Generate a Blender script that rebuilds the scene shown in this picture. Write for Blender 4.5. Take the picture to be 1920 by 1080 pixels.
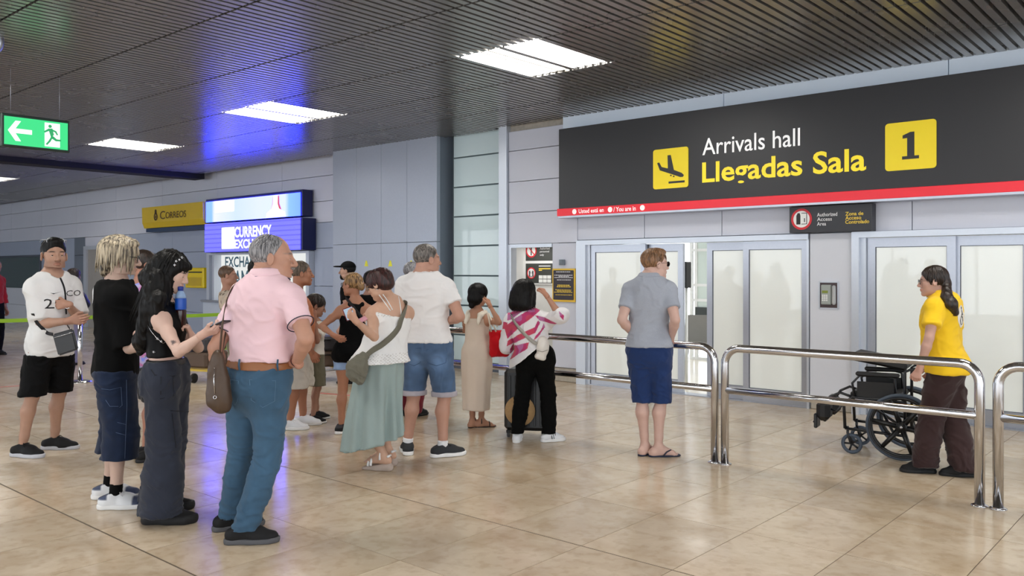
import bpy, bmesh, math, random
import numpy as np
from mathutils import Vector, Matrix, noise as mnoise
from mathutils.bvhtree import BVHTree
random.seed(7)
for o in list(bpy.data.objects): bpy.data.objects.remove(o)
SC = bpy.context.scene
COL = SC.collection
# ------------------------------------------------------------------ camera, world, exposure
FPX = 1580.0; CAMH = 1.6; VHOR = 508.0
YAW = math.atan2(1380, 1580)
cam_d = bpy.data.cameras.new('camera'); cam = bpy.data.objects.new('camera', cam_d); COL.objects.link(cam)
cam.location = (0, 0, CAMH); cam.rotation_euler = (math.pi/2, 0, YAW)
cam_d.sensor_width = 36; cam_d.lens = FPX/1920*36; cam_d.shift_y = -(540-VHOR)/1920
cam_d.clip_start = .1; cam_d.clip_end = 200
SC.camera = cam
SC.view_settings.view_transform = 'Standard'; SC.view_settings.look = 'None'
SC.view_settings.gamma = 1; SC.view_settings.use_curve_mapping = False
SC.view_settings.exposure = 0.0
W = bpy.data.worlds.new('daylight'); SC.world = W; W.use_nodes = True
_bg = W.node_tree.nodes['Background']
_bg.inputs[0].default_value = (.88, .94, 1.0, 1); _bg.inputs[1].default_value = 3.6

FX, FY = -math.sin(YAW), math.cos(YAW); RX, RY = math.cos(YAW), math.sin(YAW)
def at(u, v, d):                       # photo pixel at a given distance along the view axis -> world point
    l = (u-960)/FPX*d
    return Vector((d*FX+l*RX, d*FY+l*RY, CAMH-(v-VHOR)/FPX*d))
def on_floor(u, v, z=0.0): return at(u, v, FPX*(CAMH-z)/(v-VHOR))
def on_wall(u, v, y):
    k = (u-960)/FPX
    return at(u, v, y/(FY+RY*k))
def depth(p): return p[0]*FX+p[1]*FY

# ------------------------------------------------------------------ materials
def srgb(c):
    return tuple(((x/255)/12.92 if x/255 <= .04045 else ((x/255+.055)/1.055)**2.4) for x in c)
class NT:
    def __init__(s, name):
        s.m = bpy.data.materials.new(name); s.m.use_nodes = True
        s.t = s.m.node_tree; s.b = s.t.nodes['Principled BSDF']
    def n(s, typ, **kw):
        nd = s.t.nodes.new('ShaderNode'+typ)
        for k, v in kw.items():
            if k.startswith('i_'): nd.inputs[k[2:].replace('_', ' ')].default_value = v
            else: setattr(nd, k, v)
        return nd
    def l(s, a, b): s.t.links.new(a, b)
    def base(s, col=None, rough=.5, metal=0., spec=.5, coat=0., sheen=0.):
        if col is not None: s.b.inputs['Base Color'].default_value = (*col, 1)
        s.b.inputs['Roughness'].default_value = rough; s.b.inputs['Metallic'].default_value = metal
        s.b.inputs['Specular IOR Level'].default_value = spec
        s.b.inputs['Coat Weight'].default_value = coat; s.b.inputs['Coat Roughness'].default_value = .03
        s.b.inputs['Sheen Weight'].default_value = sheen
        return s
    def bump(s, sock, strength=.2, dist=.01):
        b = s.n('Bump'); b.inputs['Strength'].default_value = strength; b.inputs['Distance'].default_value = dist
        s.l(sock, b.inputs['Height']); s.l(b.outputs[0], s.b.inputs['Normal']); return b
_mats = {}
def plain(name, rgb, rough=.5, metal=0., spec=.5, coat=0., emit=0., var=.06, scale=6., ecol=None):
    if name in _mats: return _mats[name]
    T = NT(name).base(srgb(rgb), rough, metal, spec, coat)
    tc = T.n('TexCoord'); nz = T.n('TexNoise'); nz.inputs['Scale'].default_value = scale; nz.inputs['Detail'].default_value = 4
    T.l(tc.outputs['Object'], nz.inputs['Vector'])
    mr = T.n('MapRange'); mr.inputs['To Min'].default_value = 1-var; mr.inputs['To Max'].default_value = 1+var
    T.l(nz.outputs['Fac'], mr.inputs['Value'])
    mx = T.n('MixRGB', blend_type='MULTIPLY'); mx.inputs[0].default_value = 1; mx.inputs[1].default_value = (*srgb(rgb), 1)
    T.l(mr.outputs[0], mx.inputs[2]); T.l(mx.outputs[0], T.b.inputs['Base Color'])
    if emit:
        T.b.inputs['Emission Color'].default_value = (*(ecol or srgb(rgb)), 1); T.b.inputs['Emission Strength'].default_value = emit
    _mats[name] = T.m; return T.m
def glow(name, col, strength):
    if name in _mats: return _mats[name]
    T = NT(name).base((.02, .02, .02), .4)
    T.b.inputs['Emission Color'].default_value = (*col, 1); T.b.inputs['Emission Strength'].default_value = strength
    _mats[name] = T.m; return T.m

# ------------------------------------------------------------------ mesh helpers
def mesh_obj(name, verts, faces, mat=None, parent=None, smooth=False, mats=None, fm=None):
    me = bpy.data.meshes.new(name); me.from_pydata(verts, [], faces)
    if mats:
        for m in mats: me.materials.append(m)
        if fm is not None: me.polygons.foreach_set('material_index', fm)
    elif mat: me.materials.append(mat)
    if smooth: me.polygons.foreach_set('use_smooth', [True]*len(me.polygons))
    me.update()
    if mat is not None and mat.get('tinted'):
        ca = me.color_attributes.new('tint', 'FLOAT_COLOR', 'POINT'); ca.data.foreach_set('color', [1.]*4*len(me.vertices))
    o = bpy.data.objects.new(name, me); COL.objects.link(o)
    if parent: o.parent = parent
    return o
def tag(o, label=None, cat=None, group=None, kind=None):
    if label: o['label'] = label
    if cat: o['category'] = cat
    if group: o['group'] = group
    if kind: o['kind'] = kind
    return o
def empty(name, loc=(0, 0, 0), rz=0, label=None, cat=None, group=None):
    o = bpy.data.objects.new(name, None); COL.objects.link(o); o.empty_display_size = .1
    o.location = loc; o.rotation_euler = (0, 0, rz)
    tag(o, label, cat, group); return o
class MB:
    """collects shapes for one mesh"""
    def __init__(s): s.v = []; s.f = []
    def add(s, v, f):
        k = len(s.v); s.v += [tuple(p) for p in v]; s.f += [tuple(i+k for i in q) for q in f]; return s
    def box(s, x0, x1, y0, y1, z0, z1, M=None):
        v = [(x, y, z) for z in (z0, z1) for y in (y0, y1) for x in (x0, x1)]
        if M: v = [tuple(M @ Vector(p)) for p in v]
        return s.add(v, [(0, 2, 3, 1), (4, 5, 7, 6), (0, 1, 5, 4), (2, 6, 7, 3), (0, 4, 6, 2), (1, 3, 7, 5)])
    def bbox(s, x0, x1, y0, y1, z0, z1, b=.006, M=None):      # chamfered box
        v = []; 
        cx, cy, cz = (x0+x1)/2, (y0+y1)/2, (z0+z1)/2
        for sx in (0, 1):
            for sy in (0, 1):
                for sz in (0, 1):
                    X = (x0, x1)[sx]; Y = (y0, y1)[sy]; Z = (z0, z1)[sz]
                    dx = b if sx == 0 else -b; dy = b if sy == 0 else -b; dz = b if sz == 0 else -b
                    v += [(X, Y+dy, Z+dz), (X+dx, Y, Z+dz), (X+dx, Y+dy, Z)]
        bm = bmesh.new()
        for p in v: bm.verts.new(p)
        bmesh.ops.convex_hull(bm, input=bm.verts)
        bmesh.ops.dissolve_limit(bm, angle_limit=.01, verts=bm.verts, edges=bm.edges)
        bm.verts.index_update()
        vv = [tuple(M @ q.co) if M else tuple(q.co) for q in bm.verts]
        ff = [tuple(q.index for q in f.verts) for f in bm.faces]; bm.free()
        return s.add(vv, ff)
    def tube(s, pts, r, n=10, closed=False, caps=True):
        pts = [Vector(p) for p in pts]; rr = r if isinstance(r, (list, tuple)) else [r]*len(pts)
        N = len(pts); rings = []; up = None
        for i, p in enumerate(pts):
            if closed: t = pts[(i+1) % N]-pts[i-1]
            else: t = pts[min(i+1, N-1)]-pts[max(i-1, 0)]
            t.normalize()
            if up is None:
                up = Vector((0, 0, 1)) if abs(t.z) < .9 else Vector((1, 0, 0))
            a = t.cross(up)
            if a.length < 1e-5: a = t.cross(Vector((0, 1, 0)))
            a.normalize(); b = a.cross(t).normalized(); up = b
            rings.append([p+rr[i]*(math.cos(2*math.pi*k/n)*a+math.sin(2*math.pi*k/n)*b) for k in range(n)])
        v = [q for ring in rings for q in ring]; f = []
        for i in range(N if closed else N-1):
            j = (i+1) % N
            for k in range(n):
                f.append((i*n+k, i*n+(k+1) % n, j*n+(k+1) % n, j*n+k))
        if caps and not closed:
            f.append(tuple(range(n))[::-1]); f.append(tuple((N-1)*n+k for k in range(n)))
        return s.add(v, f)
    def strap(s, pts, nrm, w, t):               # flat band along pts, with width vectors nrm
        v = []; f = []
        for p, (a, b) in zip(pts, nrm):
            p = Vector(p); a = Vector(a).normalized(); b = Vector(b).normalized()
            v += [p-a*w/2-b*t/2, p+a*w/2-b*t/2, p+a*w/2+b*t/2, p-a*w/2+b*t/2]
        for i in range(len(pts)-1):
            for k in range(4):
                f.append((i*4+k, i*4+(k+1) % 4, i*4+4+(k+1) % 4, i*4+4+k))
        f.append((3, 2, 1, 0)); m = len(pts)*4-4; f.append((m, m+1, m+2, m+3))
        return s.add(v, f)
    def lathe(s, prof, c=(0, 0, 0), n=20, M=None):
        v = []; f = []
        for (r, z) in prof:
            for k in range(n):
                a = 2*math.pi*k/n; p = Vector((r*math.cos(a), r*math.sin(a), z))
                if M: p = M @ p
                v.append(p+Vector(c))
        m = len(prof)
        for i in range(m-1):
            for k in range(n): f.append((i*n+k, i*n+(k+1) % n, i*n+n+(k+1) % n, i*n+n+k))
        f.append(tuple(range(n))[::-1]); f.append(tuple((m-1)*n+k for k in range(n)))
        return s.add(v, f)
    def prism(s, poly, y0, y1):                 # polygon in xz extruded along y
        n = len(poly); v = [(x, y0, z) for x, z in poly]+[(x, y1, z) for x, z in poly]
        f = [tuple(range(n)), tuple(range(n, 2*n))[::-1]]+[(k, (k+1) % n, n+(k+1) % n, n+k) for k in range(n)]
        return s.add(v, f)
    def build(s, name, mat=None, parent=None, smooth=False):
        return mesh_obj(name, s.v, s.f, mat, parent, smooth)
def soft(o, ang=.6):
    o.data.polygons.foreach_set('use_smooth', [True]*len(o.data.polygons))
    o.data.set_sharp_from_angle(angle=ang); return o
_boxes = {}
def panel(name, parent, x0, x1, y0, y1, z0, z1, mat, b=0):
    """one box piece; alike pieces share their mesh"""
    key = (round(x1-x0, 4), round(y1-y0, 4), round(z1-z0, 4), mat.name, b)
    if key not in _boxes:
        mb = MB()
        w, d, h = x1-x0, y1-y0, z1-z0
        (mb.bbox(-w/2, w/2, -d/2, d/2, -h/2, h/2, b) if b else mb.box(-w/2, w/2, -d/2, d/2, -h/2, h/2))
        me = bpy.data.meshes.new(name); me.from_pydata(mb.v, [], mb.f); me.materials.append(mat); me.update()
        _boxes[key] = me
    o = bpy.data.objects.new(name, _boxes[key]); COL.objects.link(o)
    o.location = ((x0+x1)/2, (y0+y1)/2, (z0+z1)/2)
    if parent: o.parent = parent
    return o
def text_fit(name, s, x0, x1, z0, z1, y, mat, parent, bold=0., thick=.004, M=None, keep=False):
    """lettering standing in the xz plane facing -y, fitted to a rectangle"""
    c = bpy.data.curves.new(name, 'FONT'); c.body = s; c.size = 1; c.offset = bold; c.resolution_u = 3
    o = bpy.data.objects.new(name+'_tmp', c); COL.objects.link(o)
    me = bpy.data.meshes.new_from_object(o.evaluated_get(bpy.context.evaluated_depsgraph_get()))
    bpy.data.objects.remove(o); bpy.data.curves.remove(c)
    v = np.array([p.co for p in me.vertices]); 
    f = [tuple(p.vertices) for p in me.polygons]; bpy.data.meshes.remove(me)
    mn = v.min(0); mxx = v.max(0)
    sx = (x1-x0)/(mxx[0]-mn[0]); sz = (z1-z0)/(mxx[1]-mn[1])
    P = [(x0+(p[0]-mn[0])*sx, y, z0+(p[1]-mn[1])*sz) for p in v]
    if M: P = [tuple(M @ Vector(p)) for p in P]
    return mesh_obj(name, P, f, mat, parent)
def flat_poly(name, polys, y, mat, parent, th=.003):
    mb = MB()
    for p in polys: mb.prism(p, y-th, y)
    return mb.build(name, mat, parent)
def ring(cx, cz, r0, r1, n=32):
    v = []; out = []
    for k in range(n):
        a, b = 2*math.pi*k/n, 2*math.pi*(k+1)/n
        out.append([(cx+r1*math.cos(a), cz+r1*math.sin(a)), (cx+r1*math.cos(b), cz+r1*math.sin(b)),
                    (cx+r0*math.cos(b), cz+r0*math.sin(b)), (cx+r0*math.cos(a), cz+r0*math.sin(a))])
    return out
def disc(cx, cz, r, n=28): return [[(cx+r*math.cos(2*math.pi*k/n), cz+r*math.sin(2*math.pi*k/n)) for k in range(n)]]
def rrect(x0, x1, z0, z1, r, n=5):
    p = []
    for cx, cz, a0 in ((x1-r, z1-r, 0), (x0+r, z1-r, 90), (x0+r, z0+r, 180), (x1-r, z0+r, 270)):
        for k in range(n+1):
            a = math.radians(a0+90*k/n); p.append((cx+r*math.cos(a), cz+r*math.sin(a)))
    return p

# ------------------------------------------------------------------ setting materials
def marble():
    T = NT('polished_beige_marble').base(None, .12, 0, .5)
    geo = T.n('NewGeometry'); oi = T.n('ObjectInfo')
    add = T.n('Math', operation='ADD'); T.l(oi.outputs['Random'], add.inputs[0]); T.l(geo.outputs['Random Per Island'], add.inputs[1])
    off = T.n('VectorMath', operation='SCALE'); cmb = T.n('CombineXYZ')
    for i in range(3): T.l(add.outputs[0], cmb.inputs[i])
    off.inputs['Scale'].default_value = 37.; T.l(cmb.outputs[0], off.inputs[0])
    pos = T.n('VectorMath', operation='ADD'); T.l(geo.outputs['Position'], pos.inputs[0]); T.l(off.outputs[0], pos.inputs[1])
    n1 = T.n('TexNoise'); n1.inputs['Scale'].default_value = 2.2; n1.inputs['Detail'].default_value = 8; n1.inputs['Distortion'].default_value = 1.2
    T.l(pos.outputs[0], n1.inputs['Vector'])
    n2 = T.n('TexNoise'); n2.inputs['Scale'].default_value = 14; n2.inputs['Detail'].default_value = 6; T.l(pos.outputs[0], n2.inputs['Vector'])
    r1 = T.n('ValToRGB'); e = r1.color_ramp.elements
    e[0].position = .3; e[0].color = (*srgb((198, 177, 150)), 1); e[1].position = .72; e[1].color = (*srgb((220, 204, 182)), 1)
    T.l(n1.outputs['Fac'], r1.inputs[0])
    r2 = T.n('ValToRGB'); e = r2.color_ramp.elements
    e[0].position = .36; e[0].color = (.78, .73, .66, 1); e[1].position = .5; e[1].color = (1, 1, 1, 1); T.l(n2.outputs['Fac'], r2.inputs[0])
    m1 = T.n('MixRGB', blend_type='MULTIPLY'); m1.inputs[0].default_value = .45; T.l(r1.outputs[0], m1.inputs[1]); T.l(r2.outputs[0], m1.inputs[2])
    wn = T.n('TexWhiteNoise', noise_dimensions='1D'); T.l(add.outputs[0], wn.inputs['W'])
    mr = T.n('MapRange'); mr.inputs['To Min'].default_value = .9; mr.inputs['To Max'].default_value = 1.03; T.l(wn.outputs['Value'], mr.inputs['Value'])
    m2 = T.n('MixRGB', blend_type='MULTIPLY'); m2.inputs[0].default_value = 1; T.l(m1.outputs[0], m2.inputs[1]); T.l(mr.outputs[0], m2.inputs[2])
    st = T.n('TexNoise'); st.inputs['Scale'].default_value = .9; st.inputs['Detail'].default_value = 7; st.inputs['Roughness'].default_value = .65; T.l(geo.outputs['Position'], st.inputs['Vector'])
    sr = T.n('ValToRGB'); e = sr.color_ramp.elements; e[0].position = .34; e[0].color = (.74, .68, .6, 1); e[1].position = .52; e[1].color = (1, 1, 1, 1); T.l(st.outputs['Fac'], sr.inputs[0])
    m3 = T.n('MixRGB', blend_type='MULTIPLY'); m3.inputs[0].default_value = .55; T.l(m2.outputs[0], m3.inputs[1]); T.l(sr.outputs[0], m3.inputs[2])
    T.l(m3.outputs[0], T.b.inputs['Base Color'])
    n3 = T.n('TexNoise'); n3.inputs['Scale'].default_value = 1.3; n3.inputs['Detail'].default_value = 5; T.l(geo.outputs['Position'], n3.inputs['Vector'])
    rr = T.n('MapRange'); rr.inputs['To Min'].default_value = .08; rr.inputs['To Max'].default_value = .3; T.l(n3.outputs['Fac'], rr.inputs['Value'])
    T.l(rr.outputs[0], T.b.inputs['Roughness'])
    return T.m
M_MARBLE = marble()
M_GROUT = plain('dark_floor_joint', (96, 82, 66), .7)
M_WALL = plain('lilac_grey_wall_panel', (206, 209, 222), .38, 0, .5, .0, var=.03, scale=2)
M_WALL2 = plain('pale_grey_wall_panel', (212, 215, 224), .4, 0, .5, 0, var=.03, scale=2)
M_WALLB = plain('blue_grey_wall_panel', (160, 170, 190), .38, 0, .5, 0, var=.03, scale=2)
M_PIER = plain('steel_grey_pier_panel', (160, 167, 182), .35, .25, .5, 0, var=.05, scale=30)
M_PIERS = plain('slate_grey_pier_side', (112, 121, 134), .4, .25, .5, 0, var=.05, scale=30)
M_STRIP = plain('pale_blue_fascia_panel', (226, 238, 252), .35, 0, .5, 0, var=.02)
M_GAP = plain('panel_joint_shadow_gap', (84, 90, 102), .7)
M_PLENUM = plain('black_ceiling_void', (12, 12, 12), .9)
M_ALU = plain('brushed_aluminium', (176, 180, 190), .32, .75, .5, 0, var=.05, scale=40)
M_ALUL = plain('light_anodised_frame', (200, 206, 216), .35, .5, .5, 0, var=.03, scale=40)
M_STONE = plain('chipped_stone_plinth', (172, 164, 152), .7, var=.35, scale=14)
M_CHAR = plain('charcoal_sign_face', (36, 35, 38), .42, 0, .5, 0, var=.03)
M_RED = plain('red_sign_band', (224, 36, 52), .4, emit=.25)
M_YEL = plain('yellow_sign_lightbox', (240, 214, 30), .4, emit=.15)
M_YELT = plain('yellow_sign_letters', (250, 226, 40), .4, emit=.25)
M_WHT = plain('white_sign_letters', (244, 244, 244), .4, emit=.4)
M_WHITE = plain('matt_white_paint', (236, 236, 234), .5)
M_BLK = plain('matt_black', (16, 16, 18), .5)
M_STEEL = plain('polished_stainless_steel', (205, 205, 208), .13, 1., .5, 0, var=.03, scale=20)
def frosted(name, rgb, tr=.0, e=0.):
    T = NT(name).base(srgb(rgb), .35, 0, .5, .8)
    T.b.inputs['Coat Roughness'].default_value = .02
    tc = T.n('TexCoord'); nz = T.n('TexNoise'); nz.inputs['Scale'].default_value = .8; T.l(tc.outputs['Object'], nz.inputs['Vector'])
    mr = T.n('MapRange'); mr.inputs['To Min'].default_value = .95; mr.inputs['To Max'].default_value = 1.03; T.l(nz.outputs['Fac'], mr.inputs['Value'])
    mx = T.n('MixRGB', blend_type='MULTIPLY'); mx.inputs[0].default_value = 1; mx.inputs[1].default_value = (*srgb(rgb), 1); T.l(mr.outputs[0], mx.inputs[2])
    T.l(mx.outputs[0], T.b.inputs['Base Color'])
    if e: T.b.inputs['Emission Color'].default_value = (*srgb(rgb), 1); T.b.inputs['Emission Strength'].default_value = e
    return T.m
M_FROST = frosted('frosted_white_door_glass', (228, 232, 228), 0, .12)  # faint emission stands in for light from behind the door panes
M_FROSTC = frosted('frosted_pale_cyan_glass', (196, 214, 218), 0, .05)  # weak emission makes the bay panes look lightly backlit
def glassy(name, rgb, a=.25):
    T = NT(name).base(srgb(rgb), .05, 0, .5, 0); T.b.inputs['Alpha'].default_value = a; return T.m
M_GLASS = glassy('dark_window_glass', (70, 92, 92), .75)
M_CLEAR = glassy('clear_glass', (210, 225, 225), .22)
def slat_mat():
    T = NT('dark_grey_lacquered_slat').base((.3, .295, .29), .3, .6, .5)
    tc = T.n('NewGeometry'); nz = T.n('TexNoise'); nz.inputs['Scale'].default_value = 1.5; nz.inputs['Detail'].default_value = 3; T.l(tc.outputs['Position'], nz.inputs['Vector'])
    mr = T.n('MapRange'); mr.inputs['To Min'].default_value = .2; mr.inputs['To Max'].default_value = .32; T.l(nz.outputs['Fac'], mr.inputs['Value']); T.l(mr.outputs[0], T.b.inputs['Roughness'])
    return T.m
M_SLAT = slat_mat()

# ------------------------------------------------------------------ floor: stone slabs
XL, XR, YB, YF = -36.0, 9.0, -9.0, 12.5
floor = tag(MB().box(XL, XR, YB, YF, -.12, -.0025).build('floor', M_GROUT), kind='structure', label='polished beige stone floor of large rectangular slabs')
TX, TY, TX0, TY0, G = .605, .86, -1.715, 3.96, .005
tiles = []
for i in range(-60, 20):
    for j in range(-14, 9):
        x0 = TX0+i*TX; y0 = TY0+j*TY
        if x0 < XL or x0+TX > XR or y0 < YB or y0+TY > YF: continue
        c = Vector((x0+TX/2, y0+TY/2, 0)); d = depth(c)
        vis = d > 2.5 and abs((c.x*RX+c.y*RY)/d) < .68 and c.y < 9.7
        tiles.append((d if vis else 1e3+abs(d), x0, y0))
tiles.sort()
dark_rows = (0, -2)
def tile_gap(j): return .007 if j in dark_rows else G/2
rest = MB()
for k, (d, x0, y0) in enumerate(tiles):
    j = round((y0-TY0)/TY)
    ga = tile_gap(j); gb = tile_gap(j+1)
    if k < 300: panel('slab', floor, x0+G/2, x0+TX-G/2, y0+ga, y0+TY-gb, -.02, 0, M_MARBLE)
    else: rest.box(x0+G/2, x0+TX-G/2, y0+ga, y0+TY-gb, -.02, 0)
o = rest.build('distant_slabs', M_MARBLE, floor); o['kind'] = 'stuff'

# ------------------------------------------------------------------ ceiling: linear metal slats under a black void
CZ = 3.80
ceil = tag(MB().box(XL, XR, YB, YF, CZ+.22, CZ+.3).build('ceiling', M_PLENUM), kind='structure', label='dark linear slat ceiling with a black void above')
SP, SW, SH, ROW, RY0 = .1, .066, .05, 1.19, 2.62
LAMPS = [(-.75, 6.19), (-5.3, 6.19), (-9.85, 6.19), (-14.4, 6.19), (-22.3, 6.19), (3.8, 6.19),
         (-.75, 1.43), (-5.3, 1.43), (-9.85, 1.43), (-14.4, 1.43), (3.8, 1.43), (-5.3, -3.33), (-.75, -3.33), (-9.85, -3.33)]
def in_lamp(x, y):
    for lx, ly in LAMPS:
        if abs(y-ly) < .2 and (lx-.235 < x < lx+.235 or lx-.805 < x < lx-.335): return True
    return False
sl = []
nx = int((XR-XL)/SP)
for i in range(nx):
    x = XL+.05+i*SP
    if -18.45 < x < -17.95: continue
    for j in range(-10, 7):
        y0 = RY0+j*ROW; y1 = min(y0+ROW, 9.64 if x > -8.8 else 9.9)
        if y0 < YB or y1-y0 < .2: continue
        if in_lamp(x, y0): continue
        c = Vector((x, (y0+y1)/2, CZ)); d = depth(c)
        vis = d > 3 and abs((c.x*RX+c.y*RY)/d) < .66 and FPX*(CZ-CAMH)/max(d, .1) < 540
        sl.append((d if vis else 1e3+abs(d), x, y0, y1))
sl.sort()
rest = MB()
for k, (d, x, y0, y1) in enumerate(sl):
    if k < 300: panel('slat', ceil, x-SW/2, x+SW/2, y0+.012, y1-.012, CZ, CZ+SH, M_SLAT)
    else: rest.box(x-SW/2, x+SW/2, y0+.012, y1-.012, CZ, CZ+SH)
o = rest.build('distant_slats', M_SLAT, ceil); o['kind'] = 'stuff'
M_TUBE = glow('fluorescent_light_strip', (1., .97, .91), 26.)
M_TUBED = glow('fluorescent_light_strip_dim', (1., .93, .8), 9.)
lamp_lab = {(-5.3, 6.19): 'bright double strip ceiling light nearest above the railing', (-9.85, 6.19): 'strip ceiling light in front of the grey pier',
            (-14.4, 6.19): 'strip ceiling light beside the green exit sign', (-22.3, 6.19): 'strip ceiling light at far left beyond the dark beam'}
for lx, ly in LAMPS:
    L = empty('ceiling_light', (lx, ly, CZ), 0, lamp_lab.get((lx, ly), 'strip ceiling light set into the slats out of view'), 'ceiling light', 'strip lights in the slat ceiling')
    for bx, mt in ((0, M_TUBE), (-.57, M_TUBED if lx == -99 else M_TUBE)):
        b = panel('housing', None, bx-.24, bx+.24, .0, 1.19, .062, .09, M_WHITE); b.parent = L
        for k in range(5):
            x = bx-.2+k*.1
            panel('light_strip', L, x-.033, x+.033, .04, 1.15, .01, .05, M_TUBED if (bx and k > 2) else mt)
            if k < 4: panel('fin', L, x+.041, x+.059, .0, 1.19, .0, .06, M_SLAT)
# dark recessed beam across the ceiling
tag(MB().bbox(-18.42, -17.98, YB, 9.9, CZ-.1, CZ+.2, .01).build('trim_1', plain('black_ceiling_beam', (5, 5, 8), .7)), kind='structure', label='dark beam crossing the slat ceiling')

# ------------------------------------------------------------------ far wall, right half
wall = tag(MB().box(-8.62, XR, 9.78, 9.9, 2.03, CZ+.1).build('wall_back', M_GAP), kind='structure', label='pale grey panelled wall above the sliding doors')
WY = 9.65; g = .004
def wp(parent, x0, x1, z0, z1, mat, y=WY, th=.14, gg=g): return panel('panel', parent, x0+gg, x1-gg, y, y+th, z0+gg, z1-gg, mat, .004)
for z0, z1 in ((2.005, 2.48), (2.48, 2.95), (2.95, 3.42), (3.42, 3.72)): wp(wall, -8.5, -7.19 if z1 < 2.5 else -7.0, z0, z1, M_WALL)
MB().box(-8.5, -7.42, 9.7, 9.75, 3.72, CZ+.05).build('stone_edge', M_STONE, wall)
xs = [-7.19, -6.08, -4.95, -3.83, -2.72, -1.6, -.48, .64, 1.76, 2.88, 4., 5.12, 6.24, 7.36, 8.48]
for a, b in zip(xs[:-1], xs[1:]):
    wp(wall, a, b, 2.035, 2.48, M_WALL); 
xs2 = [-7.42, -4.9, -2.35, .2, 2.75, 5.3, 7.85]
for a, b in zip(xs2[:-1], xs2[1:]): wp(wall, a, b, 3.40, CZ+.06, M_STRIP, 9.60, .18)
panel('corner_post', wall, -8.66, -8.5, 9.60, 9.84, 0, CZ+.05, M_ALUL, .004)
# piers between doorways
pier1 = tag(MB().box(-7.63, -7.19, 9.72, 9.9, 0, 2.03).build('wall_pier_left', M_GAP), kind='structure', label='narrow wall pier left of the sliding doors')
wp(pier1, -7.65, -7.19, .2, 2.005, M_WALL); wp(pier1, -7.65, -7.19, .0, .2, M_STONE, 9.66)
pier2 = tag(MB().box(-3.8, -3.36, 9.72, 9.9, 0, 2.03).build('wall_pier_right', M_GAP), kind='structure', label='narrow wall pier between the two sliding doors')
wp(pier2, -3.83, -3.335, .11, 2.035, M_WALL2, 9.63); wp(pier2, -3.83, -3.335, 0, .11, M_STONE, 9.655)
# small doorway with signs inside
alc = tag(MB().box(-10.3, -7.2, 10.75, 10.85, 0, 2.2).build('wall_alcove', M_WHITE), kind='structure', label='white wall inside the small doorway')
panel('side', alc, -10.3, -10.24, 10.02, 10.75, 0, 2.1, M_WHITE); panel('side', alc, -10.24, -8.62, 10.02, 10.06, 0, 2.1, M_WHITE); panel('side', alc, -8.62, -8.56, 9.9, 10.06, 0, 2.1, M_WHITE); panel('side', alc, -7.64, -7.58, 9.91, 10.75, 0, 2.1, M_WHITE)
panel('soffit', alc, -10.3, -7.58, 10.06, 10.75, 2.06, 2.12, M_WHITE); panel('soffit', alc, -8.56, -7.58, 9.68, 10.06, 1.98, 2.04, M_WHITE)
door3 = tag(MB().box(-8.5, -8.44, 9.64, 9.72, 0, 1.95).box(-8.5, -7.65, 9.64, 9.72, 1.95, 2.0).build('door_3', M_ALUL), kind='structure', label='small open doorway with a pale metal frame')

# sliding doors
def leaf(parent, x0, x1, y, top, fr=.075, rail=.17, hdr=.1):
    f = MB()
    f.box(x0, x0+fr, y, y+.05, .01, top).box(x1-fr, x1, y, y+.05, .01, top).box(x0+fr, x1-fr, y, y+.05, top-hdr, top).box(x0+fr, x1-fr, y, y+.05, .01, rail)
    L = f.build('door_leaf', M_ALU, parent)
    MB().box(x0+fr, x1-fr, y+.018, y+.032, rail, top-hdr).build('pane', M_FROST, L)
    gk = MB()
    for a, b, c, d in ((x0+fr, x0+fr+.006, rail, top-hdr), (x1-fr-.006, x1-fr, rail, top-hdr), (x0+fr, x1-fr, rail, rail+.006), (x0+fr, x1-fr, top-hdr-.006, top-hdr)): gk.box(a, b, y+.012, y+.018, c, d)
    gk.build('gasket', M_GAP, L)
    return L
door1 = tag(MB().box(-7.18, -7.02, 9.6, 9.78, 0, 1.965).box(-3.86, -3.835, 9.62, 9.78, 0, 1.965).box(-7.18, -3.835, 9.6, 9.8, 1.965, 2.03).box(-7.02, -6.97, 9.64, 9.74, 0, 1.965).build('door_1', M_ALUL), kind='structure', label='wide four leaf frosted sliding door standing partly open')
leaf(door1, -6.965, -6.07, 9.66, 1.96); leaf(door1, -3.86-.81, -3.86, 9.66, 1.96)
leaf(door1, -6.2, -5.545, 9.735, 1.96); leaf(door1, -5.2, -4.58, 9.735, 1.96)
panel('track', door1, -7.0, -3.84, 9.64, 9.82, 0, .012, M_ALU)
door2 = tag(MB().box(-3.335, -3.255, 9.58, 9.78, 0, 1.97).box(-3.255, -3.2, 9.64, 9.76, 0, 1.97).box(-3.335, 3.2, 9.58, 9.8, 1.97, 2.035).build('door_2', M_ALUL), kind='structure', label='wide frosted sliding door behind the wheelchair')
leaf(door2, -3.195, -2.30, 9.68, 1.965, .085); leaf(door2, -2.345, -1.62, 9.73, 1.965, .075); leaf(door2, -1.621, -.7, 9.73, 1.965); leaf(door2, -.75, .2, 9.68, 1.965)
panel('track', door2, -3.2, .3, 9.66, 9.82, 0, .012, M_ALU)
wr = tag(MB().box(.25, XR, 9.65, 9.8, 0, 2.03).build('wall_right', M_WALL), kind='structure', label='wall right of the second sliding door')
# corridor behind the open door
cor = tag(MB().box(-7.4, -1.0, 14.3, 14.4, 0, 2.6).build('wall_corridor', M_WHITE), kind='structure', label='white corridor wall seen through the open sliding door')
MB().box(-8.2, -1, 9.95, 14.4, 2.4, 2.5).build('soffit', M_WHITE, cor)
cfl = tag(MB().box(-9, -.8, 9.8, 14.4, -.003, .002).build('floor_corridor', plain('cream_corridor_floor', (214, 204, 186), .2)), kind='structure', label='cream corridor floor beyond the sliding door')
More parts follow.
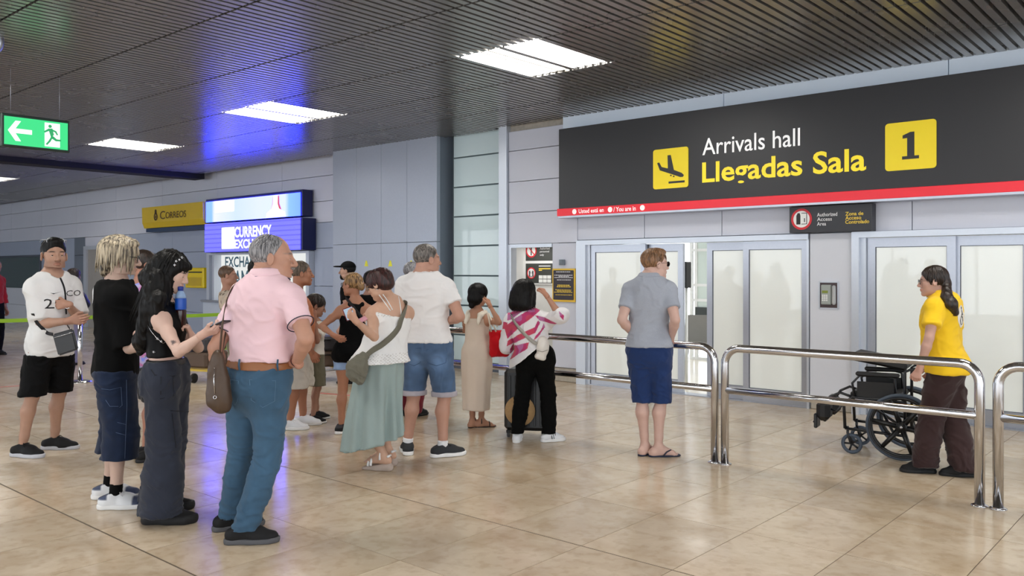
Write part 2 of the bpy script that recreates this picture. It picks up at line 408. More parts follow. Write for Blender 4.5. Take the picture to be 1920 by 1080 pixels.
# ------------------------------------------------------------------ far wall, glazed bay, grey pier and left half
bay = tag(MB().box(-10.0, -8.6, 9.93, 10.0, 0, CZ+.1).build('wall_bay', plain('bay_backing', (120, 135, 140), .6)), kind='structure', label='tall bay of pale frosted glass panes')
for k in range(9):
    z0 = .07+(k-1)*.484; z0 = max(z0, .0)
    z1 = min(.07+k*.484, CZ+.05)
    if k == 0: panel('plinth', bay, -9.9, -8.65, 9.83, 9.93, 0, .13, M_GAP); continue
    panel('pane', bay, -9.88, -8.68, 9.85, 9.88, max(z0+.012, .14), z1-.012, M_FROSTC, .003)
MB().box(-8.69, -8.645, 9.8, 9.9, 0, CZ+.05).build('mullion', M_ALUL, bay)
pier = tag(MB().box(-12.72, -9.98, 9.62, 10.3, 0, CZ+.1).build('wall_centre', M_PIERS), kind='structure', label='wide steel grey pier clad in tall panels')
xs = [-12.74, -12.05, -11.37, -10.7, -9.97]
PFY = 9.55
for a, b in zip(xs[:-1], xs[1:]):
    for z0, z1 in ((.1, 2.08), (2.08, CZ+.05)): wp(pier, a, b, z0, z1, M_PIER, PFY, .08, .0025)
wl = tag(MB().box(XL, -12.7, 10.22, 10.3, 0, CZ+.25).build('wall_left', M_GAP), kind='structure', label='long pale panelled wall behind the exchange booth')
LY = 10.1
xs = [-36+2.6*k for k in range(9)]+[-12.72]
for z0, z1 in ((2.56, 2.98), (2.98, 3.48), (3.48, CZ+.2)):
    for a, b in zip(xs[:-1], xs[1:]): wp(wl, a, b, z0, z1, M_WALL, LY, .12)
M_WIN = M_GLASS
low = [(-12.72, -14.05, M_WALLB), (-18.05, -19.85, M_WALLB), (-19.85, -22.2, M_WALLB), (-25.0, -25.7, M_PIERS)]
for b, a, mt in low:
    for z0, z1 in ((.0, .62), (.62, 1.3), (1.3, 2.05), (2.05, 2.56)): wp(wl, a, b, z0, z1, mt, LY-.02, .14)
wp(wl, -18.05, -14.05, 2.05, 2.56, M_WALLB, LY); wp(wl, -25.0, -22.2, 2.3, 2.56, M_WALL, LY)
# left ticket window and door
for a, b in ((-36, -33.2), (-28.2, -25.7)): wp(wl, a, b, .0, 2.56, M_WALLB, LY-.01, .12)
wp(wl, -33.2, -28.2, 2.1, 2.56, M_WALLB, LY-.01, .12); wp(wl, -33.2, -28.2, .5, 1.05, M_WALL2, LY, .12); wp(wl, -33.2, -28.2, 0, .5, M_WALL2, LY, .12)
win = tag(MB().box(-33.2, -33.1, 10.05, 10.2, 1.05, 2.1).box(-28.3, -28.2, 10.05, 10.2, 1.05, 2.1).box(-33.1, -28.3, 10.05, 10.2, 2.04, 2.1).build('window_1', M_GAP), kind='structure', label='dark counter window in the far left wall')
MB().box(-33.1, -28.3, 10.16, 10.18, 1.05, 2.04).build('pane', M_GLASS, win)
door4 = tag(MB().box(-25.0, -24.8, 10.05, 10.2, 0, 2.3).box(-22.4, -22.2, 10.05, 10.2, 0, 2.3).box(-24.8, -22.4, 10.05, 10.2, 2.2, 2.3).build('door_4', M_ALUL), kind='structure', label='pale doorway behind the loose black t-shirt')
MB().box(-24.8, -23.9, 10.1, 10.14, 0, 2.2).build('door_leaf', plain('taupe_door', (150, 146, 142), .5), door4)
MB().box(-23.9, -22.4, 10.16, 10.2, 0, 2.2).build('back_panel', plain('pale_blue_panel', (186, 204, 232), .5), door4)
MB().box(-23.72, -23.4, 10.12, 10.155, 1.52, 1.82).build('notice', plain('brown_notice', (120, 84, 80), .5), door4)
# end walls, daylight facade behind the camera
tag(MB().box(XL-.1, XL, YB, YF, 0, CZ+.3).build('wall_end', M_WALL), kind='structure', label='wall closing the hall at the far left')
fac = tag(MB().box(XL, XR, YB-.1, YB, 0, .25).box(XL, XR, YB-.1, YB, 3.5, CZ+.3).build('window_2', M_ALU), kind='structure', label='long window front behind the camera')
for k in range(19):
    x = XL+1+k*2.4
    panel('mullion', fac, x-.04, x+.04, YB-.1, YB, .25, 3.5, M_ALU)
# ------------------------------------------------------------------ implicit-surface modeller for bodies and clothes
V3 = lambda p: np.array((p[0], p[1], p[2]), dtype=np.float64)
CF = np.array((FX, FY, 0.)); CR = np.array((RX, RY, 0.)); CZV = np.array((0., 0., 1.))
def cv(r, f, z): return r*CR+f*CF+z*CZV
def nrm(v): v = np.asarray(v, float); return v/max(np.linalg.norm(v), 1e-9)
FAR = .12
def cone(a, b, ra, rb, k=.03): return ('cone', V3(a), V3(b), ra, rb, k)
def ell(c, rad, R=None, k=.03): return ('ell', V3(c), np.array(rad, float), np.eye(3) if R is None else np.array(R, float), k)
def cut(p): return ('sub', p)
def clip(pr, *planes): return ('clip', pr, planes)       # keep where dot(p-o,n)<0
def chain(pts, rs, k=.03): return [cone(pts[i], pts[i+1], rs[i], rs[i+1], k) for i in range(len(pts)-1)]
class Loft:
    """stack of (super)ellipses along an axis: stations (h, centre, right, fwd, rx, rfront, rback)"""
    def __init__(s, st, n=2.3):
        s.n = n; st = sorted(st, key=lambda q: q[0])
        h = np.array([q[0] for q in st]); arr = np.array([np.concatenate([q[1], q[2], q[3], [q[4], q[5], q[6]]]) for q in st])
        hh = np.linspace(h[0], h[-1], 60); out = np.zeros((60, arr.shape[1]))
        # monotone-ish smooth interpolation
        for c in range(arr.shape[1]):
            y = np.interp(hh, h, arr[:, c]); ker = np.array([1, 2, 3, 2, 1])/9.
            yp = np.concatenate([[y[0]]*2, y, [y[-1]]*2]); 
            yp[0] = 2*y[0]-y[2]; yp[1] = 2*y[0]-y[1]; yp[-1] = 2*y[-1]-y[-3]; yp[-2] = 2*y[-1]-y[-2]
            out[:, c] = np.convolve(yp, ker, 'valid')
        s.h = hh; s.a = out; s.h0, s.h1 = h[0], h[-1]
        s.rmax = arr[:, 9:].max()
class Field:
    def __init__(s, lo, hi, res):
        s.lo = np.asarray(lo, float); s.res = res
        n = np.maximum(np.ceil((np.asarray(hi)-s.lo)/res).astype(int)+1, 3); s.n = n
        s.ax = [s.lo[i]+res*np.arange(n[i]) for i in range(3)]
        s.F = np.full(n, FAR, np.float32)
    def sl(s, lo, hi):
        a = np.clip(np.floor((np.asarray(lo)-s.lo)/s.res).astype(int), 0, s.n); b = np.clip(np.ceil((np.asarray(hi)-s.lo)/s.res).astype(int)+1, 0, s.n)
        if (b-a).min() <= 0: return None
        return tuple(slice(i, j) for i, j in zip(a, b))
    def ev(s, p, X, Y, Z):
        t = p[0]
        if t == 'cone':
            _, a, b, ra, rb, k = p; d = b-a; L2 = max(d @ d, 1e-9)
            x, y, z = X-a[0], Y-a[1], Z-a[2]
            u = np.clip((x*d[0]+y*d[1]+z*d[2])/L2, 0, 1)
            return np.sqrt((x-u*d[0])**2+(y-u*d[1])**2+(z-u*d[2])**2)-(ra+(rb-ra)*u)
        if t == 'ell':
            _, c, r, R, k = p
            x, y, z = X-c[0], Y-c[1], Z-c[2]
            q = [(x*R[i][0]+y*R[i][1]+z*R[i][2]) for i in range(3)]
            k0 = np.sqrt(sum((q[i]/r[i])**2 for i in range(3))); k1 = np.sqrt(sum((q[i]/r[i]**2)**2 for i in range(3)))
            return k0*(k0-1)/np.maximum(k1, 1e-6)
        if t == 'loft':
            _, L, U, k = p; O = L.o
            x, y, z = X-O[0], Y-O[1], Z-O[2]
            h = x*U[0]+y*U[1]+z*U[2]
            I = [np.interp(h, L.h, L.a[:, c]) for c in range(12)]
            px, py, pz = X-I[0], Y-I[1], Z-I[2]
            a = px*I[3]+py*I[4]+pz*I[5]; b = px*I[6]+py*I[7]+pz*I[8]
            rx = I[9]; ry = np.where(b > 0, I[10], I[11])
            q = ((np.abs(a)/rx)**L.n+(np.abs(b)/ry)**L.n)**(1./L.n)
            d = (q-1)*np.minimum(rx, ry)
            cap = np.maximum(L.h0-h, h-L.h1)
            return np.maximum(d, cap)
        if t == 'clip':
            d = s.ev(p[1], X, Y, Z)
            for o, n in p[2]: d = np.maximum(d, (X-o[0])*n[0]+(Y-o[1])*n[1]+(Z-o[2])*n[2])
            return d
        if t == 'sub': return s.ev(p[1], X, Y, Z)
    @staticmethod
    def bb(p):
        t = p[0]
        if t == 'cone': r = max(p[3], p[4]); return np.minimum(p[1], p[2])-r, np.maximum(p[1], p[2])+r
        if t == 'ell': r = p[2].max(); return p[1]-r, p[1]+r
        if t == 'loft':
            c = p[1].a[:, :3]; return c.min(0)-p[1].rmax, c.max(0)+p[1].rmax
        return Field.bb(p[1])
    def add(s, prims):
        for p in prims:
            lo, hi = Field.bb(p); q = s.sl(lo-FAR*.7, hi+FAR*.7)
            if q is None: continue
            X = s.ax[0][q[0]][:, None, None]; Y = s.ax[1][q[1]][None, :, None]; Z = s.ax[2][q[2]][None, None, :]
            d = s.ev(p, X, Y, Z).astype(np.float32); A = s.F[q]
            base = p
            while base[0] in ('sub', 'clip'): base = base[1]
            k = base[-1]
            if p[0] == 'sub':
                d = -d; h = np.clip(.5-.5*(A-d)/k, 0, 1); s.F[q] = A*(1-h)+d*h+k*h*(1-h)
            else:
                h = np.clip(.5+.5*(A-d)/k, 0, 1); s.F[q] = A*(1-h)+d*h-k*h*(1-h)
        return s
    def plane(s, o, n):
        X = s.ax[0][:, None, None]; Y = s.ax[1][None, :, None]; Z = s.ax[2][None, None, :]
        s.F = np.maximum(s.F, ((X-o[0])*n[0]+(Y-o[1])*n[1]+(Z-o[2])*n[2]).astype(np.float32)); return s
    def mesh(s):
        F = s.F.copy()
        for a in range(3):
            i = [slice(None)]*3; i[a] = 0; F[tuple(i)] = FAR; i[a] = -1; F[tuple(i)] = FAR
        ins = F < 0; n = np.array(F.shape)
        c = ins[:-1, :-1, :-1].astype(np.int8)
        cnt = np.zeros(n-1, np.int8); off = [(i, j, k) for i in (0, 1) for j in (0, 1) for k in (0, 1)]
        for i, j, k in off: cnt += ins[i:n[0]-1+i, j:n[1]-1+j, k:n[2]-1+k]
        act = (cnt > 0) & (cnt < 8); idx = np.argwhere(act); m = len(idx)
        if not m: return np.zeros((0, 3)), np.zeros((0, 4), int)
        vals = np.stack([F[idx[:, 0]+i, idx[:, 1]+j, idx[:, 2]+k] for i, j, k in off], 1)
        P = np.zeros((m, 3)); C = np.zeros(m)
        O = np.array(off, float)
        for a in range(8):
            for b in range(a+1, 8):
                if np.abs(O[a]-O[b]).sum() != 1: continue
                va, vb = vals[:, a], vals[:, b]; cr = (va < 0) != (vb < 0)
                t = np.where(cr, va/np.where(cr, va-vb, 1), 0)
                P += np.where(cr[:, None], O[a]+t[:, None]*(O[b]-O[a]), 0); C += cr
        P = (P/C[:, None]+idx)*s.res+s.lo
        mp = np.full(n-1, -1, np.int32); mp[idx[:, 0], idx[:, 1], idx[:, 2]] = np.arange(m)
        Q = []
        for ax in range(3):
            b, c2 = (ax+1) % 3, (ax+2) % 3
            i0 = [slice(1, -1)]*3; i0[ax] = slice(0, -1); i1 = list(i0); i1[ax] = slice(1, None)
            A, B = ins[tuple(i0)], ins[tuple(i1)]
            e = np.argwhere(A != B)
            if not len(e): continue
            fl = A[e[:, 0], e[:, 1], e[:, 2]]
            base = e.copy(); base[:, b] += 1; base[:, c2] += 1
            def cell(db, dc):
                q = base.copy(); q[:, b] += db; q[:, c2] += dc; return mp[q[:, 0], q[:, 1], q[:, 2]]
            q = np.stack([cell(-1, -1), cell(0, -1), cell(0, 0), cell(-1, 0)], 1)
            q[~fl] = q[~fl][:, ::-1]; Q.append(q)
        Q = np.concatenate(Q); Q = Q[(Q >= 0).all(1)]
        return P, Q
def vnormals(P, Q):
    n = np.cross(P[Q[:, 2]]-P[Q[:, 0]], P[Q[:, 3]]-P[Q[:, 1]]); N = np.zeros_like(P)
    for i in range(4): np.add.at(N, Q[:, i], n)
    return N/np.maximum(np.linalg.norm(N, axis=1), 1e-9)[:, None]
def vnoise(p, seed=0):
    """value noise, numpy; p (m,3) -> about -1..1"""
    i = np.floor(p).astype(np.int64); f = p-i; f = f*f*(3-2*f); out = np.zeros(len(p))
    for dx in (0, 1):
        for dy in (0, 1):
            for dz in (0, 1):
                h = (i[:, 0]+dx)*374761393+(i[:, 1]+dy)*668265263+(i[:, 2]+dz)*2147483647+seed*144665
                h = (h ^ (h >> 13))*1274126177; h = (h ^ (h >> 16)) & 0xffff
                w = (f[:, 0] if dx else 1-f[:, 0])*(f[:, 1] if dy else 1-f[:, 1])*(f[:, 2] if dz else 1-f[:, 2])
                out += w*(h/32767.5-1)
    return out
def relax(P, Q, it=1):
    for _ in range(it):
        S = np.zeros_like(P); c = np.zeros(len(P))
        for i in range(4):
            np.add.at(S, Q[:, i], P[Q[:, (i+1) % 4]]+P[Q[:, i-1]]); np.add.at(c, Q[:, i], 2)
        P = P*.5+.5*S/np.maximum(c, 1)[:, None]
    return P
def grid_of(prims, res, pad=.02):
    lo = np.min([Field.bb(p)[0] for p in prims if p[0] != 'sub'], 0)-pad; hi = np.max([Field.bb(p)[1] for p in prims if p[0] != 'sub'], 0)+pad
    return Field(lo, hi, res)
def build_mesh(name, blocks, mats, parent, colors=None, fm=None):
    """blocks: list of (P,Q) joined into one smooth mesh; colors: (n,3) per-vertex tint"""
    k = 0; PP = []; QQ = []
    for P, Q in blocks: PP.append(P); QQ.append(Q+k); k += len(P)
    P = np.concatenate(PP); Q = np.concatenate(QQ)
    me = bpy.data.meshes.new(name); me.vertices.add(len(P)); me.vertices.foreach_set('co', P.astype(np.float32).ravel())
    me.loops.add(len(Q)*4); me.loops.foreach_set('vertex_index', Q.astype(np.int32).ravel())
    me.polygons.add(len(Q)); me.polygons.foreach_set('loop_start', np.arange(0, len(Q)*4, 4, dtype=np.int32))
    if fm is not None: me.polygons.foreach_set('material_index', fm.astype(np.int32))
    me.polygons.foreach_set('use_smooth', np.ones(len(Q), bool))
    if colors is not None:
        at_ = me.color_attributes.new('tint', 'FLOAT_COLOR', 'POINT')
        c = np.concatenate([colors, np.ones((len(colors), 1))], 1).astype(np.float32); at_.data.foreach_set('color', c.ravel())
    for m in (mats if isinstance(mats, (list, tuple)) else [mats]): me.materials.append(m)
    me.update(calc_edges=True); me.validate()
    o = bpy.data.objects.new(name, me); COL.objects.link(o)
    if parent: o.parent = parent
    return o
def folds(P, Q, amp, fx=14., fz=7., seed=1, ridge=.5):
    N = vnormals(P, Q); q = P*np.array((fx, fx, fz)); 
    w = vnoise(q*.6, seed)[:, None]*.9
    a = vnoise(q+w*np.array((1, 1, 1)), seed+1); b = vnoise(q*2.1+w, seed+2)
    c = vnoise(np.stack([(q[:, 0]+q[:, 1])*.35+q[:, 2]*.9, (q[:, 0]-q[:, 1])*.35-q[:, 2]*.25, q[:, 2]*.5], 1)+w, seed+3)
    r = (1-np.minimum(1, 1.6*np.abs(a)))**2; r2 = (1-np.minimum(1, 1.8*np.abs(c)))**2
    msk = np.clip(.5+.8*vnoise(P*3.1, seed+5), .1, 1.2)
    return P+N*np.maximum(amp*(ridge*2.2*r*msk+ridge*1.8*r2*(1.2-msk)-ridge*.7+(1-ridge)*a+.3*b), -.0035)[:, None]

# ------------------------------------------------------------------ skin, cloth, hair materials
def tinted(name, rgb, rough=.5, sss=0., bump=.0, bscale=200., spec=.4, sheen=0., var=.06, vscale=8., coat=0.):
    if name in _mats: return _mats[name]
    T = NT(name).base(srgb(rgb), rough, 0, spec, coat, sheen)
    at_ = T.n('VertexColor', layer_name='tint') if False else T.n('Attribute', attribute_name='tint')
    tc = T.n('NewGeometry'); nz = T.n('TexNoise'); nz.inputs['Scale'].default_value = vscale; nz.inputs['Detail'].default_value = 5
    T.l(tc.outputs['Position'], nz.inputs['Vector'])
    mr = T.n('MapRange'); mr.inputs['To Min'].default_value = 1-var; mr.inputs['To Max'].default_value = 1+var; T.l(nz.outputs['Fac'], mr.inputs['Value'])
    mx = T.n('MixRGB', blend_type='MULTIPLY'); mx.inputs[0].default_value = 1; mx.inputs[1].default_value = (*srgb(rgb), 1); T.l(mr.outputs[0], mx.inputs[2])
    m2 = T.n('MixRGB', blend_type='MULTIPLY'); T.l(at_.outputs['Alpha'], m2.inputs[0]); T.l(mx.outputs[0], m2.inputs[1]); T.l(at_.outputs['Color'], m2.inputs[2])
    T.l(m2.outputs[0], T.b.inputs['Base Color'])
    if sss: T.b.inputs['Subsurface Weight'].default_value = sss; T.b.inputs['Subsurface Radius'].default_value = (.01, .004, .002); T.b.inputs['Subsurface Scale'].default_value = 1.
    if bump:
        n2 = T.n('TexNoise'); n2.inputs['Scale'].default_value = bscale; n2.inputs['Detail'].default_value = 3; T.l(tc.outputs['Position'], n2.inputs['Vector'])
        T.bump(n2.outputs['Fac'], bump, .002)
    T.m['tinted'] = 1; _mats[name] = T.m; return T.m
def skin_mat(rgb):
    l = .3*rgb[0]+.59*rgb[1]+.11*rgb[2]; rgb = tuple(int(.92*(c*.86+l*.14)) for c in rgb)
    return tinted('skin_%d_%d_%d' % rgb, rgb, .5, 0., .08, 300., .35, 0, .06, 25)
def cloth(name, rgb, rough=.85, bump=.25, bscale=350., sheen=.15, var=.05, vscale=9.):
    if sum(rgb) < 60: rgb = tuple(int(c*.6) for c in rgb); sheen = 0.
    return tinted(name, rgb, rough, 0, bump, bscale, .15, sheen, var, vscale)
def denim(name, rgb):
    return tinted(name, rgb, .85, 0, .35, 500., .2, .1, .16, 16.)
def hair_mat(name, c0, c1, scale=90., rough=.45, spec=.5):
    if name in _mats: return _mats[name]
    T = NT(name).base(srgb(c0), rough, 0, spec)
    uv = T.n('NewGeometry'); mp = T.n('Mapping'); mp.inputs['Scale'].default_value = (1, 1, .12); T.l(uv.outputs['Position'], mp.inputs['Vector'])
    nz = T.n('TexNoise'); nz.inputs['Scale'].default_value = scale; nz.inputs['Detail'].default_value = 3; T.l(mp.outputs[0], nz.inputs['Vector'])
    r = T.n('ValToRGB'); e = r.color_ramp.elements; e[0].position = .38; e[0].color = (*srgb(c0), 1); e[1].position = .62; e[1].color = (*srgb(c1), 1)
    T.l(nz.outputs['Fac'], r.inputs[0]); at_ = T.n('Attribute', attribute_name='tint')
    m2 = T.n('MixRGB', blend_type='MULTIPLY'); T.l(at_.outputs['Alpha'], m2.inputs[0]); T.l(r.outputs[0], m2.inputs[1]); T.l(at_.outputs['Color'], m2.inputs[2])
    T.l(m2.outputs[0], T.b.inputs['Base Color'])
    T.bump(nz.outputs['Fac'], .5, .004); T.m['tinted'] = 1; _mats[name] = T.m; return T.m
M_EYEW = plain('eye_white', (232, 226, 220), .2); M_IRIS = plain('dark_brown_iris', (46, 30, 20), .15)

# ------------------------------------------------------------------ a person
def heading(a): a = math.radians(a); return math.cos(a)*CF+math.sin(a)*CR       # 0 away, 90 photo right, 180 towards camera
def rightof(h): return np.cross(h, CZV)
def frame(h, pitch=0, roll=0):
    """rows right, fwd, up for a heading with pitch (down +) in degrees"""
    h = nrm(h); r = rightof(h); p = math.radians(pitch); f = h*math.cos(p)-CZV*math.sin(p); u = np.cross(r, f)
    q = math.radians(roll); r2 = r*math.cos(q)+u*math.sin(q); u2 = np.cross(r2, f); return np.array((r2, f, u2))
def pix(u, v, d): return V3(at(u, v, d))
def reach(A, L, u, v, sg):
    D = CF+(u-960)/FPX*CR-(v-VHOR)/FPX*CZV; O = np.array((0, 0, CAMH)); w = O-A
    a = D @ D; b = 2*D @ w; c = w @ w-L*L; disc = b*b-4*a*c
    if disc < 0: t = -b/(2*a)
    else: t = (-b+sg*math.sqrt(disc))/(2*a)
    return O+t*D
def ik(A, B, L1, L2, pole):
    d = B-A; D = np.linalg.norm(d); n = d/D; D = min(D, (L1+L2)*.9995)
    x = (L1*L1-L2*L2+D*D)/(2*D); h = math.sqrt(max(L1*L1-x*x, 0)); p = pole-n*(pole @ n); p = nrm(p)
    return A+n*x+p*h
TORSO_M = [(-.32, .1, .035, .045), (-.2, .155, .085, .10), (-.08, .168, .098, .128), (.04, .166, .10, .125), (.2, .15, .102, .094), (.45, .158, .114, .098), (.7, .172, .118, .112), (.86, .162, .09, .108), (.97, .1, .058, .092), (1.06, .058, .05, .066)]
TORSO_F = [(-.32, .1, .035, .045), (-.2, .16, .08, .10), (-.08, .172, .092, .132), (.04, .166, .092, .122), (.22, .132, .086, .082), (.45, .138, .098, .086), (.64, .15, .128, .098), (.78, .15, .108, .1), (.88, .14, .078, .096), (.97, .085, .05, .08), (1.06, .05, .044, .058)]
class Person:
    def __init__(s, label, u, v, top, face, sex='m', w=1., skin=(214, 168, 142), group='travellers waiting in the arrivals hall', q=1.,
                 pel=None, neck=None, head=None, hface=None, hpitch=0, hroll=0, sface=None, belly=0., feet=None, arms=None, hs=1., knees=None, dp=0., dn=0., sw=None, dh=0., buns=1., nw=1.):
        s.sex = sex; s.w = w; s.q = q; s.label = label
        fp = on_floor(u, v); s.d = depth(fp); s.base = V3(fp)
        H = CAMH-(top-VHOR)/FPX*s.d; s.H = H; k = s.k = H/1.75
        s.skin = skin_mat(skin)
        s.face = face; s.sface = face if sface is None else sface; s.hface = s.sface if hface is None else hface
        hp, hsd, hh = heading(face), heading(s.sface), heading(s.hface)
        Z = CZV
        s.P = s.base+Z*.53*H if pel is None else pix(pel[0], pel[1], s.d+dp) if len(pel) > 1 else pix(pel[0], VHOR+(CAMH-.53*H)/(s.d+dp)*FPX, s.d+dp)
        s.N = s.P+Z*.312*H+hsd*.0 if neck is None else pix(neck[0], neck[1], s.d+dn)
        s.Rp, s.Fp, s.Rs, s.Fs = rightof(hp), hp, rightof(hsd), hsd
        s.U = nrm(s.N-s.P); s.TL = np.linalg.norm(s.N-s.P)
        s.HR = frame(hh, hpitch, hroll); s.hs = hs*k*(1.07 if sex == 'm' else 1.04)
        if head is None: s.hc = s.N+Z*(H-.118*s.hs-s.N[2])+hh*.035*k
        else: s.hc = pix(head[0], top, s.d+dn+dh)-Z*.118*s.hs
        sw = (.172 if sex == 'm' else .145)*k*(.5+.5*w) if sw is None else sw
        s.S = {}; s.E = {}; s.Wr = {}; s.hand = {}
        up = .285*k*(.97 if sex == 'f' else 1); fo = .25*k*(.97 if sex == 'f' else 1)
        arms = arms or {}
        for sd, g in (('R', 1), ('L', -1)):
            a = arms.get(sd, {})
            sh = s.N+s.Rs*g*sw-s.U*.122*k+s.Fs*.005
            if 'sh' in a: sh = sh+np.array(cv(*a['sh']))
            s.S[sd] = sh
            if 'el' in a: e = reach(sh, up, *a['el'])
            else: e = sh-Z*up*.985+s.Rs*g*.055*k-s.Fs*.02
            if 'wr' in a: wv = reach(e, fo, *a['wr'])
            else: wv = e-Z*fo*.97+s.Fs*.07*k+s.Rs*g*.0
            s.E[sd] = e; s.Wr[sd] = wv
            hd = nrm(cv(*a['dir'])) if 'dir' in a else nrm(wv-e)
            pn = nrm(cv(*a['pn'])) if 'pn' in a else nrm(-g*s.Rs)
            pn = nrm(pn-hd*(pn @ hd))
            s.hand[sd] = (hd, pn, a.get('curl', .45), a.get('thumb', .3))
        s.K = {}; s.A = {}; s.fd = {}; s.hip = {}
        feet = feet or {}; knees = knees or {}
        for sd, g in (('R', 1), ('L', -1)):
            f = feet.get(sd)
            if f is None: b = s.base+s.Rp*g*.085*k; ang = face
            else: b = V3(on_floor(f[0], f[1])); ang = f[2]
            hdg = heading(ang); s.fd[sd] = hdg
            lift = f[3] if f is not None and len(f) > 3 else 0.
            s.A[sd] = b+Z*(.085*k+lift); s.hip[sd] = s.P+s.Rp*g*.088*k-s.U*.02*k
            pole = .6*hp+.4*hdg
            if sd in knees: pole = cv(*knees[sd])
            Lh = np.linalg.norm(s.A[sd]-s.hip[sd]); L1 = .242*H; L2 = .232*H; sc = max(1, Lh/(L1+L2)*1.001)
            s.K[sd] = ik(s.hip[sd], s.A[sd], L1*sc, L2*sc, pole)
        s.tor = TORSO_M if sex == 'm' else TORSO_F; s.belly = belly; s.buns = buns; s.nw = nw
        s.root = tag(empty('person', tuple(s.base)), label, 'person', group)
        s.inv = -s.base
    # stations ------------------------------------------------------------
    def stations(s, t0, t1, e=0., flare=0., tf=.2, prof=None):
        k = s.k; out = []
        tor = prof or s.tor
        ts = sorted(set([t for t, *_ in tor if t0 < t < t1]+[t0, t1]))
        T = [q[0] for q in tor]
        for t in ts:
            r = [np.interp(t, T, [q[i] for q in tor]) for i in (1, 2, 3)]
            b = s.belly*math.exp(-((t-.3)/.25)**2); 
            ww = s.w if t < .9 else 1+(s.w-1)*.4
            rx, rf, rb = r[0]*k*ww, (r[1]*ww+b)*k, r[2]*k*(1+(ww-1)*.8)
            if t < .12: rb *= s.buns
            fl = e+(flare*max(0, (tf-t)) if flare else 0)
            tw = min(max((t+.1)/.9, 0), 1)
            f = nrm(s.Fp*(1-tw)+s.Fs*tw); rr = nrm(s.Rp*(1-tw)+s.Rs*tw)
            out.append((t*s.TL, s.P+s.U*t*s.TL, rr, f, rx*1.0+fl+b*k*.35, rf+fl, rb+fl))
        return out
    def loft(s, st, k=.04, n=2.3):
        L = Loft(st, n); L.o = s.P; return ('loft', L, s.U, k)
    def armr(s):
        m = (1. if s.sex == 'm' else .84)*s.k*(.45+.55*s.w); return m
    def legr(s): return s.k*(.4+.6*s.w)*(1. if s.sex == 'm' else .98)
    def arm_prims(s, sd, e=0., upto=None):
        m = s.armr(); S, E, Wp = s.S[sd], s.E[sd], s.Wr[sd]
        f = E+(Wp-E)*.28
        pr = [ell(S-s.U*.012, np.array((.051, .053, .058))*m+e, None, .05)]
        pr += [cone(S, S+(E-S)*.45, .05*m+e, .049*m+e, .04), cone(S+(E-S)*.45, E, .049*m+e, .039*m+e, .02)]
        pr += [cone(E, f, .039*m+e, .041*m+e, .015), cone(f, Wp, .041*m+e, .026*m+e, .015)]
        return pr
    def leg_prims(s, sd, e=0.):
        m = s.legr(); h, K, A = s.hip[sd], s.K[sd], s.A[sd]
        bk = -s.fd[sd]; c = K+(A-K)*.3+bk*.014*s.k
        return [cone(h+CZV*.02, h+(K-h)*.5, .088*m+e, .074*m+e, .05), cone(h+(K-h)*.5, K, .074*m+e, .052*m+e, .03), cone(K, c, .05*m+e, .053*m+e, .02), cone(c, A+(K-A)*.2, .053*m+e, .036*m+e, .03), cone(A+(K-A)*.2, A, .036*m+e, .034*m+e, .02)]
    def foot_prims(s, sd):
        k = s.k; A, f = s.A[sd], s.fd[sd]; r = rightof(f); g = 1 if sd == 'R' else -1; z0 = A-CZV*(.085*k)
        h = z0-f*.045*k+CZV*.035*k; b = z0+f*.12*k+CZV*.026*k
        pr = [cone(A-CZV*.01, h, .034*k, .034*k, .03), cone(A+f*.02*k-CZV*.015*k, b, .034*k, .026*k, .03), cone(h, b-r*g*.02*k, .03*k, .026*k, .02), cone(h, b+r*g*.018*k, .03*k, .024*k, .02)]
        for i, (o, L) in enumerate(((-.032, .062), (-.012, .06), (.006, .054), (.022, .046), (.037, .038))):
            q = b+r*g*o*k-CZV*.008*k; pr.append(cone(q, q+f*L*k-CZV*.004*k, (.0125 if i == 0 else .009)*k, (.011 if i == 0 else .008)*k, .008))
        return pr
    def head_prims(s):
        R = s.HR; k = s.hs; c = s.hc; fm = s.sex == 'f'
        def p(x, y, z): return c+k*(x*R[0]+y*R[1]+z*R[2])
        def E(x, y, z, a, b, d, kk=.03): return ell(p(x, y, z), np.array((a, b, d))*k, R, kk*k)
        jw = .9 if fm else 1.
        pr = [E(0, -.014, .036, .074, .094, .08), E(0, .03, -.03, .06, .058, .074, .03), E(0, .042, -.072, .047*jw, .042, .036, .03), E(0, .074, -.098, .02*jw, .018, .016, .025)]
        for g in (-1, 1):
            pr += [E(g*.036, .058, -.02, .024, .022, .024, .025), E(g*.045*jw, .018, -.07, .018, .03, .022, .025)]
        pr += [E(0, .076, .024, .05, .014, .012, .02)]
        for g in (-1, 1): pr.append(cut(ell(p(g*.031, .1, .004), np.array((.017, .015, .011))*k, R, .014*k)))
        nl = .92 if fm else 1.05
        pr += [cone(p(0, .086, .014), p(0, .086+.024*nl, -.026), .0075*k, .0115*k, .012*k), E(0, .1*nl+.002, -.031, .013, .011, .009, .008)]
        for g in (-1, 1): pr.append(E(g*.012, .094, -.032, .008, .01, .008, .008))
        pr += [E(0, .09, -.056, .024, .011, .006, .008), E(0, .089, -.067, .02, .011, .007, .006)]
        pr.append(cut(ell(p(0, .103, -.061), np.array((.024, .008, .0018))*k, R, .004*k)))
        for g in (-1, 1):
            RR = np.array((R[0]*math.cos(g*.35)+R[1]*-math.sin(g*.35), R[1]*math.cos(g*.35)+R[0]*math.sin(g*.35), R[2]))
            pr.append(ell(p(g*.079, -.004, -.006), np.array((.0085, .019, .031))*k, RR, .008*k))
            pr.append(cut(ell(p(g*.088, .0, -.002), np.array((.006, .010, .018))*k, RR, .006*k)))
            # eyelids
            pr.append(E(g*.031, .077, .006, .0165, .0128, .0135, .006))
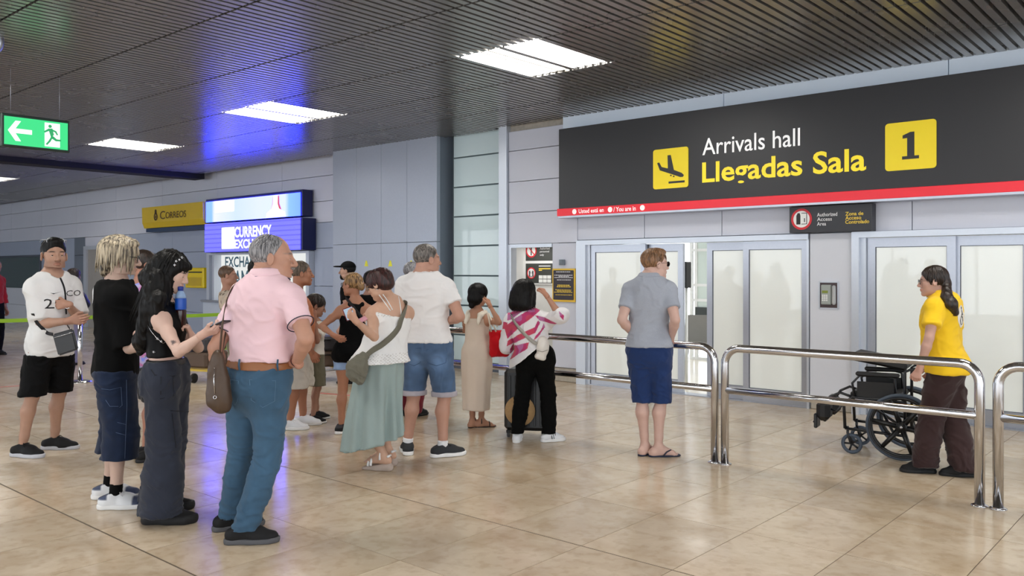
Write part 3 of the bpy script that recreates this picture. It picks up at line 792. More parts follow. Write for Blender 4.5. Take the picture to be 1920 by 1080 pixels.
        nb = s.N-s.U*.03*s.k; m = (.053 if not fm else .045)*s.k*(.6+.4*s.w)*s.nw
        nt = p(0, -.03, -.05)
        pr += [cone(nb, nt, m*1.08, m*.95, .03), cone(nt, p(0, 0, -.035), m*.95, m*.8, .03)]
        return pr
    def hand_prims(s, sd):
        hd, pn, curl, th = s.hand[sd]; k = .97*s.k*(1 if s.sex == 'm' else .9); W = s.Wr[sd]
        sdv = np.cross(hd, pn)*(1 if sd == 'R' else -1)
        def p(x, y, z): return W+k*(x*hd+y*sdv+z*pn)        # along fingers, to thumb side, out of palm
        rw = s.armr()
        pr = [cone(W-hd*.02, p(.02, 0, 0), .026*rw, .022*k, .015)]
        for y0, y1 in ((.012, .03), (.004, .01), (-.004, -.01), (-.012, -.029)):
            pr.append(cone(p(.01, y0, 0), p(.088-abs(y1-.006)*.3, y1, -.002), .0145*k, .0125*k, .012))
        pr.append(cone(p(.018, .018, .006), p(.05, .036, .012), .017*k, .0135*k, .014))
        for i, (y, L, c) in enumerate(((.03, .074, .8), (.01, .082, .95), (-.01, .076, 1.05), (-.029, .06, 1.15))):
            o = np.array((.09-abs(y-.006)*.3, y, -.002)); a = 0.1+curl*c*.9; sp = (y-.0)*1.2*(1-curl)
            pts = [o]; r = [.0105, .0096, .0088, .0072]
            for q, fr in enumerate((.45, .3, .25)):
                o = o+L*fr*np.array((math.cos(a)*math.cos(sp), math.cos(a)*math.sin(sp), math.sin(a))); pts.append(o); a += curl*1.35*c*(1 if q == 0 else .8)
            for q in range(3): pr.append(cone(p(*pts[q]), p(*pts[q+1]), r[q]*k, r[q+1]*k, .004))
        b = np.array((.05, .036, .012)); d1 = nrm((.75, .62-.5*th, .12+.5*th)); d2 = nrm((.9, .3-.8*th, .12+.5*th))
        pr += [cone(p(*b), p(*(b+.034*d1)), .0125*k, .0115*k, .006), cone(p(*(b+.034*d1)), p(*(b+.034*d1+.03*d2)), .0115*k, .0085*k, .004)]
        return pr, W
    # body ------------------------------------------------------------
    def body(s, barefoot=False, brow=(60, 40, 28), stubble=0., lips=(1., .72, .7), hands='RL', tint=None, eyes=True, blush=True):
        q = s.q; blocks = []; cols = []
        tors = [s.loft(s.stations(-.15, 1.06), .05)]
        cl = [cone(s.N-s.U*.03*s.k, s.S[d]+s.U*.018*s.k-(s.S[d]-s.N)*.12, .05*s.k*s.w**.5, .034*s.armr(), .05) for d in 'RL']
        limbs = []
        for d in 'RL': limbs += s.arm_prims(d)+s.leg_prims(d)+(s.foot_prims(d) if barefoot else [])
        hp = s.head_prims()
        ax = nrm(s.hc-s.N); nm = s.N+(s.hc-s.N)*.33
        allp = tors+cl+limbs+[hp[-2], hp[-1]]
        F = grid_of(allp, .0125*q).add(allp)
        X_, Y_, Z_ = F.ax[0][:, None, None]-nm[0], F.ax[1][None, :, None]-nm[1], F.ax[2][None, None, :]-nm[2]
        dn_ = X_*ax[0]+Y_*ax[1]+Z_*ax[2]; rr_ = X_**2+Y_**2+Z_**2-dn_**2
        F.F = np.where((rr_ < .095**2) & (np.abs(dn_) < .2), np.maximum(F.F, dn_-.012), F.F).astype(np.float32)
        hb = []
        for d in 'RL':
            pr, Wp = s.hand_prims(d); hd = s.hand[d][0]; fa = nrm(Wp-s.E[d])
            F.plane(Wp+fa*0, fa) if False else None
            hb.append((d, pr+s.arm_prims(d)[3:], Wp, fa))
        blocks.append(F.mesh())
        P = blocks[0][0]; cols.append(np.ones((len(P), 3)))
        # head, finer
        F = grid_of(hp[:-2]+[ell(nm-ax*.01, (.085, .085, .03))], .0042*q, .012).add(tors+cl+[hp[-2], hp[-1]]+hp[:-2])
        F.plane(nm-ax*.006, -ax)
        Pq = F.mesh(); blocks.append(Pq); P = Pq[0]
        loc = ((P-s.hc) @ s.HR.T)/s.hs; c = np.ones((len(P), 3))
        m = np.exp(-((loc[:, 0]/.024)**2+((loc[:, 2]+.061)/.011)**2)**2)*(loc[:, 1] > .07); c = c*(1-m[:, None])+np.array(lips)*c*m[:, None]
        if stubble:
            m = np.clip((-.028-loc[:, 2])/.02, 0, 1)*np.clip((loc[:, 1]-.0)/.03, 0, 1)*stubble; c = c*(1-m[:, None])+np.array((.42, .38, .38))*m[:, None]
        for g in (-1, 1):        # eyebrows and lash line
            a = (loc[:, 0]*g-.033); bz = loc[:, 2]-(.026-.5*a*a*40*.2); m = np.exp(-(a/.019)**4-(bz/.0045)**4)*(loc[:, 1] > .05); c = c*(1-m[:, None])+np.array(srgb(brow))/np.array(s.skin.node_tree.nodes['Principled BSDF'].inputs['Base Color'].default_value[:3])*m[:, None]
        cols.append(c)
        for d, pr, Wp, fa in hb:
            if d not in hands: continue
            F = grid_of(pr[:-2], .0032*q, .01).add(pr); F.plane(Wp-fa*.03, -fa)
            Pq = F.mesh(); blocks.append(Pq); cols.append(np.ones((len(Pq[0]), 3))*np.array((1., .93, .91)))
        C = np.concatenate(cols)
        if tint is not None: C = tint(np.concatenate([b[0] for b in blocks]), C)
        blocks = [(b[0]-s.base, b[1]) for b in blocks]
        s.bodyobj = build_mesh('body', blocks, s.skin, s.root, C)
        if eyes:
            for g in (-1, 1):
                c = s.hc+s.hs*(g*.031*s.HR[0]+.0772*s.HR[1]+.002*s.HR[2])-s.base
                v = []; f = []; n1, n2 = 10, 14; r = .012*s.hs
                for i in range(n1+1):
                    th = math.pi*i/n1
                    for j in range(n2): a = 2*math.pi*j/n2; v.append(tuple(c+r*(math.sin(th)*math.cos(a)*s.HR[0]+math.sin(th)*math.sin(a)*s.HR[2]+math.cos(th)*s.HR[1])))
                fm = []
                for i in range(n1):
                    for j in range(n2): f.append((i*n2+j, i*n2+(j+1) % n2, i*n2+n2+(j+1) % n2, i*n2+n2+j)); fm.append(1 if i < 2 else 0)
                mesh_obj('eye', v, f, None, s.root, True, [M_EYEW, M_IRIS], fm)
        return s
    # garments ------------------------------------------------------------
    def cloth(s, name, prims, mat, res=.009, amp=.004, planes=(), fx=14, fz=8, seed=1, label=None, color=None, parent=None, it=1, ridge=.5, mats=None, fmf=None, bunch=None):
        F = grid_of(prims, res*s.q).add(prims)
        for o, n in planes: F.plane(o, n)
        P, Q = F.mesh(); P = relax(P, Q, it)
        if amp: P = folds(P, Q, amp*1.25, fx*1.15, fz*1.15, seed, ridge)
        if bunch:
            z0, A_ = bunch; N_ = vnormals(P, Q); zz = P[:, 2]-z0; w_ = vnoise(P*7., seed+9)*2.2
            g_ = np.exp(-np.maximum(zz, 0)/.13)+.55*np.exp(-((P[:, 2]-s.K['R'][2])/.09)**2); rd = 1-2*np.abs(((zz/.055+w_+((P-s.base) @ CR)*5.) % 1.)-.5)
            P = P+N_*np.where(np.abs(N_[:, 2]) < .7, A_*g_*(rd-.35), 0)[:, None]
        c = np.ones((len(P), 3)) if color is None else color(P)
        fm = None if fmf is None else fmf(P, Q)
        o = build_mesh(name, [(P-s.base, Q)], mats or mat, parent or s.root, c, fm)
        if label: o['label'] = label
        return o
    def zplane(s, z, below=True):        # keeps what is above (below=True cuts away below) height z
        return (np.array((0, 0, z)), np.array((0, 0, -1.))) if below else (np.array((0, 0, z)), np.array((0, 0, 1.)))
    def zpix(s, v, dd=0.): return CAMH-(v-VHOR)/FPX*(s.d+dd)
    def sleeves(s, frac, e0, e1, sides='RL'):
        """frac along upper arm (>1 goes on to the forearm)"""
        out = []; m = s.armr()
        for d in sides:
            S, E, Wp = s.S[d], s.E[d], s.Wr[d]
            out.append(ell(S-s.U*.014, np.array((.051, .053, .06))*m+e0, None, .05))
            f = min(frac, 1); end = S+(E-S)*f; n = nrm(E-S)
            pr = cone(S, end+n*.03, .052*m+e0, .046*m+e1, .03)
            out.append(clip(pr, (end, n)) if frac <= 1 else pr)
            if frac > 1:
                end = E+(Wp-E)*(frac-1); n = nrm(Wp-E); out.append(clip(cone(E, end+n*.03, .046*m+e1, .04*m+e1, .025), (end, n)))
        return out
    def shirt(s, name, mat, hem, e=.016, flare=.05, sl=.55, se=(.014, .026), amp=.005, neck=.985, fx=11, fz=13, seed=1, label=None, color=None, res=.009, hem2=None, extra=None, sides='RL', mats=None, fmf=None, nwide=1.12, nfront=.0, ndrop=-.005):
        """hem: photo row of the lower edge"""
        z = s.zpix(hem); t0 = (z-s.P[2])/max(s.U[2]*s.TL, .01)-.06
        st = s.stations(t0, neck, e, flare, .35)
        pr = [s.loft(st, .04)]+[cone(s.N-s.U*.042*s.k, s.S[d]+s.U*.014*s.k-(s.S[d]-s.N)*.12, (.052*s.k*s.w**.5+min(e, .016)*.8), .034*s.armr()+min(e, .02), .05) for d in 'RL']
        if sl: pr += s.sleeves(sl, se[0], se[1], sides)
        if extra: pr += extra
        pl = [s.zplane(z)] if hem2 is None else [hem2]
        # neck opening
        ax = nrm(s.hc-s.N); m = (.054 if s.sex == 'm' else .046)*s.k*(.6+.4*s.w)*s.nw*nwide
        pl.append((s.N+s.U*.03*s.k, nrm(s.U*.95+s.Fs*.3)))
        o_ = s.N+s.Fs*(.012+nfront)*s.k
        pr.append(cut(cone(o_-ax*ndrop, o_+ax*.12-s.Fs*nfront, m*1.05, m*1.25, .014)))
        s.top = s.cloth(name, pr, mat, res, amp, pl, fx, fz, seed, label, color, None, 2, .5, mats, fmf); return s.top
    def collar(s, mat, h=.045, e=.012, label=None, tip=None):
        """turned-down polo collar"""
        ax = nrm(nrm(s.hc-s.N)*.5+s.U*.5); m = (.053 if s.sex == 'm' else .046)*s.k*(.6+.4*s.w)*s.nw
        v = []; f = []; n = 28; rows = 6; c0 = s.N-s.U*.01*s.k+s.Fs*.012
        for i in range(rows):
            t = i/(rows-1)
            for j in range(n):
                a = 2*math.pi*j/n+.0; d = math.cos(a)*s.Fs+math.sin(a)*s.Rs
                fr = max(0, math.cos(a))
                # goes up inside then folds down outside
                hgt = (t/.45 if t < .45 else 1-(t-.45)/.55*1.15)*h-fr*.035*(1-t*.2); r = m*1.2+.006+e*(.4 if t < .45 else .55+.9*(t-.45))+(.012 if t > .45 else 0)+.018*(1-abs(hgt)/h if hgt > 0 else 1)
                v.append(c0+ax*hgt+d*r*(1+.08*fr)-s.base)
        for i in range(rows-1):
            for j in range(n):
                a = 2*math.pi*(j+.5)/n
                if math.cos(a) > .96: continue
                f.append((i*n+j, i*n+(j+1) % n, i*n+n+(j+1) % n, i*n+n+j))
        o = mesh_obj('collar', [tuple(p) for p in v], f, mat, s.root, True); 
        md = o.modifiers.new('thick', 'SOLIDIFY'); md.thickness = .004
        if tip: 
            pts = [Vector(v[(rows-1)*n+j])+Vector(CZV)*.001 for j in range(n) if math.cos(2*math.pi*j/n) < .93]
            k0 = next(i for i in range(n) if math.cos(2*math.pi*i/n) < .93); mb = MB(); mb.tube(pts, .0035, 5); t = mb.build('collar_tipping', tip, o, True)
        if label: o['label'] = label
        return o
    def trousers(s, name, mat, waist, hem, e=.012, r0=.0, legs=None, amp=.004, fx=12, fz=10, seed=3, label=None, color=None, res=.009, k=.022, crotch=0., fmf=None, mats=None, hemn=None, bunch=0.):
        """waist: photo row; hem: height in metres or dict per side; legs: radii list thigh/mid/knee/calf/hem added to body"""
        zt = s.zpix(waist); t1 = (zt-s.P[2])/(s.U[2]*s.TL)
        st = s.stations(-.32, max(t1, -.05)+.02, e)
        pr = [s.loft(st, k)]
        m = s.legr()
        L = legs or (.0, .0, .0, .0, .0)
        for d in 'RL':
            h, K, A = s.hip[d], s.K[d], s.A[d]; B = A-CZV*.03*s.k
            c = K+(B-K)*.45
            pr += [cone(h+CZV*.03, h+(K-h)*.5, .09*m+e+L[0], .076*m+e+L[1], max(k, .045)), cone(h+(K-h)*.5, K, .076*m+e+L[1], .055*m+e+L[2], .012), cone(K, c, .055*m+e+L[2], .052*m+e+L[3], .012), cone(c, B, .052*m+e+L[3], .04*m+e+L[4], .012)]
        pl = [(s.P+s.U*t1*s.TL, s.U), s.zplane(hem if not isinstance(hem, dict) else min(hem.values()))]
        s.bottom = s.cloth(name, pr, mat, res, amp*1.2, pl, fx, fz, seed, label, color, None, 1, .5, mats, fmf, (hem, bunch) if bunch else None); return s.bottom
    def skirt(s, name, mat, st, hemz, amp=.0, fold=None, res=.011, label=None, topz=None, seed=5, color=None, tilt=None):
        """st: list of (z, u-centre, half width m, half depth m, depth offset)"""
        S_ = []
        for z, uc, rx, ry, dd in st:
            c = pix(uc, VHOR+(CAMH-z)/(s.d+dd)*FPX, s.d+dd); c[2] = z; S_.append((z-s.P[2], c, s.Rp, s.Fp, rx, ry, ry))
        L = Loft(S_, 2.1); L.o = s.P; pr = [('loft', L, CZV, .03)]
        F = grid_of(pr, res*s.q).add(pr)
        F.plane(*s.zplane(hemz) if tilt is None else tilt)
        P, Q = F.mesh(); P = relax(P, Q, 1)
        if fold:
            N = vnormals(P, Q); N[:, 2] *= .1; loc = P-s.base; a = np.arctan2(loc @ s.Fp, loc @ s.Rp)
            zt = max(q[0] for q in st); zb = min(q[0] for q in st); g = np.clip((zt-P[:, 2])/(zt-zb), 0, 1)
            n, am = fold; w = np.sin(a*n+1.7*np.sin(a*2+seed)+g*1.1)+.5*np.sin(a*n*1.7+seed)
            P = P+N*(am*g**.8*w)[:, None]
        if amp: P = folds(P, Q, amp, 9, 4, seed)
        c = np.ones((len(P), 3)) if color is None else color(P)
        o = build_mesh(name, [(P-s.base, Q)], mat, s.root, c)
        if label: o['label'] = label
        return o
    # shoes ------------------------------------------------------------
    def shoe(s, sd, upper, sole, h=.03, chunky=1., lace=None, toe=None, label=None, high=0., solecol=None, open_=False, L=1.):
        k = s.k; f = s.fd[sd]; r = rightof(f); z0 = s.A[sd]*np.array((1, 1, 0))
        g = 1 if sd == 'R' else -1
        def p(y, x, z): return z0+k*(f*(y*L)+r*g*x*chunky)+CZV*z*k
        up = [cone(p(-.055, 0, .05), p(-.03, 0, .085+high), .036*k*chunky, .038*k*chunky, .03), cone(p(-.05, 0, .045), p(.07, -.006, .04), .037*k*chunky, .043*k*chunky, .03),
              cone(p(.07, -.008, .038), p(.15, -.004, .028), .043*k*chunky, .033*k*chunky, .03), cone(p(.06, .01, .036), p(.125, .02, .026), .036*k*chunky, .028*k*chunky, .02), cone(p(0, 0, .085), p(.075, -.005, .05), .036*k, .034*k, .03)]
        F = grid_of(up, .0055*s.q).add(up); F.plane(np.array((0, 0, h*.6)), np.array((0, 0, -1.))); F.plane(p(-.01, 0, .105+high), nrm(CZV-f*.35))
        P, Q = F.mesh(); P = relax(P, Q, 1)
        c = np.ones((len(P), 3))
        if toe is not None:
            y = (P-z0) @ f/k/L; m = np.clip((y-.1)/.01, 0, 1)*np.clip((.05*k+h-P[:, 2])/.006, 0, 1); m2 = np.clip((-.03-y)/.008, 0, 1)*np.clip((P[:, 2]-.05*k-h*.4)/.006, 0, 1)
            m = np.maximum(m, m2)[:, None]; c = c*(1-m)+np.array(toe)*m
        sh = build_mesh('shoe', [(P-s.base, Q)], upper, s.root, c)
        if label: sh['label'] = label
        sp = [cone(p(-.06, 0, h*.5), p(.04, -.004, h*.5), .041*k*chunky, .04*k*chunky, .03), cone(p(.04, -.004, h*.5), p(.155, -.002, h*.5+.004), .046*k*chunky, .037*k*chunky, .03), cone(p(.05, .012, h*.5), p(.13, .022, h*.5), .038*k*chunky, .03*k*chunky, .02)]
        F = grid_of(sp, .0055*s.q).add(sp); F.plane(np.array((0, 0, h)), CZV); F.plane(np.array((0, 0, .001)), -CZV)
        P, Q = F.mesh(); so = build_mesh('sole', [(P-s.base, Q)], sole, sh, np.ones((len(P), 3)))
        if lace is not None:
            mb = MB()
            for i in range(4):
                y = .035+i*.022; z = .106-.0-i*.0125
                a = [p(y, -.028+.056*t, z-.006*(2*t-1)**2+.0045) - s.base for t in (0, .25, .5, .75, 1)]
                mb.tube([Vector(q) for q in a], .0032*k, 5)
            a = [p(.03, 0, .1)-s.base, p(.03, .02, .112)-s.base, p(.04, .035, .1)-s.base, p(.05, .03, .085)-s.base]; mb.tube([Vector(q) for q in a], .0028*k, 5)
            mb.build('laces', lace, sh, True)
        return sh
    def sock(s, sd, mat, z1, label=None):
        A, K = s.A[sd], s.K[sd]; m = s.legr(); n = nrm(K-A); t = (z1-A[2])/max(n[2], .2); end = A+n*t
        o = s.cloth('sock', [clip(cone(A-CZV*.03, end+n*.02, .04*m, .042*m, .02), (end, n))], mat, .007, .001, (), 20, 60, 2, label); return o
    # hair ------------------------------------------------------------
    def hp(s, x, y, z): return s.hc+s.hs*(x*s.HR[0]+y*s.HR[1]+z*s.HR[2])
    def hair(s, name, prims, mat, planes=(), res=.005, amp=.003, fx=60, fz=14, seed=4, locks=None, label=None, cutters=(), color=None):
        """prims given in head coordinates as ('e',x,y,z,a,b,c) / ('c',(p),(q),ra,rb)"""
        out = []
        for q in prims:
            if q[0] == 'e': out.append(ell(s.hp(*q[1:4]), np.array(q[4:7])*s.hs, s.HR, (q[7] if len(q) > 7 else .02)*s.hs))
            elif q[0] == 'x': out.append(cut(ell(s.hp(*q[1:4]), np.array(q[4:7])*s.hs, s.HR, .008*s.hs)))
            elif q[0] == 'c': out.append(cone(s.hp(*q[1]), s.hp(*q[2]), q[3]*s.hs, q[4]*s.hs, .02))
            elif q[0] == 'w': out.append(cone(q[1], q[2], q[3], q[4], .02))
        F = grid_of(out, res*s.q).add(out)
        for o, n in planes: F.plane(s.hp(*o), nrm(n[0]*s.HR[0]+n[1]*s.HR[1]+n[2]*s.HR[2]))
        P, Q = F.mesh(); P = relax(P, Q, 1)
        if amp: P = folds(P, Q, amp, fx, fz, seed, .6)
        c = np.ones((len(P), 3)) if color is None else color(((P-s.hc) @ s.HR.T)/s.hs)
        o = build_mesh(name, [(P-s.base, Q)], mat, s.root, c)
        if label: o['label'] = label
        if locks:
            mb = MB(); rnd = random.Random(seed)
            for _ in range(locks['n']):
                th = rnd.uniform(*locks.get('th', (0, 360))); el = rnd.uniform(*locks.get('el', (20, 85)))
                a, e = math.radians(th), math.radians(el); rx, ry, rz = locks.get('r', (.084, .104, .092))
                cx = locks.get('c', (0, -.014, .036))
                d = Vector((math.sin(a)*math.cos(e), math.cos(a)*math.cos(e), math.sin(e)))
                pts = []; rad = []; n = 7; Ln = locks['len']*rnd.uniform(.7, 1.15); out_ = locks.get('out', .004)
                e2 = e; wob = rnd.uniform(-1, 1)*locks.get('wob', .2)
                pos = Vector((cx[0]+rx*d.x, cx[1]+ry*d.y, cx[2]+rz*d.z))
                for i in range(n):
                    t = i/(n-1)
                    ee = e-(Ln/.09)*t
                    if ee > -.1 or locks.get('wrap', False): 
                        a2 = a+wob*t
                        pos = Vector((cx[0]+rx*math.sin(a2)*math.cos(ee), cx[1]+ry*math.cos(a2)*math.cos(ee), cx[2]+rz*math.sin(ee)))*(1+out_*6*t)
                    else:
                        pos = pos+Vector((d.x*.1*out_*10, d.y*.1*out_*10, -1)).normalized()*Ln/(n-1)
                    pts.append(Vector(s.hp(*pos)-s.base)); rad.append(locks.get('w', .006)*s.hs*(1-.8*t**1.5)*(.4+.6*min(1, t*4)))
                mb.tube(pts, rad, 5)
            lo = mb.build('hair_locks', locks.get('mat', mat), o, True)
        return o
    def ray(s, o, d, obj=None):
        """hit on a garment, world coordinates"""
        ob = obj or s.top
        if not hasattr(s, '_bvh'): s._bvh = {}
        if ob.name not in s._bvh: s._bvh[ob.name] = BVHTree.FromPolygons([v.co[:] for v in ob.data.vertices], [p.vertices[:] for p in ob.data.polygons])
        h = s._bvh[ob.name].ray_cast(Vector(o-s.base), Vector(d)); return h
    def decal(s, name, mb, org, ax, ay, dirn, mat, obj=None, off=.003, sub=2, label=None):
        """flat shape (x,z of mb) laid on a garment by projecting along dirn"""
        bm = bmesh.new(); vs = [bm.verts.new((p[0], p[2] if len(p) > 2 else p[1], 0)) for p in mb.v]
        for f in mb.f:
            try: bm.faces.new([vs[i] for i in f])
            except ValueError: pass
        bmesh.ops.triangulate(bm, faces=bm.faces); 
        for _ in range(sub): bmesh.ops.subdivide_edges(bm, edges=[e for e in bm.edges if e.calc_length() > .012], cuts=1)
        bmesh.ops.triangulate(bm, faces=bm.faces); bm.verts.index_update()
        P = []; dn = nrm(dirn)
        for v in bm.verts:
            w = org+ax*v.co.x+ay*v.co.y; h = s.ray(w-dn*.4, dn, obj)
            if h[0] is None: P.append(tuple(w-s.base)); continue
            P.append(tuple(h[0]+h[1]*off if h[1].dot(Vector(dn)) < 0 else h[0]-Vector(dn)*off))
        F_ = [tuple(v.index for v in f.verts) for f in bm.faces]; bm.free()
        return mesh_obj(name, P, F_, mat, obj or s.top, True)
def text_mb(sx, string, w, h, bold=0.):
    c = bpy.data.curves.new('t', 'FONT'); c.body = string; c.size = 1; c.offset = bold; c.resolution_u = 2
    o = bpy.data.objects.new('t', c); COL.objects.link(o)
    me = bpy.data.meshes.new_from_object(o.evaluated_get(bpy.context.evaluated_depsgraph_get())); bpy.data.objects.remove(o); bpy.data.curves.remove(c)
    v = np.array([p.co for p in me.vertices]); mb = MB(); mn, mx = v.min(0), v.max(0)
    v = (v-(mn+mx)/2)/(mx-mn+1e-9); mb.v = [(p[0]*w, 0, p[1]*h) for p in v]; mb.f = [tuple(p.vertices) for p in me.polygons]; bpy.data.meshes.remove(me); return mb
def poly_mb(polys):
    mb = MB()
    for p in polys: mb.add([(x, 0, z) for x, z in p], [tuple(range(len(p)))])
    return mb
# ------------------------------------------------------------------ people
BLACK_SOLE = tinted('black_rubber_sole', (26, 26, 28), .7); WHITE_SOLE = tinted('white_rubber_sole', (232, 232, 232), .6); GREY_SOLE = tinted('grey_rubber_sole', (84, 84, 88), .7)
M_SHOEB = tinted('black_mesh_shoe', (22, 22, 24), .7, 0, .4, 600, .3); M_SHOEW = tinted('white_leather_shoe', (226, 228, 232), .5, 0, .1, 300, .4)
M_LACEB = plain('black_lace', (12, 12, 12), .8); M_LACEW = plain('white_lace', (225, 225, 225), .8)
H_DARK = hair_mat('near_black_hair', (3, 3, 3), (14, 12, 12), 90, .5, .2); H_BROWN = hair_mat('brown_hair', (60, 42, 30), (106, 78, 56)); H_GREY = hair_mat('grey_hair', (84, 84, 88), (156, 154, 156), 120)
H_GINGER = hair_mat('light_brown_hair', (92, 66, 44), (146, 106, 74)); H_MAROON = hair_mat('maroon_brown_hair', (24, 9, 10), (66, 28, 26)); H_BLOND = hair_mat('ash_blond_hair', (62, 53, 44), (196, 181, 155), 70)
H_DKBROWN = hair_mat('dark_brown_hair', (20, 13, 10), (50, 35, 27)); H_HONEY = hair_mat('honey_brown_hair', (84, 60, 38), (176, 138, 92)); H_SALT = hair_mat('salt_and_pepper_hair', (62, 58, 56), (130, 122, 116), 120)
SHORT = [('e', 0, -.018, .04, .080, .100, .088)]
SHORTPL = [((0, .066, .07), (0, .8, -.62)), ((0, 0, -.062), (0, .25, -1))]
def strap_on(name, P, wpts, mat, w=.03, t=.006, parent=None, objs=None, out=.006, up=None):
    """a band laid through world points; width vector from neighbours and outward direction from the person's spine"""
    pts = [Vector(p) for p in wpts]; 
    # resample
    fine = []
    for i in range(len(pts)-1):
        p0 = pts[max(i-1, 0)]; p1 = pts[i]; p2 = pts[i+1]; p3 = pts[min(i+2, len(pts)-1)]
        for q in range(6):
            t_ = q/6; fine.append(.5*((2*p1)+(-p0+p2)*t_+(2*p0-5*p1+4*p2-p3)*t_*t_+(-p0+3*p1-3*p2+p3)*t_**3))
    fine.append(pts[-1]); N_ = []
    for i, p in enumerate(fine):
        tg = (fine[min(i+1, len(fine)-1)]-fine[max(i-1, 0)]).normalized()
        ax = Vector(P.P)+Vector(P.U)*((p-Vector(P.P)).dot(Vector(P.U))); o = (p-ax); o = (o-tg*o.dot(tg)).normalized()
        N_.append((tg.cross(o).normalized(), o))
    return MB().strap(fine, N_, w, t).build(name, mat, parent, True)
def surf(P, u, v, obj=None, off=.008):
    """point on a person's garment seen at photo pixel (u,v)"""
    D = nrm(CF+(u-960)/FPX*CR-(v-VHOR)/FPX*CZV); O = np.array((0, 0, CAMH)); 
    o2 = O+D*(P.d-1.2); h = None
    for ob in (obj if isinstance(obj, (list, tuple)) else [obj or P.top]):
        q = P.ray(o2, D, ob)
        if q[0] is not None and (h is None or q[3] < h[3]): h = q
    if h is None: return pix(u, v, P.d)
    return V3(h[0])+P.base-D*off
def glasses(P, mat=M_BLK, lens=True, shades=False, z=.004, y=.1):
    g = MB()
    for sg in (-1, 1):
        ringp = [Vector(P.hp(sg*.033+.024*math.cos(a), y, z+.019*math.sin(a))-P.base) for a in [2*math.pi*k/16 for k in range(16)]]
        g.tube(ringp, .0018*P.hs, 6, closed=True)
        g.tube([Vector(P.hp(sg*q[0], q[1], q[2])-P.base) for q in ((.057, y, z+.006), (.075, y-.012, z+.008), (.083, .0, z+.008), (.084, -.02, z-.006))], .0018*P.hs, 6)
    g.tube([Vector(P.hp(q, y+.003, z+.006)-P.base) for q in (-.01, 0, .01)], .0016*P.hs, 6)
    o = g.build('eyeglasses', mat, P.root, True)
    if lens:
        for sg in (-1, 1):
            c = [Vector(P.hp(sg*.033+.023*math.cos(a), y, z+.018*math.sin(a))-P.base) for a in [2*math.pi*k/16 for k in range(16)]]
            c2 = [Vector(P.hp(sg*.033+.023*math.cos(a), y+.002, z+.018*math.sin(a))-P.base) for a in [2*math.pi*k/16 for k in range(16)]]
            MB().add(c+c2, [tuple(range(16)), tuple(range(16, 32))]+[(k, (k+1) % 16, 16+(k+1) % 16, 16+k) for k in range(16)]).build('lens', plain('dark_sunglass_lens', (20, 20, 24), .05) if shades else M_CLEAR, o)
    return o
def belt(P, mat, v0, v1, e=.02, buckle=None, name='belt'):
    z0, z1 = P.zpix(v1), P.zpix(v0); tt = lambda z: (z-P.P[2])/(P.U[2]*P.TL)
    st = P.stations(tt(z0)-.01, tt(z1)+.01, e)
    return P.cloth(name, [P.loft(st, .02)], mat, .007, 0., [P.zplane(z0), P.zplane(z1, False)], 10, 10, 1)

# grey polo man at the railing
def man_grey():
    p = Person('person in grey polo shirt and navy shorts leaning on the steel railing', 1226, 857, 468, 8, 'm', .98, (222, 178, 162), hface=72, sface=12, pel=(1217,), neck=(1218, 517), head=(1228,), hpitch=0,
               arms={'L': dict(el=(1166, 600, -1), wr=(1190, 630, 1), dir=(.8, .5, -.2), pn=(.2, -.3, -1)), 'R': dict(el=(1266, 600, -1), wr=(1258, 636, 1), dir=(.25, .6, -.75), pn=(-.3, .5, -.4), curl=.8)},
               feet={'L': (1209, 853, 40), 'R': (1234, 856, 82)}, sw=.165)
    p.body(True, (120, 84, 60))
    p.shirt('polo_shirt', cloth('light_grey_marl_knit', (158, 163, 174), .9, .35, 700, .1, .1, 160), 650, .014, .07, .62, (.012, .02), .005, seed=11)
    p.collar(cloth('light_grey_marl_knit', (158, 163, 174)), .05, .012)
    p.trousers('shorts', cloth('navy_chino_cotton', (32, 52, 96), .85), 640, .455*p.k, .012, legs=(.0, .006, .022, .03, .04), amp=.006, seed=5)
    p.hair('hair', SHORT+[('e', 0, .03, .098, .055, .06, .03, .03)], H_GINGER, SHORTPL, locks=dict(n=160, len=.05, w=.006, el=(25, 88), out=.003))
    glasses(p, M_BLK, True, True)
    for d in 'RL':
        k = p.k; f = p.fd[d]; z0 = p.A[d]*np.array((1, 1, 0)); r = rightof(f); g = 1 if d == 'R' else -1
        sp = [cone(z0-f*.05*k, z0+f*.06*k, .036*k, .04*k, .03), cone(z0+f*.06*k, z0+f*.155*k, .046*k, .042*k, .03)]
        F = grid_of(sp, .006).add(sp); F.plane(np.array((0, 0, .016)), CZV); F.plane(np.array((0, 0, .001)), -CZV)
        P_, Q_ = F.mesh(); so = build_mesh('flip_flop', [(P_-p.base, Q_)], tinted('navy_rubber_sole', (38, 44, 66), .7), p.root, np.ones((len(P_), 3)))
        m = MB()
        for sg in (-1, 1): m.tube([Vector(z0+f*.125*k+r*(-.012*g)*k+CZV*.02-p.base), Vector(z0+f*.105*k+r*sg*.02*k+CZV*.058*k-p.base), Vector(z0+f*.06*k+r*sg*.045*k+CZV*.045*k-p.base), Vector(z0+f*.03*k+r*sg*.046*k+CZV*.012-p.base)], [.004, .006, .007, .006], 6)
        m.build('toe_strap', plain('navy_strap', (22, 28, 52), .5), so, True)
    return p
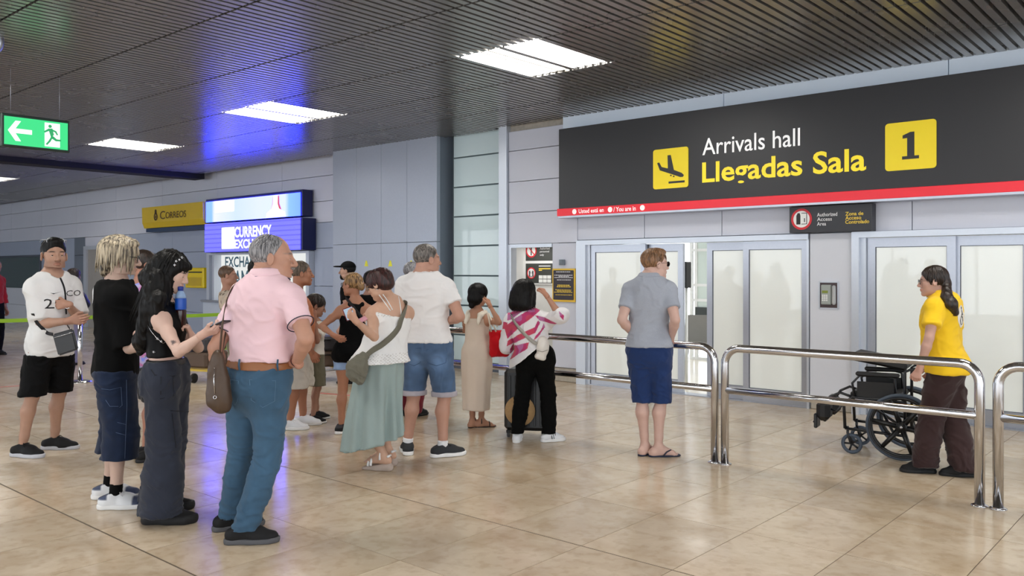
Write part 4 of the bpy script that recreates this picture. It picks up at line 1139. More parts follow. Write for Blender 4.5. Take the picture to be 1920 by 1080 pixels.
# pink polo man
def man_pink():
    p = Person('person in pale pink polo shirt and blue jeans with hand on hip', 455, 1012, 440, 28, 'm', 1.14, (206, 148, 122), hface=80, sface=30, pel=(484, 715), neck=(501, 513), head=(512,), hpitch=2, belly=.03, q=.95, dn=-.02, nw=1.08, hs=1.07,
               arms={'L': dict(el=(404, 652, 1), wr=(414, 716, 1), sh=(.0, .0, -.02), curl=.5), 'R': dict(el=(574, 634, -1), wr=(556, 680, 1), sh=(.0, 0, -.01), dir=(-.75, .45, .42), pn=(-.35, .75, -.1), curl=.35)},
               feet={'R': (456, 1018, 82), 'L': (432, 992, 60)}, sw=.2)
    p.body(False, (110, 100, 96))
    pink = cloth('pale_pink_pique', (232, 198, 206), .9, .3, 800, .15)
    p.shirt('polo_shirt', pink, 676, .016, .02, .66, (.014, .022), .006, seed=21, fx=9, fz=11)
    p.collar(pink, .055, .012, tip=plain('navy_tipping', (40, 42, 60), .8))
    for d in 'RL':      # navy edge of each sleeve
        S, E = p.S[d], p.E[d]; m = p.armr(); c = S+(E-S)*.655; n = nrm(E-S); a = nrm(np.cross(n, CF)); b = np.cross(n, a); R_ = .047*m+.0245
        MB().tube([Vector(c+R_*(a*math.cos(t)+b*math.sin(t))-p.base) for t in np.linspace(0, 2*math.pi, 24, False)], .0032, 5, True).build('sleeve_tipping', plain('navy_tipping', (40, 42, 60), .8), p.top, True)
    jean = denim('mid_blue_denim', (58, 86, 110))
    def jc(P):
        c = np.ones((len(P), 3)); z = P[:, 2]; m = np.exp(-((z-.55)/.25)**2)[:, None]*.22; n = vnoise(P*np.array((30, 30, 5)), 3)[:, None]*.08; return c*(1+m+n)
    p.trousers('jeans', jean, 676, .078, .011, legs=(0, .002, .006, .01, .014), amp=.006, seed=8, fx=11, fz=12, color=jc, bunch=.014)
    belt(p, plain('tan_leather_belt', (140, 88, 50), .45), 674, 690, .019)
    m = MB()      # belt loops and back pockets
    for u in (449, 521):
        a = surf(p, u, 674, [p.bottom, p.top], .012); b = surf(p, u, 694, p.bottom, .012); m.tube([Vector(a-p.base), Vector((a+b)/2-p.base-CF*.012), Vector(b-p.base)], .006, 6)
    m.build('belt_loops', jean, p.bottom, True)
    for (x0, x1) in ((468, 517), (432, 447)):
        po = [(x0, 712), (x1, 714), (x1-2, 752), ((x0+x1)/2, 764), (x0+3, 750)]; pts = [Vector(surf(p, u, v, p.bottom, .007)-p.base) for u, v in po]
        m = MB().tube(pts+[pts[0]], .0016, 5); m.build('pocket_stitching', plain('pale_denim_thread', (92, 122, 148), .9), p.bottom, True)
    p.hair('hair', [('e', 0, -.02, .034, .0795, .099, .084)], H_GREY, [((0, .05, .08), (0, .86, -.5)), ((0, 0, -.062), (0, .25, -1))], amp=.0015, locks=dict(n=260, len=.035, w=.0035, el=(15, 80), th=(80, 280), out=.002, r=(.081, .1, .085)))
    p.hair('moustache', [('e', .012, .097, -.048, .017, .007, .005), ('e', -.012, .097, -.048, .017, .007, .005)], hair_mat('white_grey_hair', (110, 104, 100), (170, 164, 158)), res=.003, amp=.001)
    for d in 'RL': p.shoe(d, M_SHOEB, GREY_SOLE, .032, 1.08, M_LACEB, L=1.06)
    m = MB(); Wp = p.Wr['R']; n = nrm(Wp-p.E['R']); a = nrm(np.cross(n, CZV)); b = np.cross(n, a)
    m.tube([Vector(Wp-n*.01+.034*(a*math.cos(t)+b*math.sin(t))-p.base) for t in np.linspace(0, 2*math.pi, 18, False)], .0035, 6, True).build('bracelet', plain('dark_red_bead', (70, 24, 24), .4), p.root, True)
    return p
# white jersey man, arms folded
def man_jersey():
    p = Person('person in white sports jersey and black shorts with arms folded', 78, 852, 449, 122, 'm', .97, (196, 148, 122), hface=138, sface=122, pel=(96,), neck=(99, 509), head=(101,), hpitch=-2, hs=1.07, q=1.05,
               arms={'R': dict(el=(76, 607, -1), wr=(128, 602, -1), sh=(0, 0, -.01), dir=(1, .2, .1), pn=(0, .9, .2), curl=.3), 'L': dict(el=(150, 598, -1), wr=(127, 571, -1), dir=(-.95, .1, -.02), pn=(.2, .95, 0), curl=.3)},
               feet={'R': (42, 856, 105), 'L': (102, 842, 88)}, sw=.168, knees={'R': (.8, -.5, .1), 'L': (.9, -.4, 0)})
    p.body(False, (30, 22, 18), .35, tint=None)
    p.shirt('sports_jersey', cloth('white_jersey_mesh', (226, 226, 226), .8, .3, 900, .1), 668, .018, .03, .86, (.018, .036), .007, seed=31, fx=8, fz=9, nwide=1.1, nfront=.02, ndrop=.015)
    p.trousers('shorts', cloth('black_sport_fabric', (13, 13, 15), .75), 664, .49*p.k, .014, legs=(.004, .016, .036, .04, .05), amp=.006, seed=6, fx=9)
    p.hair('hair', [('e', 0, -.018, .044, .079, .099, .088), ('e', 0, .03, .1, .05, .055, .028, .03)], H_DARK, [((0, .082, .07), (0, .8, -.62)), ((0, 0, .02), (0, .1, -1))], locks=dict(n=120, len=.03, w=.005, el=(50, 88), th=(60, 300)))
    p.hair('hair_sides', [('e', 0, -.016, .034, .0765, .0965, .083)], hair_mat('faded_dark_hair', (46, 36, 32), (70, 56, 48)), SHORTPL, amp=0)
    for d in 'RL': p.shoe(d, M_SHOEB, tinted('white_grey_sole', (190, 192, 200), .6), .036, 1.12, M_LACEB, L=1.08)
    # sunglasses pushed up on the hair
    glasses(p, plain('white_plastic_frame', (214, 214, 216), .3), True, True, .105, .045)
    # neckline, swoosh and number print
    ink = plain('black_print', (26, 26, 30), .7)
    o = pix(86, 561, p.d-.25)
    p.decal('sleeve_number', text_mb(1, '20', .115, .085), pix(92, 570, p.d-.2), CR, nrm(CZV-.1*CR), CF, ink)
    sw = [[(-.03, .004), (-.005, -.009), (.032, .012), (.0, -.002), (-.022, .001)]]
    p.decal('swoosh_print', poly_mb(sw), pix(93, 550, p.d-.2), CR, CZV, CF, ink)
    p.decal('chest_letters', text_mb(1, 'CO', .08, .05, .0), pix(121, 551, p.d-.2), CR, nrm(CZV), nrm(CF-.2*CR), ink)
    m = MB(); Wp = p.Wr['L']; n = nrm(Wp-p.E['L']); a = nrm(np.cross(n, CZV)); b = np.cross(n, a)
    m.tube([Vector(Wp-n*.012+.031*(a*math.cos(t)+b*math.sin(t))-p.base) for t in np.linspace(0, 2*math.pi, 18, False)], .006, 6, True).build('watch', M_STEEL, p.root, True)
    return p
# blond person in black tee and long denim shorts
def person_blond():
    p = Person('person in loose black t-shirt and long navy denim shorts', 222, 951, 447, 76, 'm', .96, (226, 188, 170), hface=72, sface=70, pel=(219,), neck=(221, 524), head=(226,), hpitch=6, q=1.0, buns=.8,
               arms={'R': dict(el=(243, 652, -1), wr=(287, 640, -1), dir=(1, .2, .1)), 'L': dict(el=(262, 640, 1), wr=(257, 628, -1), dir=(-.95, -.15, -.3), pn=(.1, .95, .1), curl=.25, thumb=.1, sh=(.03, -.1, 0))},
               feet={'R': (216, 953, 82), 'L': (204, 934, 80)}, sw=.15)
    p.body(False, (110, 90, 70))
    p.shirt('t_shirt', cloth('black_cotton', (15, 15, 17), .9, .2), 704, .034, .02, .95, (.024, .045), .008, seed=41, fx=8, fz=6, sides='R')
    p.decal('back_print', poly_mb([[(-.012, -.05), (-.004, -.055), (.01, -.02), (.012, .03), (.004, .055), (-.008, .03)], [(-.016, -.02), (-.01, -.03), (-.006, .02), (-.014, .03)], [(.01, .0), (.018, .01), (.014, .045)]]), pix(190, 553, p.d), CR, CZV, CF, plain('white_print', (220, 220, 222), .7))
    dn = denim('dark_navy_denim', (26, 38, 62))
    def jc(P):
        return np.ones((len(P), 3))*(1+vnoise(P*np.array((40, 40, 8)), 5)[:, None]*.18)
    p.trousers('denim_shorts', dn, 690, p.zpix(857), .025, legs=(.006, .018, .03, .042, .05), amp=.007, seed=9, fx=8, color=jc, k=.04)
    th = plain('pale_stitching', (84, 104, 136), .9)
    for pts in ([(190, 729), (206, 731), (227, 726), (229, 760), (224, 764)], [(237, 712), (238, 760), (234, 860)], [(220, 792), (236, 796)], [(217, 811), (236, 816)], [(198, 750), (206, 762), (222, 762)]):
        q = [Vector(surf(p, u, v, p.bottom, .008)-p.base) for u, v in pts]; MB().tube(q, .0014, 4).build('stitching', th, p.bottom, True)
    def hc(L): n = vnoise(L*np.array((70, 70, 12)), 3); m = np.clip((-.0-L[:, 2])*6+.1, 0, .55)[:, None]; return np.ones((len(L), 3))*(1+.25*n[:, None])*(1-m*.5)
    p.hair('hair', [('e', 0, -.022, .042, .09, .112, .096), ('e', 0, -.06, -.04, .072, .052, .065), ('e', .03, .05, .085, .05, .05, .04), ('e', 0, -.075, -.085, .055, .03, .04)], H_BLOND, [((0, .07, .045), (0, .8, -.5))], amp=.007, fx=45, fz=10, color=hc,
           locks=dict(n=420, len=.13, w=.0085, el=(0, 88), r=(.092, .114, .098), out=.012, wob=.35, th=(35, 325)))
    glasses(p)
    for d in 'RL':
        p.shoe(d, M_SHOEW, WHITE_SOLE, .034, 1.16, M_LACEW, toe=(.06, .08, .15), L=1.1); p.sock(d, cloth('black_sock', (14, 14, 16)), p.A[d][2]+.085)
    return p
# tank-top man half hidden behind
def man_tank():
    p = Person('person in lilac patterned tank top half hidden behind the loose black t-shirt', 276, 862, 470, 60, 'm', 1.0, (190, 128, 102), hface=60, neck=(268, 529), head=(273,), q=1.35, sw=.17)
    p.body(False, eyes=False)
    def cc(P):
        n = vnoise(P*22, 3); m = vnoise(P*30, 9); c = np.ones((len(P), 3)); c[n > .25] = (1.2, .5, .7); c[m > .3] = (.5, .7, 1.3); return c
    p.shirt('tank_top', cloth('lilac_print', (178, 168, 206)), 690, .012, .03, 0, seed=51, color=cc, nwide=1.5, ndrop=.03, res=.012)
    p.trousers('shorts', cloth('dark_shorts', (30, 30, 34)), 685, .5, .015, legs=(0, .02, .04, .04, .04), res=.012)
    p.hair('hair', SHORT, H_DKBROWN, SHORTPL, res=.007)
    for d in 'RL': p.shoe(d, M_SHOEB, BLACK_SOLE)
    return p
# black haired woman with phone and bottle
def woman_blackhair():
    skin = (232, 190, 172)
    def tat(P, C):
        c0 = pix(319, 628, p.d-.1); 
        loc = P-p.E['R']; ax = nrm(p.S['R']-p.E['R']); t = loc @ ax; s_ = loc @ CR
        m = (t > .045) & (t < .11) & (np.abs(s_+.018) < .022+.006*np.sin(t*220)) & (loc @ CF < .0) & (np.abs(loc @ CF) < .09)
        C = C.copy(); C[m] = (.22, .24, .28); return C
    p = Person('person in black crop top and cargo trousers looking down at a phone', 316, 983, 474, 92, 'f', 1.02, skin, hface=88, sface=84, pel=(312, 706), neck=(304, 560), head=(322,), hpitch=22, q=.95, buns=1.1,
               arms={'R': dict(el=(335, 660, -1), wr=(381, 627, -1), dir=(.85, -.1, .3), pn=(-.2, .5, .85), curl=.55, thumb=.2, sh=(0.02, 0, 0)), 'L': dict(el=(372, 652, 1), wr=(361, 632, -1), dir=(-.35, -.15, .9), pn=(-.85, -.25, .1), curl=.75)},
               feet={'R': (302, 981, 86), 'L': (300, 955, 86)}, sw=.135)
    p.body(False, (14, 12, 12), tint=tat)
    p.shirt('crop_top', cloth('black_satin', (14, 14, 17), .5, .1, 300), 668, .012, .0, 0, amp=.005, seed=61, fx=12, fz=9, nwide=1.35, ndrop=.03)
    tr = cloth('charcoal_cargo_cotton', (48, 52, 64), .85, .3, 500, .1, .14, 14)
    p.trousers('cargo_trousers', tr, 676, .062, .012, legs=(.004, .016, .036, .058, .085), amp=.008, seed=10, fx=9, fz=8, k=.05, bunch=.012)
    belt(p, plain('black_belt', (16, 16, 18), .4), 672, 684, .018)
    th = plain('grey_seam', (26, 28, 36), .9)
    for pts in ([(283, 693), (290, 703), (324, 705), (326, 742), (300, 748)], [(320, 770), (354, 772)], [(302, 706), (301, 740)], [(326, 705), (340, 700)], [(323, 775), (330, 840)]):
        q = [Vector(surf(p, u, v, p.bottom, .006)-p.base) for u, v in pts]; MB().tube(q, .0025, 5).build('seam', th, p.bottom, True)
    w = lambda u, v, dd: pix(u, v, p.d+dd)
    p.hair('hair', [('e', 0, -.022, .04, .088, .108, .094), ('c', (0, -.07, .0), (0, -.1, -.08), .075, .075), ('c', (.03, .07, .06), (-.03, .07, .06), .022, .022), ('c', (.055, .03, .03), (.06, .0, -.08), .03, .03), ('c', (-.055, .03, .03), (-.06, .0, -.08), .03, .03),
           ('w', w(302, 525, -.04), w(287, 580, -.1), .085, .08), ('w', w(287, 580, -.1), w(268, 640, -.07), .08, .055), ('w', w(268, 640, -.07), w(264, 660, -.05), .055, .025), ('w', w(290, 570, .03), w(266, 640, .03), .08, .05), ('w', w(298, 560, -.15), w(289, 610, -.15), .045, .025)],
           H_DARK, amp=.008, fx=34, fz=7, locks=dict(n=300, len=.36, w=.007, el=(-5, 85), th=(80, 290), r=(.09, .112, .096), out=.012, wob=.3))
    cl = MB()
    for u, v in ((330, 490), (336, 487), (341, 483), (327, 497)):
        c = surf(p, u, v, [o for o in p.root.children if o.name.startswith('hair')][0], .006)-p.base
        for a in range(5): cl.tube([Vector(c), Vector(c+.011*(math.cos(a*1.257)*CR+math.sin(a*1.257)*CZV))], [.003, .001], 5)
    cl.build('star_hair_clips', M_STEEL, p.root, True)
    st = MB()
    for u, v in ((272, 668), (268, 650), (266, 635), (271, 615), (295, 635), (302, 640), (288, 660)):
        c = surf(p, u, v, p.top, .004)-p.base
        for a in range(5): st.tube([Vector(c), Vector(c+.01*(math.cos(a*1.257)*CR+math.sin(a*1.257)*CZV))], [.003, .001], 5)
    q = [Vector(surf(p, u, v, p.top, .005)-p.base) for u, v in ((276, 608), (284, 622), (294, 634), (306, 644), (312, 640))]; st.tube(q, .002, 5)
    st.build('star_studs_and_chain', M_STEEL, p.top, True)
    for d in 'RL': p.shoe(d, M_SHOEB, BLACK_SOLE, .055, 1.32, M_LACEB, L=1.2, high=.02)
    return p
# half hidden people further back
def simple(label, u, v, top, face, sex, skin, shirt, trous, hair, hairp=SHORT, hairpl=SHORTPL, w=1., q=1.5, hem=.53, leg=None, hface=None, sl=.55, neck=None, head=None, arms=None, cap=None, shoem=None, color=None, fhem=.04, sface=None, hlocks=None, scol=None):
    p = Person(label, u, v, top, face, sex, w, skin, hface=hface, neck=neck, head=head, q=q, arms=arms, sface=sface)
    p.body(False, eyes=(q < 1.4)); hv = VHOR+(CAMH-hem*p.H)/p.d*FPX
    p.shirt('shirt', shirt, hv, .014, .04, sl, seed=int(u), res=.0095, color=scol)
    p.trousers('trousers', trous, hv-4, fhem, .012, legs=leg or (0, .005, .01, .015, .02), res=.0095, seed=int(u)+2)
    p.hair('hair', hairp, hair, hairpl, res=.006, locks=hlocks)
    for d in 'RL': p.shoe(d, shoem or M_SHOEB, WHITE_SOLE if shoem else BLACK_SOLE)
    return p
LONGHAIR = [('e', 0, -.022, .04, .09, .11, .096), ('c', (0, -.06, .0), (0, -.09, -.1), .085, .08), ('c', (.055, .02, .03), (.065, -.02, -.1), .035, .035), ('c', (-.055, .02, .03), (-.065, -.02, -.1), .035, .035)]
LONGPL = [((0, .075, .06), (0, .85, -.4))]
def crowd_far():
    simple('person in red jacket standing at the far left edge', -12, 666, 484, 100, 'm', (170, 120, 100), cloth('red_jacket', (150, 28, 30)), cloth('black_cotton', (15, 15, 17)), H_DARK, sl=1.9)
    simple('person in lilac top with navy bag beyond the green barrier belt', 136, 684, 505, 30, 'f', (176, 128, 106), cloth('lilac_grey_cotton', (140, 132, 168)), denim('grey_lilac_denim', (120, 118, 150)), H_DKBROWN, [('e', 0, -.02, .02, .11, .12, .12), ('e', 0, -.05, -.06, .1, .08, .08)], LONGPL, hlocks=dict(n=160, len=.14, w=.012, el=(-20, 80), th=(60, 300), r=(.1, .11, .1), wob=1.2))
    def camo(P):
        n = vnoise(P*28, 3); m = vnoise(P*40, 8); c = np.ones((len(P), 3)); c[n > .1] = (.35, .3, .28); c[m > .35] = (1.2, 1.15, 1.1); return c
    simple('person in patterned shirt standing in front of the exchange booth', 436, 752, 499, 75, 'm', (196, 140, 116), cloth('beige_pattern_cotton', (186, 172, 156)), cloth('olive_cotton', (80, 78, 64)), H_BROWN, hface=80, q=1.2, head=(428,), neck=(427, 545), scol=camo)
    p = simple('person in black and white shoes almost hidden behind the pink polo shirt', 482, 842, 484, 30, 'f', (190, 140, 118), cloth('black_cotton', (15, 15, 17)), cloth('black_cotton', (15, 15, 17)), H_DARK, [('e', 0, -.02, .03, .11, .13, .1), ('e', 0, -.03, -.08, .13, .1, .09)], LONGPL, shoem=M_SHOEW, q=1.3, head=(494,), neck=(492, 545))
    p = simple('person in black cap and black t-shirt by the grey pier', 658, 718, 492, -85, 'm', (206, 156, 132), cloth('black_cotton', (15, 15, 17)), cloth('black_cotton', (15, 15, 17)), H_DARK, hface=-85, q=1.1, head=(651,), neck=(655, 527))
    p.hair('beard', [('e', 0, .046, -.07, .054, .052, .045), ('e', 0, .068, -.09, .028, .025, .03)], H_DARK, [((0, .02, -.04), (0, -1, .35)), ((0, 0, -.045), (0, 0, 1))], res=.005)
    c = p.hair('cap', [('e', 0, -.014, .05, .088, .108, .088), ('e', 0, .12, .062, .07, .075, .012, .01)], cloth('black_cap_cotton', (14, 14, 16)), [((0, 0, .048), (0, 0, -1))], amp=0)
    simple('person in black almost hidden behind the white camisole', 694, 790, 508, 10, 'm', (180, 130, 110), cloth('black_cotton', (15, 15, 17)), cloth('black_cotton', (15, 15, 17)), H_DARK)
    simple('person in wine red clothes almost hidden behind the white t-shirt', 770, 779, 492, 40, 'm', (206, 150, 130), cloth('wine_red_cotton', (120, 40, 52)), cloth('wine_red_cotton', (120, 40, 52)), H_GREY, w=1.05)
# orange tee man
def man_orange():
    p = Person('person in orange t-shirt, pale shorts and white trainers', 552, 803, 491, 72, 'm', 1.08, (190, 124, 92), hface=74, sface=66, pel=(562,), neck=(556, 551), head=(566,), q=1.15, belly=.03,
               arms={'R': dict(el=(568, 622, -1), wr=(583, 659, -1), dir=(.4, .2, -.85), curl=.35), 'L': dict(el=(596, 618, 1), wr=(592, 640, 1))}, feet={'R': (543, 806, 84), 'L': (568, 797, 84)}, sw=.175)
    p.body(False, (70, 54, 44))
    p.shirt('t_shirt', cloth('orange_cotton', (196, 120, 82), .9, .2), 655, .018, .05, .6, (.016, .03), .007, seed=71)
    p.trousers('shorts', cloth('stone_linen', (206, 200, 190), .9), 650, p.zpix(726), .018, legs=(.002, .02, .04, .05, .05), amp=.007, seed=12)
    p.hair('hair', SHORT, hair_mat('grey_brown_hair', (64, 54, 46), (120, 104, 90)), SHORTPL, locks=dict(n=120, len=.05, w=.005, el=(15, 85), th=(50, 310)))
    for d in 'RL': p.shoe(d, M_SHOEW, WHITE_SOLE, .034, 1.1, M_LACEW, L=1.05)
    return p
def boy():
    p = Person('small person in white shirt and olive shorts behind the orange t-shirt', 590, 792, 553, 62, 'm', .84, (186, 132, 106), hface=70, hpitch=18, neck=(593, 603), head=(592,), q=1.2, hs=1.2, arms={'R': dict(el=(594, 640, -1), wr=(590, 598, 1))}, feet={'R': (586, 794, 80), 'L': (594, 785, 80)})
    p.body(False)
    p.shirt('shirt', cloth('white_cotton', (226, 222, 214)), 668, .014, .05, .55, seed=81)
    p.trousers('shorts', cloth('olive_cotton', (110, 106, 88)), 662, p.zpix(722), .014, legs=(0, .02, .035, .04, .04), seed=13)
    p.hair('hair', [('e', 0, -.015, .042, .084, .106, .09)], H_DKBROWN, [((0, .08, .045), (0, .8, -.6)), ((0, 0, -.06), (0, .25, -1))], locks=dict(n=100, len=.08, w=.007, el=(10, 85)))
    for d in 'RL': p.shoe(d, M_SHOEB, WHITE_SOLE, .024)
    return p
def woman_tank():
    p = Person('person in black tank top and short denim shorts with hand on hip', 650, 815, 513, -12, 'f', 1.0, (196, 132, 100), hface=-66, pel=(660,), neck=(668, 563), head=(660,), q=1.15,
               arms={'L': dict(el=(603, 612, -1), wr=(626, 629, -1), dir=(.9, -.2, -.35), pn=(.1, .9, .2), curl=.3), 'R': dict(el=(712, 625, -1), wr=(690, 655, 1))}, feet={'L': (640, 812, 20), 'R': (674, 806, 10)}, sw=.15)
    p.body(False)
    blk = cloth('black_jersey', (13, 13, 15), .9, .15)
    zt = p.zpix(595); z = p.zpix(678); t0 = (z-p.P[2])/(p.U[2]*p.TL)
    st = p.stations(t0-.05, .82, .012, .06, .35)
    b = p.N-p.U*.02
    strp = []
    for g in (-1, 1): strp += chain([p.N-p.U*.1*p.k-p.Fs*.075, p.N-p.U*.045*p.k+p.Rs*g*.055-p.Fs*.055, p.N-p.U*.04*p.k+p.Rs*g*.075+p.Fs*.0, p.N-p.U*.14*p.k+p.Rs*g*.075+p.Fs*.085], [.028, .022, .022, .022], .015)
    strp += [ell(p.N-p.U*.16*p.k-p.Fs*.06, (.06, .05, .12), np.array((p.Rs, p.Fs, p.U)), .03)]
    top = [clip(p.loft(st, .02), (p.P+p.U*.68*p.TL, p.U))]+strp
    p.top = p.cloth('tank_top', top, blk, .009, .005, [p.zplane(z)], 12, 8, 91)
    p.trousers('denim_shorts', denim('light_blue_denim', (150, 176, 216)), 665, p.zpix(693), .012, legs=(.004, .012, .02, .02, .02), seed=14)
    p.hair('hair', [('e', 0, -.02, .04, .084, .104, .091), ('e', 0, -.115, -.015, .04, .035, .045)], H_HONEY, [((0, .07, .06), (0, .85, -.5)), ((0, 0, -.075), (0, .2, -1))], locks=dict(n=140, len=.12, w=.006, el=(0, 85), th=(70, 290), wrap=True))
    glasses(p)
    for d in 'RL': p.shoe(d, M_SHOEB, WHITE_SOLE, .034, 1., None, toe=(5, 5, 5))
    return p
# maroon haired woman with phones
def woman_maroon():
    p = Person('person in white camisole and wide sage trousers holding two phones', 712, 884, 507, -52, 'f', 1.16, (222, 172, 142), hface=-72, hpitch=22, sface=-38, pel=(715, 688), neck=(737, 562), head=(711,), q=1.0, dn=.05, dh=-.08,
               arms={'L': dict(el=(702, 632, -1), wr=(667, 602, -1), dir=(-.55, .1, .55), pn=(.4, .8, .2), curl=.6), 'R': dict(el=(735, 630, 1), wr=(700, 605, 1), dir=(-.8, -.2, .35), pn=(.2, -.5, .6), curl=.6)},
               feet={'L': (718, 882, -72, .05), 'R': (728, 872, -60, .05)}, sw=.165)
    p.body(True, (60, 30, 28))
    wc = cloth('white_lace_cotton', (232, 232, 232), .85, .5, 260, .1)
    z = p.zpix(678); t0 = (z-p.P[2])/(p.U[2]*p.TL)
    st = p.stations(t0-.06, .85, .02, .16, .5)
    top = [clip(p.loft(st, .02), (p.P+p.U*.75*p.TL-p.Fs*.1, nrm(p.U-.25*p.Fs)))]
    m = MB()
    for ps in (((711, 553), (716, 560), (724, 571), (732, 583)), ((718, 552), (724, 560), (730, 570), (736, 581)), ((747, 556), (750, 570), (752, 585), (752, 598))): m.tube([Vector(surf(p, u, v, p.bodyobj, .002)-p.base) for u, v in ps], .0045, 6)
    m.build('camisole_straps', wc, p.root, True)
    strp = []
    def lace(P):
        n = np.sin(P[:, 2]*300)*np.sin((P @ CR)*260); zz = P[:, 2]; m = ((zz < z+.075) & (n > .55)) | ((zz > z+.36) & (n > .7)); c = np.ones((len(P), 3)); c[m] = (.62, .6, .58); return c
    p.top = p.cloth('camisole', top+strp, wc, .008, .006, [p.zplane(z)], 12, 7, 95, color=lace)
    sc = MB(); 
    ring_pts = [(surf(p, u, 678, p.top, .004)) for u in range(664, 764, 9)]
    sage = cloth('sage_linen', (148, 164, 162), .9, .25, 400, .1, .08, 6)
    p.skirt('wide_trousers', sage, [(p.zpix(664), 715, .195*p.k, .172*p.k, 0), (p.zpix(682), 714, .21*p.k, .185*p.k, 0), (p.zpix(740), 709, .225*p.k, .19*p.k, 0), (p.zpix(800), 705, .255*p.k, .21*p.k, 0), (p.zpix(850), 703, .27*p.k, .22*p.k, 0)], p.zpix(838), fold=(7, .034), seed=3, amp=.004,
            tilt=(pix(704, 830, p.d), nrm(-CZV+.28*CR)))
    p.hair('hair', [('e', 0, -.025, .04, .09, .112, .096), ('e', 0, -.06, -.01, .08, .075, .07), ('e', .055, .02, .03, .035, .06, .05), ('e', -.055, .02, .03, .035, .06, .05)], H_MAROON, [((0, .09, .05), (0, .8, -.45)), ((0, 0, -.065), (0, .35, -1))], amp=.004, fx=40, locks=dict(n=240, len=.15, w=.007, el=(0, 88), r=(.091, .113, .097), th=(0, 360), wrap=True))
    glasses(p, plain('gold_frame', (180, 150, 90), .3, 1.))
    for d in 'RL':
        k = p.k; f = p.fd[d]; z0 = p.A[d]*np.array((1, 1, 0)); r = rightof(f)
        sp = [cone(z0-f*.055*k+CZV*.03, z0+f*.05*k+CZV*.02, .042*k, .042*k, .03), cone(z0+f*.05*k+CZV*.015, z0+f*.16*k+CZV*.01, .044*k, .04*k, .03)]
        F = grid_of(sp, .006).add(sp); F.plane(z0+f*.15*k+CZV*.028, nrm(CZV+.2*f)); F.plane(np.array((0, 0, .001)), -CZV)
        P_, Q_ = F.mesh(); so = build_mesh('wedge_sandal', [(P_-p.base, Q_)], tinted('taupe_cork_sole', (176, 160, 150), .8), p.root, np.ones((len(P_), 3)))
        m = MB(); wl_ = plain('white_patent_leather', (236, 236, 238), .25)
        def arc(y, h, w=.042, dz=.055): return [Vector(z0+f*y*k+r*w*k*math.cos(a)+CZV*(dz+h*math.sin(a))*k-p.base) for a in np.linspace(math.pi, 0, 9)]
        m.tube(arc(.095, .062, .05, .045), .011, 6).tube(arc(.122, .05, .05, .04), .01, 6).tube(arc(.01, .085, .046, .1), .009, 6)
        m.tube([Vector(z0-f*.06*k+r*a*k+CZV*(.13)*k-p.base) for a in (-.03, 0, .03)], .01, 6); m.build('sandal_straps', wl_, so, True)
    e = MB(); 
    for g in (-1, 1): e.lathe([(.001, -.004), (.005, 0), (.001, .004)], p.hp(g*.083, -.005, -.045)-p.base, 8)
    e.build('pearl_earrings', M_WHITE, p.root, True)
    return p
# white tee man
def man_white():
    p = Person('person in white t-shirt and rolled denim shorts facing the railing', 800, 855, 459, 20, 'm', 1.1, (208, 152, 128), hface=58, sface=16, pel=(803,), neck=(795, 509), head=(801,), q=1.0, nw=1.05,
               arms={'R': dict(el=(862, 594, -1), wr=(836, 604, 1), dir=(-.7, .7, 0), sh=(0, 0, -.01)), 'L': dict(el=(752, 600, 1), wr=(800, 600, 1), dir=(.8, .3, 0))}, feet={'R': (830, 856, 66), 'L': (764, 850, -12)}, sw=.2)
    p.body(False, (70, 60, 56))
    p.shirt('t_shirt', cloth('white_cotton_jersey', (230, 228, 228), .9, .15), 641, .018, .04, .58, (.014, .026), .006, seed=101, fx=6, fz=12)
    def fade(P):
        h = P[:, 2]; K = p.hip['R'][2]; a = np.zeros(len(P))
        for d in 'RL':
            c = p.hip[d]*.72+p.K[d]*.28; q = P-c; a = np.maximum(a, np.exp(-((q @ CR)/.06)**2-(q[:, 2]/.07)**2)*(q @ CF < .0))
        return np.ones((len(P), 3))*(1+1.2*a[:, None])*(1+.12*vnoise(P*25, 4)[:, None])
    p.trousers('denim_shorts', denim('washed_blue_denim', (76, 98, 128)), 632, p.zpix(741), .014, legs=(0, .008, .022, .03, .03), amp=.006, seed=15, color=fade)
    for d in 'RL':
        h, K = p.hip[d], p.K[d]; zc = p.zpix(738); t = (h[2]-zc)/(h[2]-K[2]); c = h+(K-h)*t; m = p.legr()
        p.cloth('rolled_cuff', [cone(c+CZV*.012, c-CZV*.014, (.066*m+.04), (.066*m+.04), .01)], denim('pale_denim_inside', (170, 164, 172)), .008, .002, [p.zplane(c[2]-.022), p.zplane(c[2]+.022, False)], seed=2)
    for x0, x1 in ((800, 838), (762, 790)):
        pts = [Vector(surf(p, u, v, p.bottom, .007)-p.base) for u, v in ((x0, 655), (x1, 652), (x1-2, 680), ((x0+x1)/2, 686), (x0+2, 681), (x0, 655))]; MB().tube(pts, .002, 4).build('pocket_stitching', plain('denim_thread', (60, 84, 120), .9), p.bottom, True)
    p.hair('hair', SHORT, H_SALT, SHORTPL, amp=.0015, locks=dict(n=200, len=.03, w=.0035, el=(10, 88), th=(60, 300), out=.002, r=(.081, .1, .088)))
    for d in 'RL': p.shoe(d, tinted('charcoal_mesh_shoe', (40, 42, 46), .7, 0, .4, 600), WHITE_SOLE, .036, 1.1, M_LACEB, L=1.08); p.sock(d, cloth('white_sock', (228, 228, 230)), p.A[d][2]+.05)
    return p
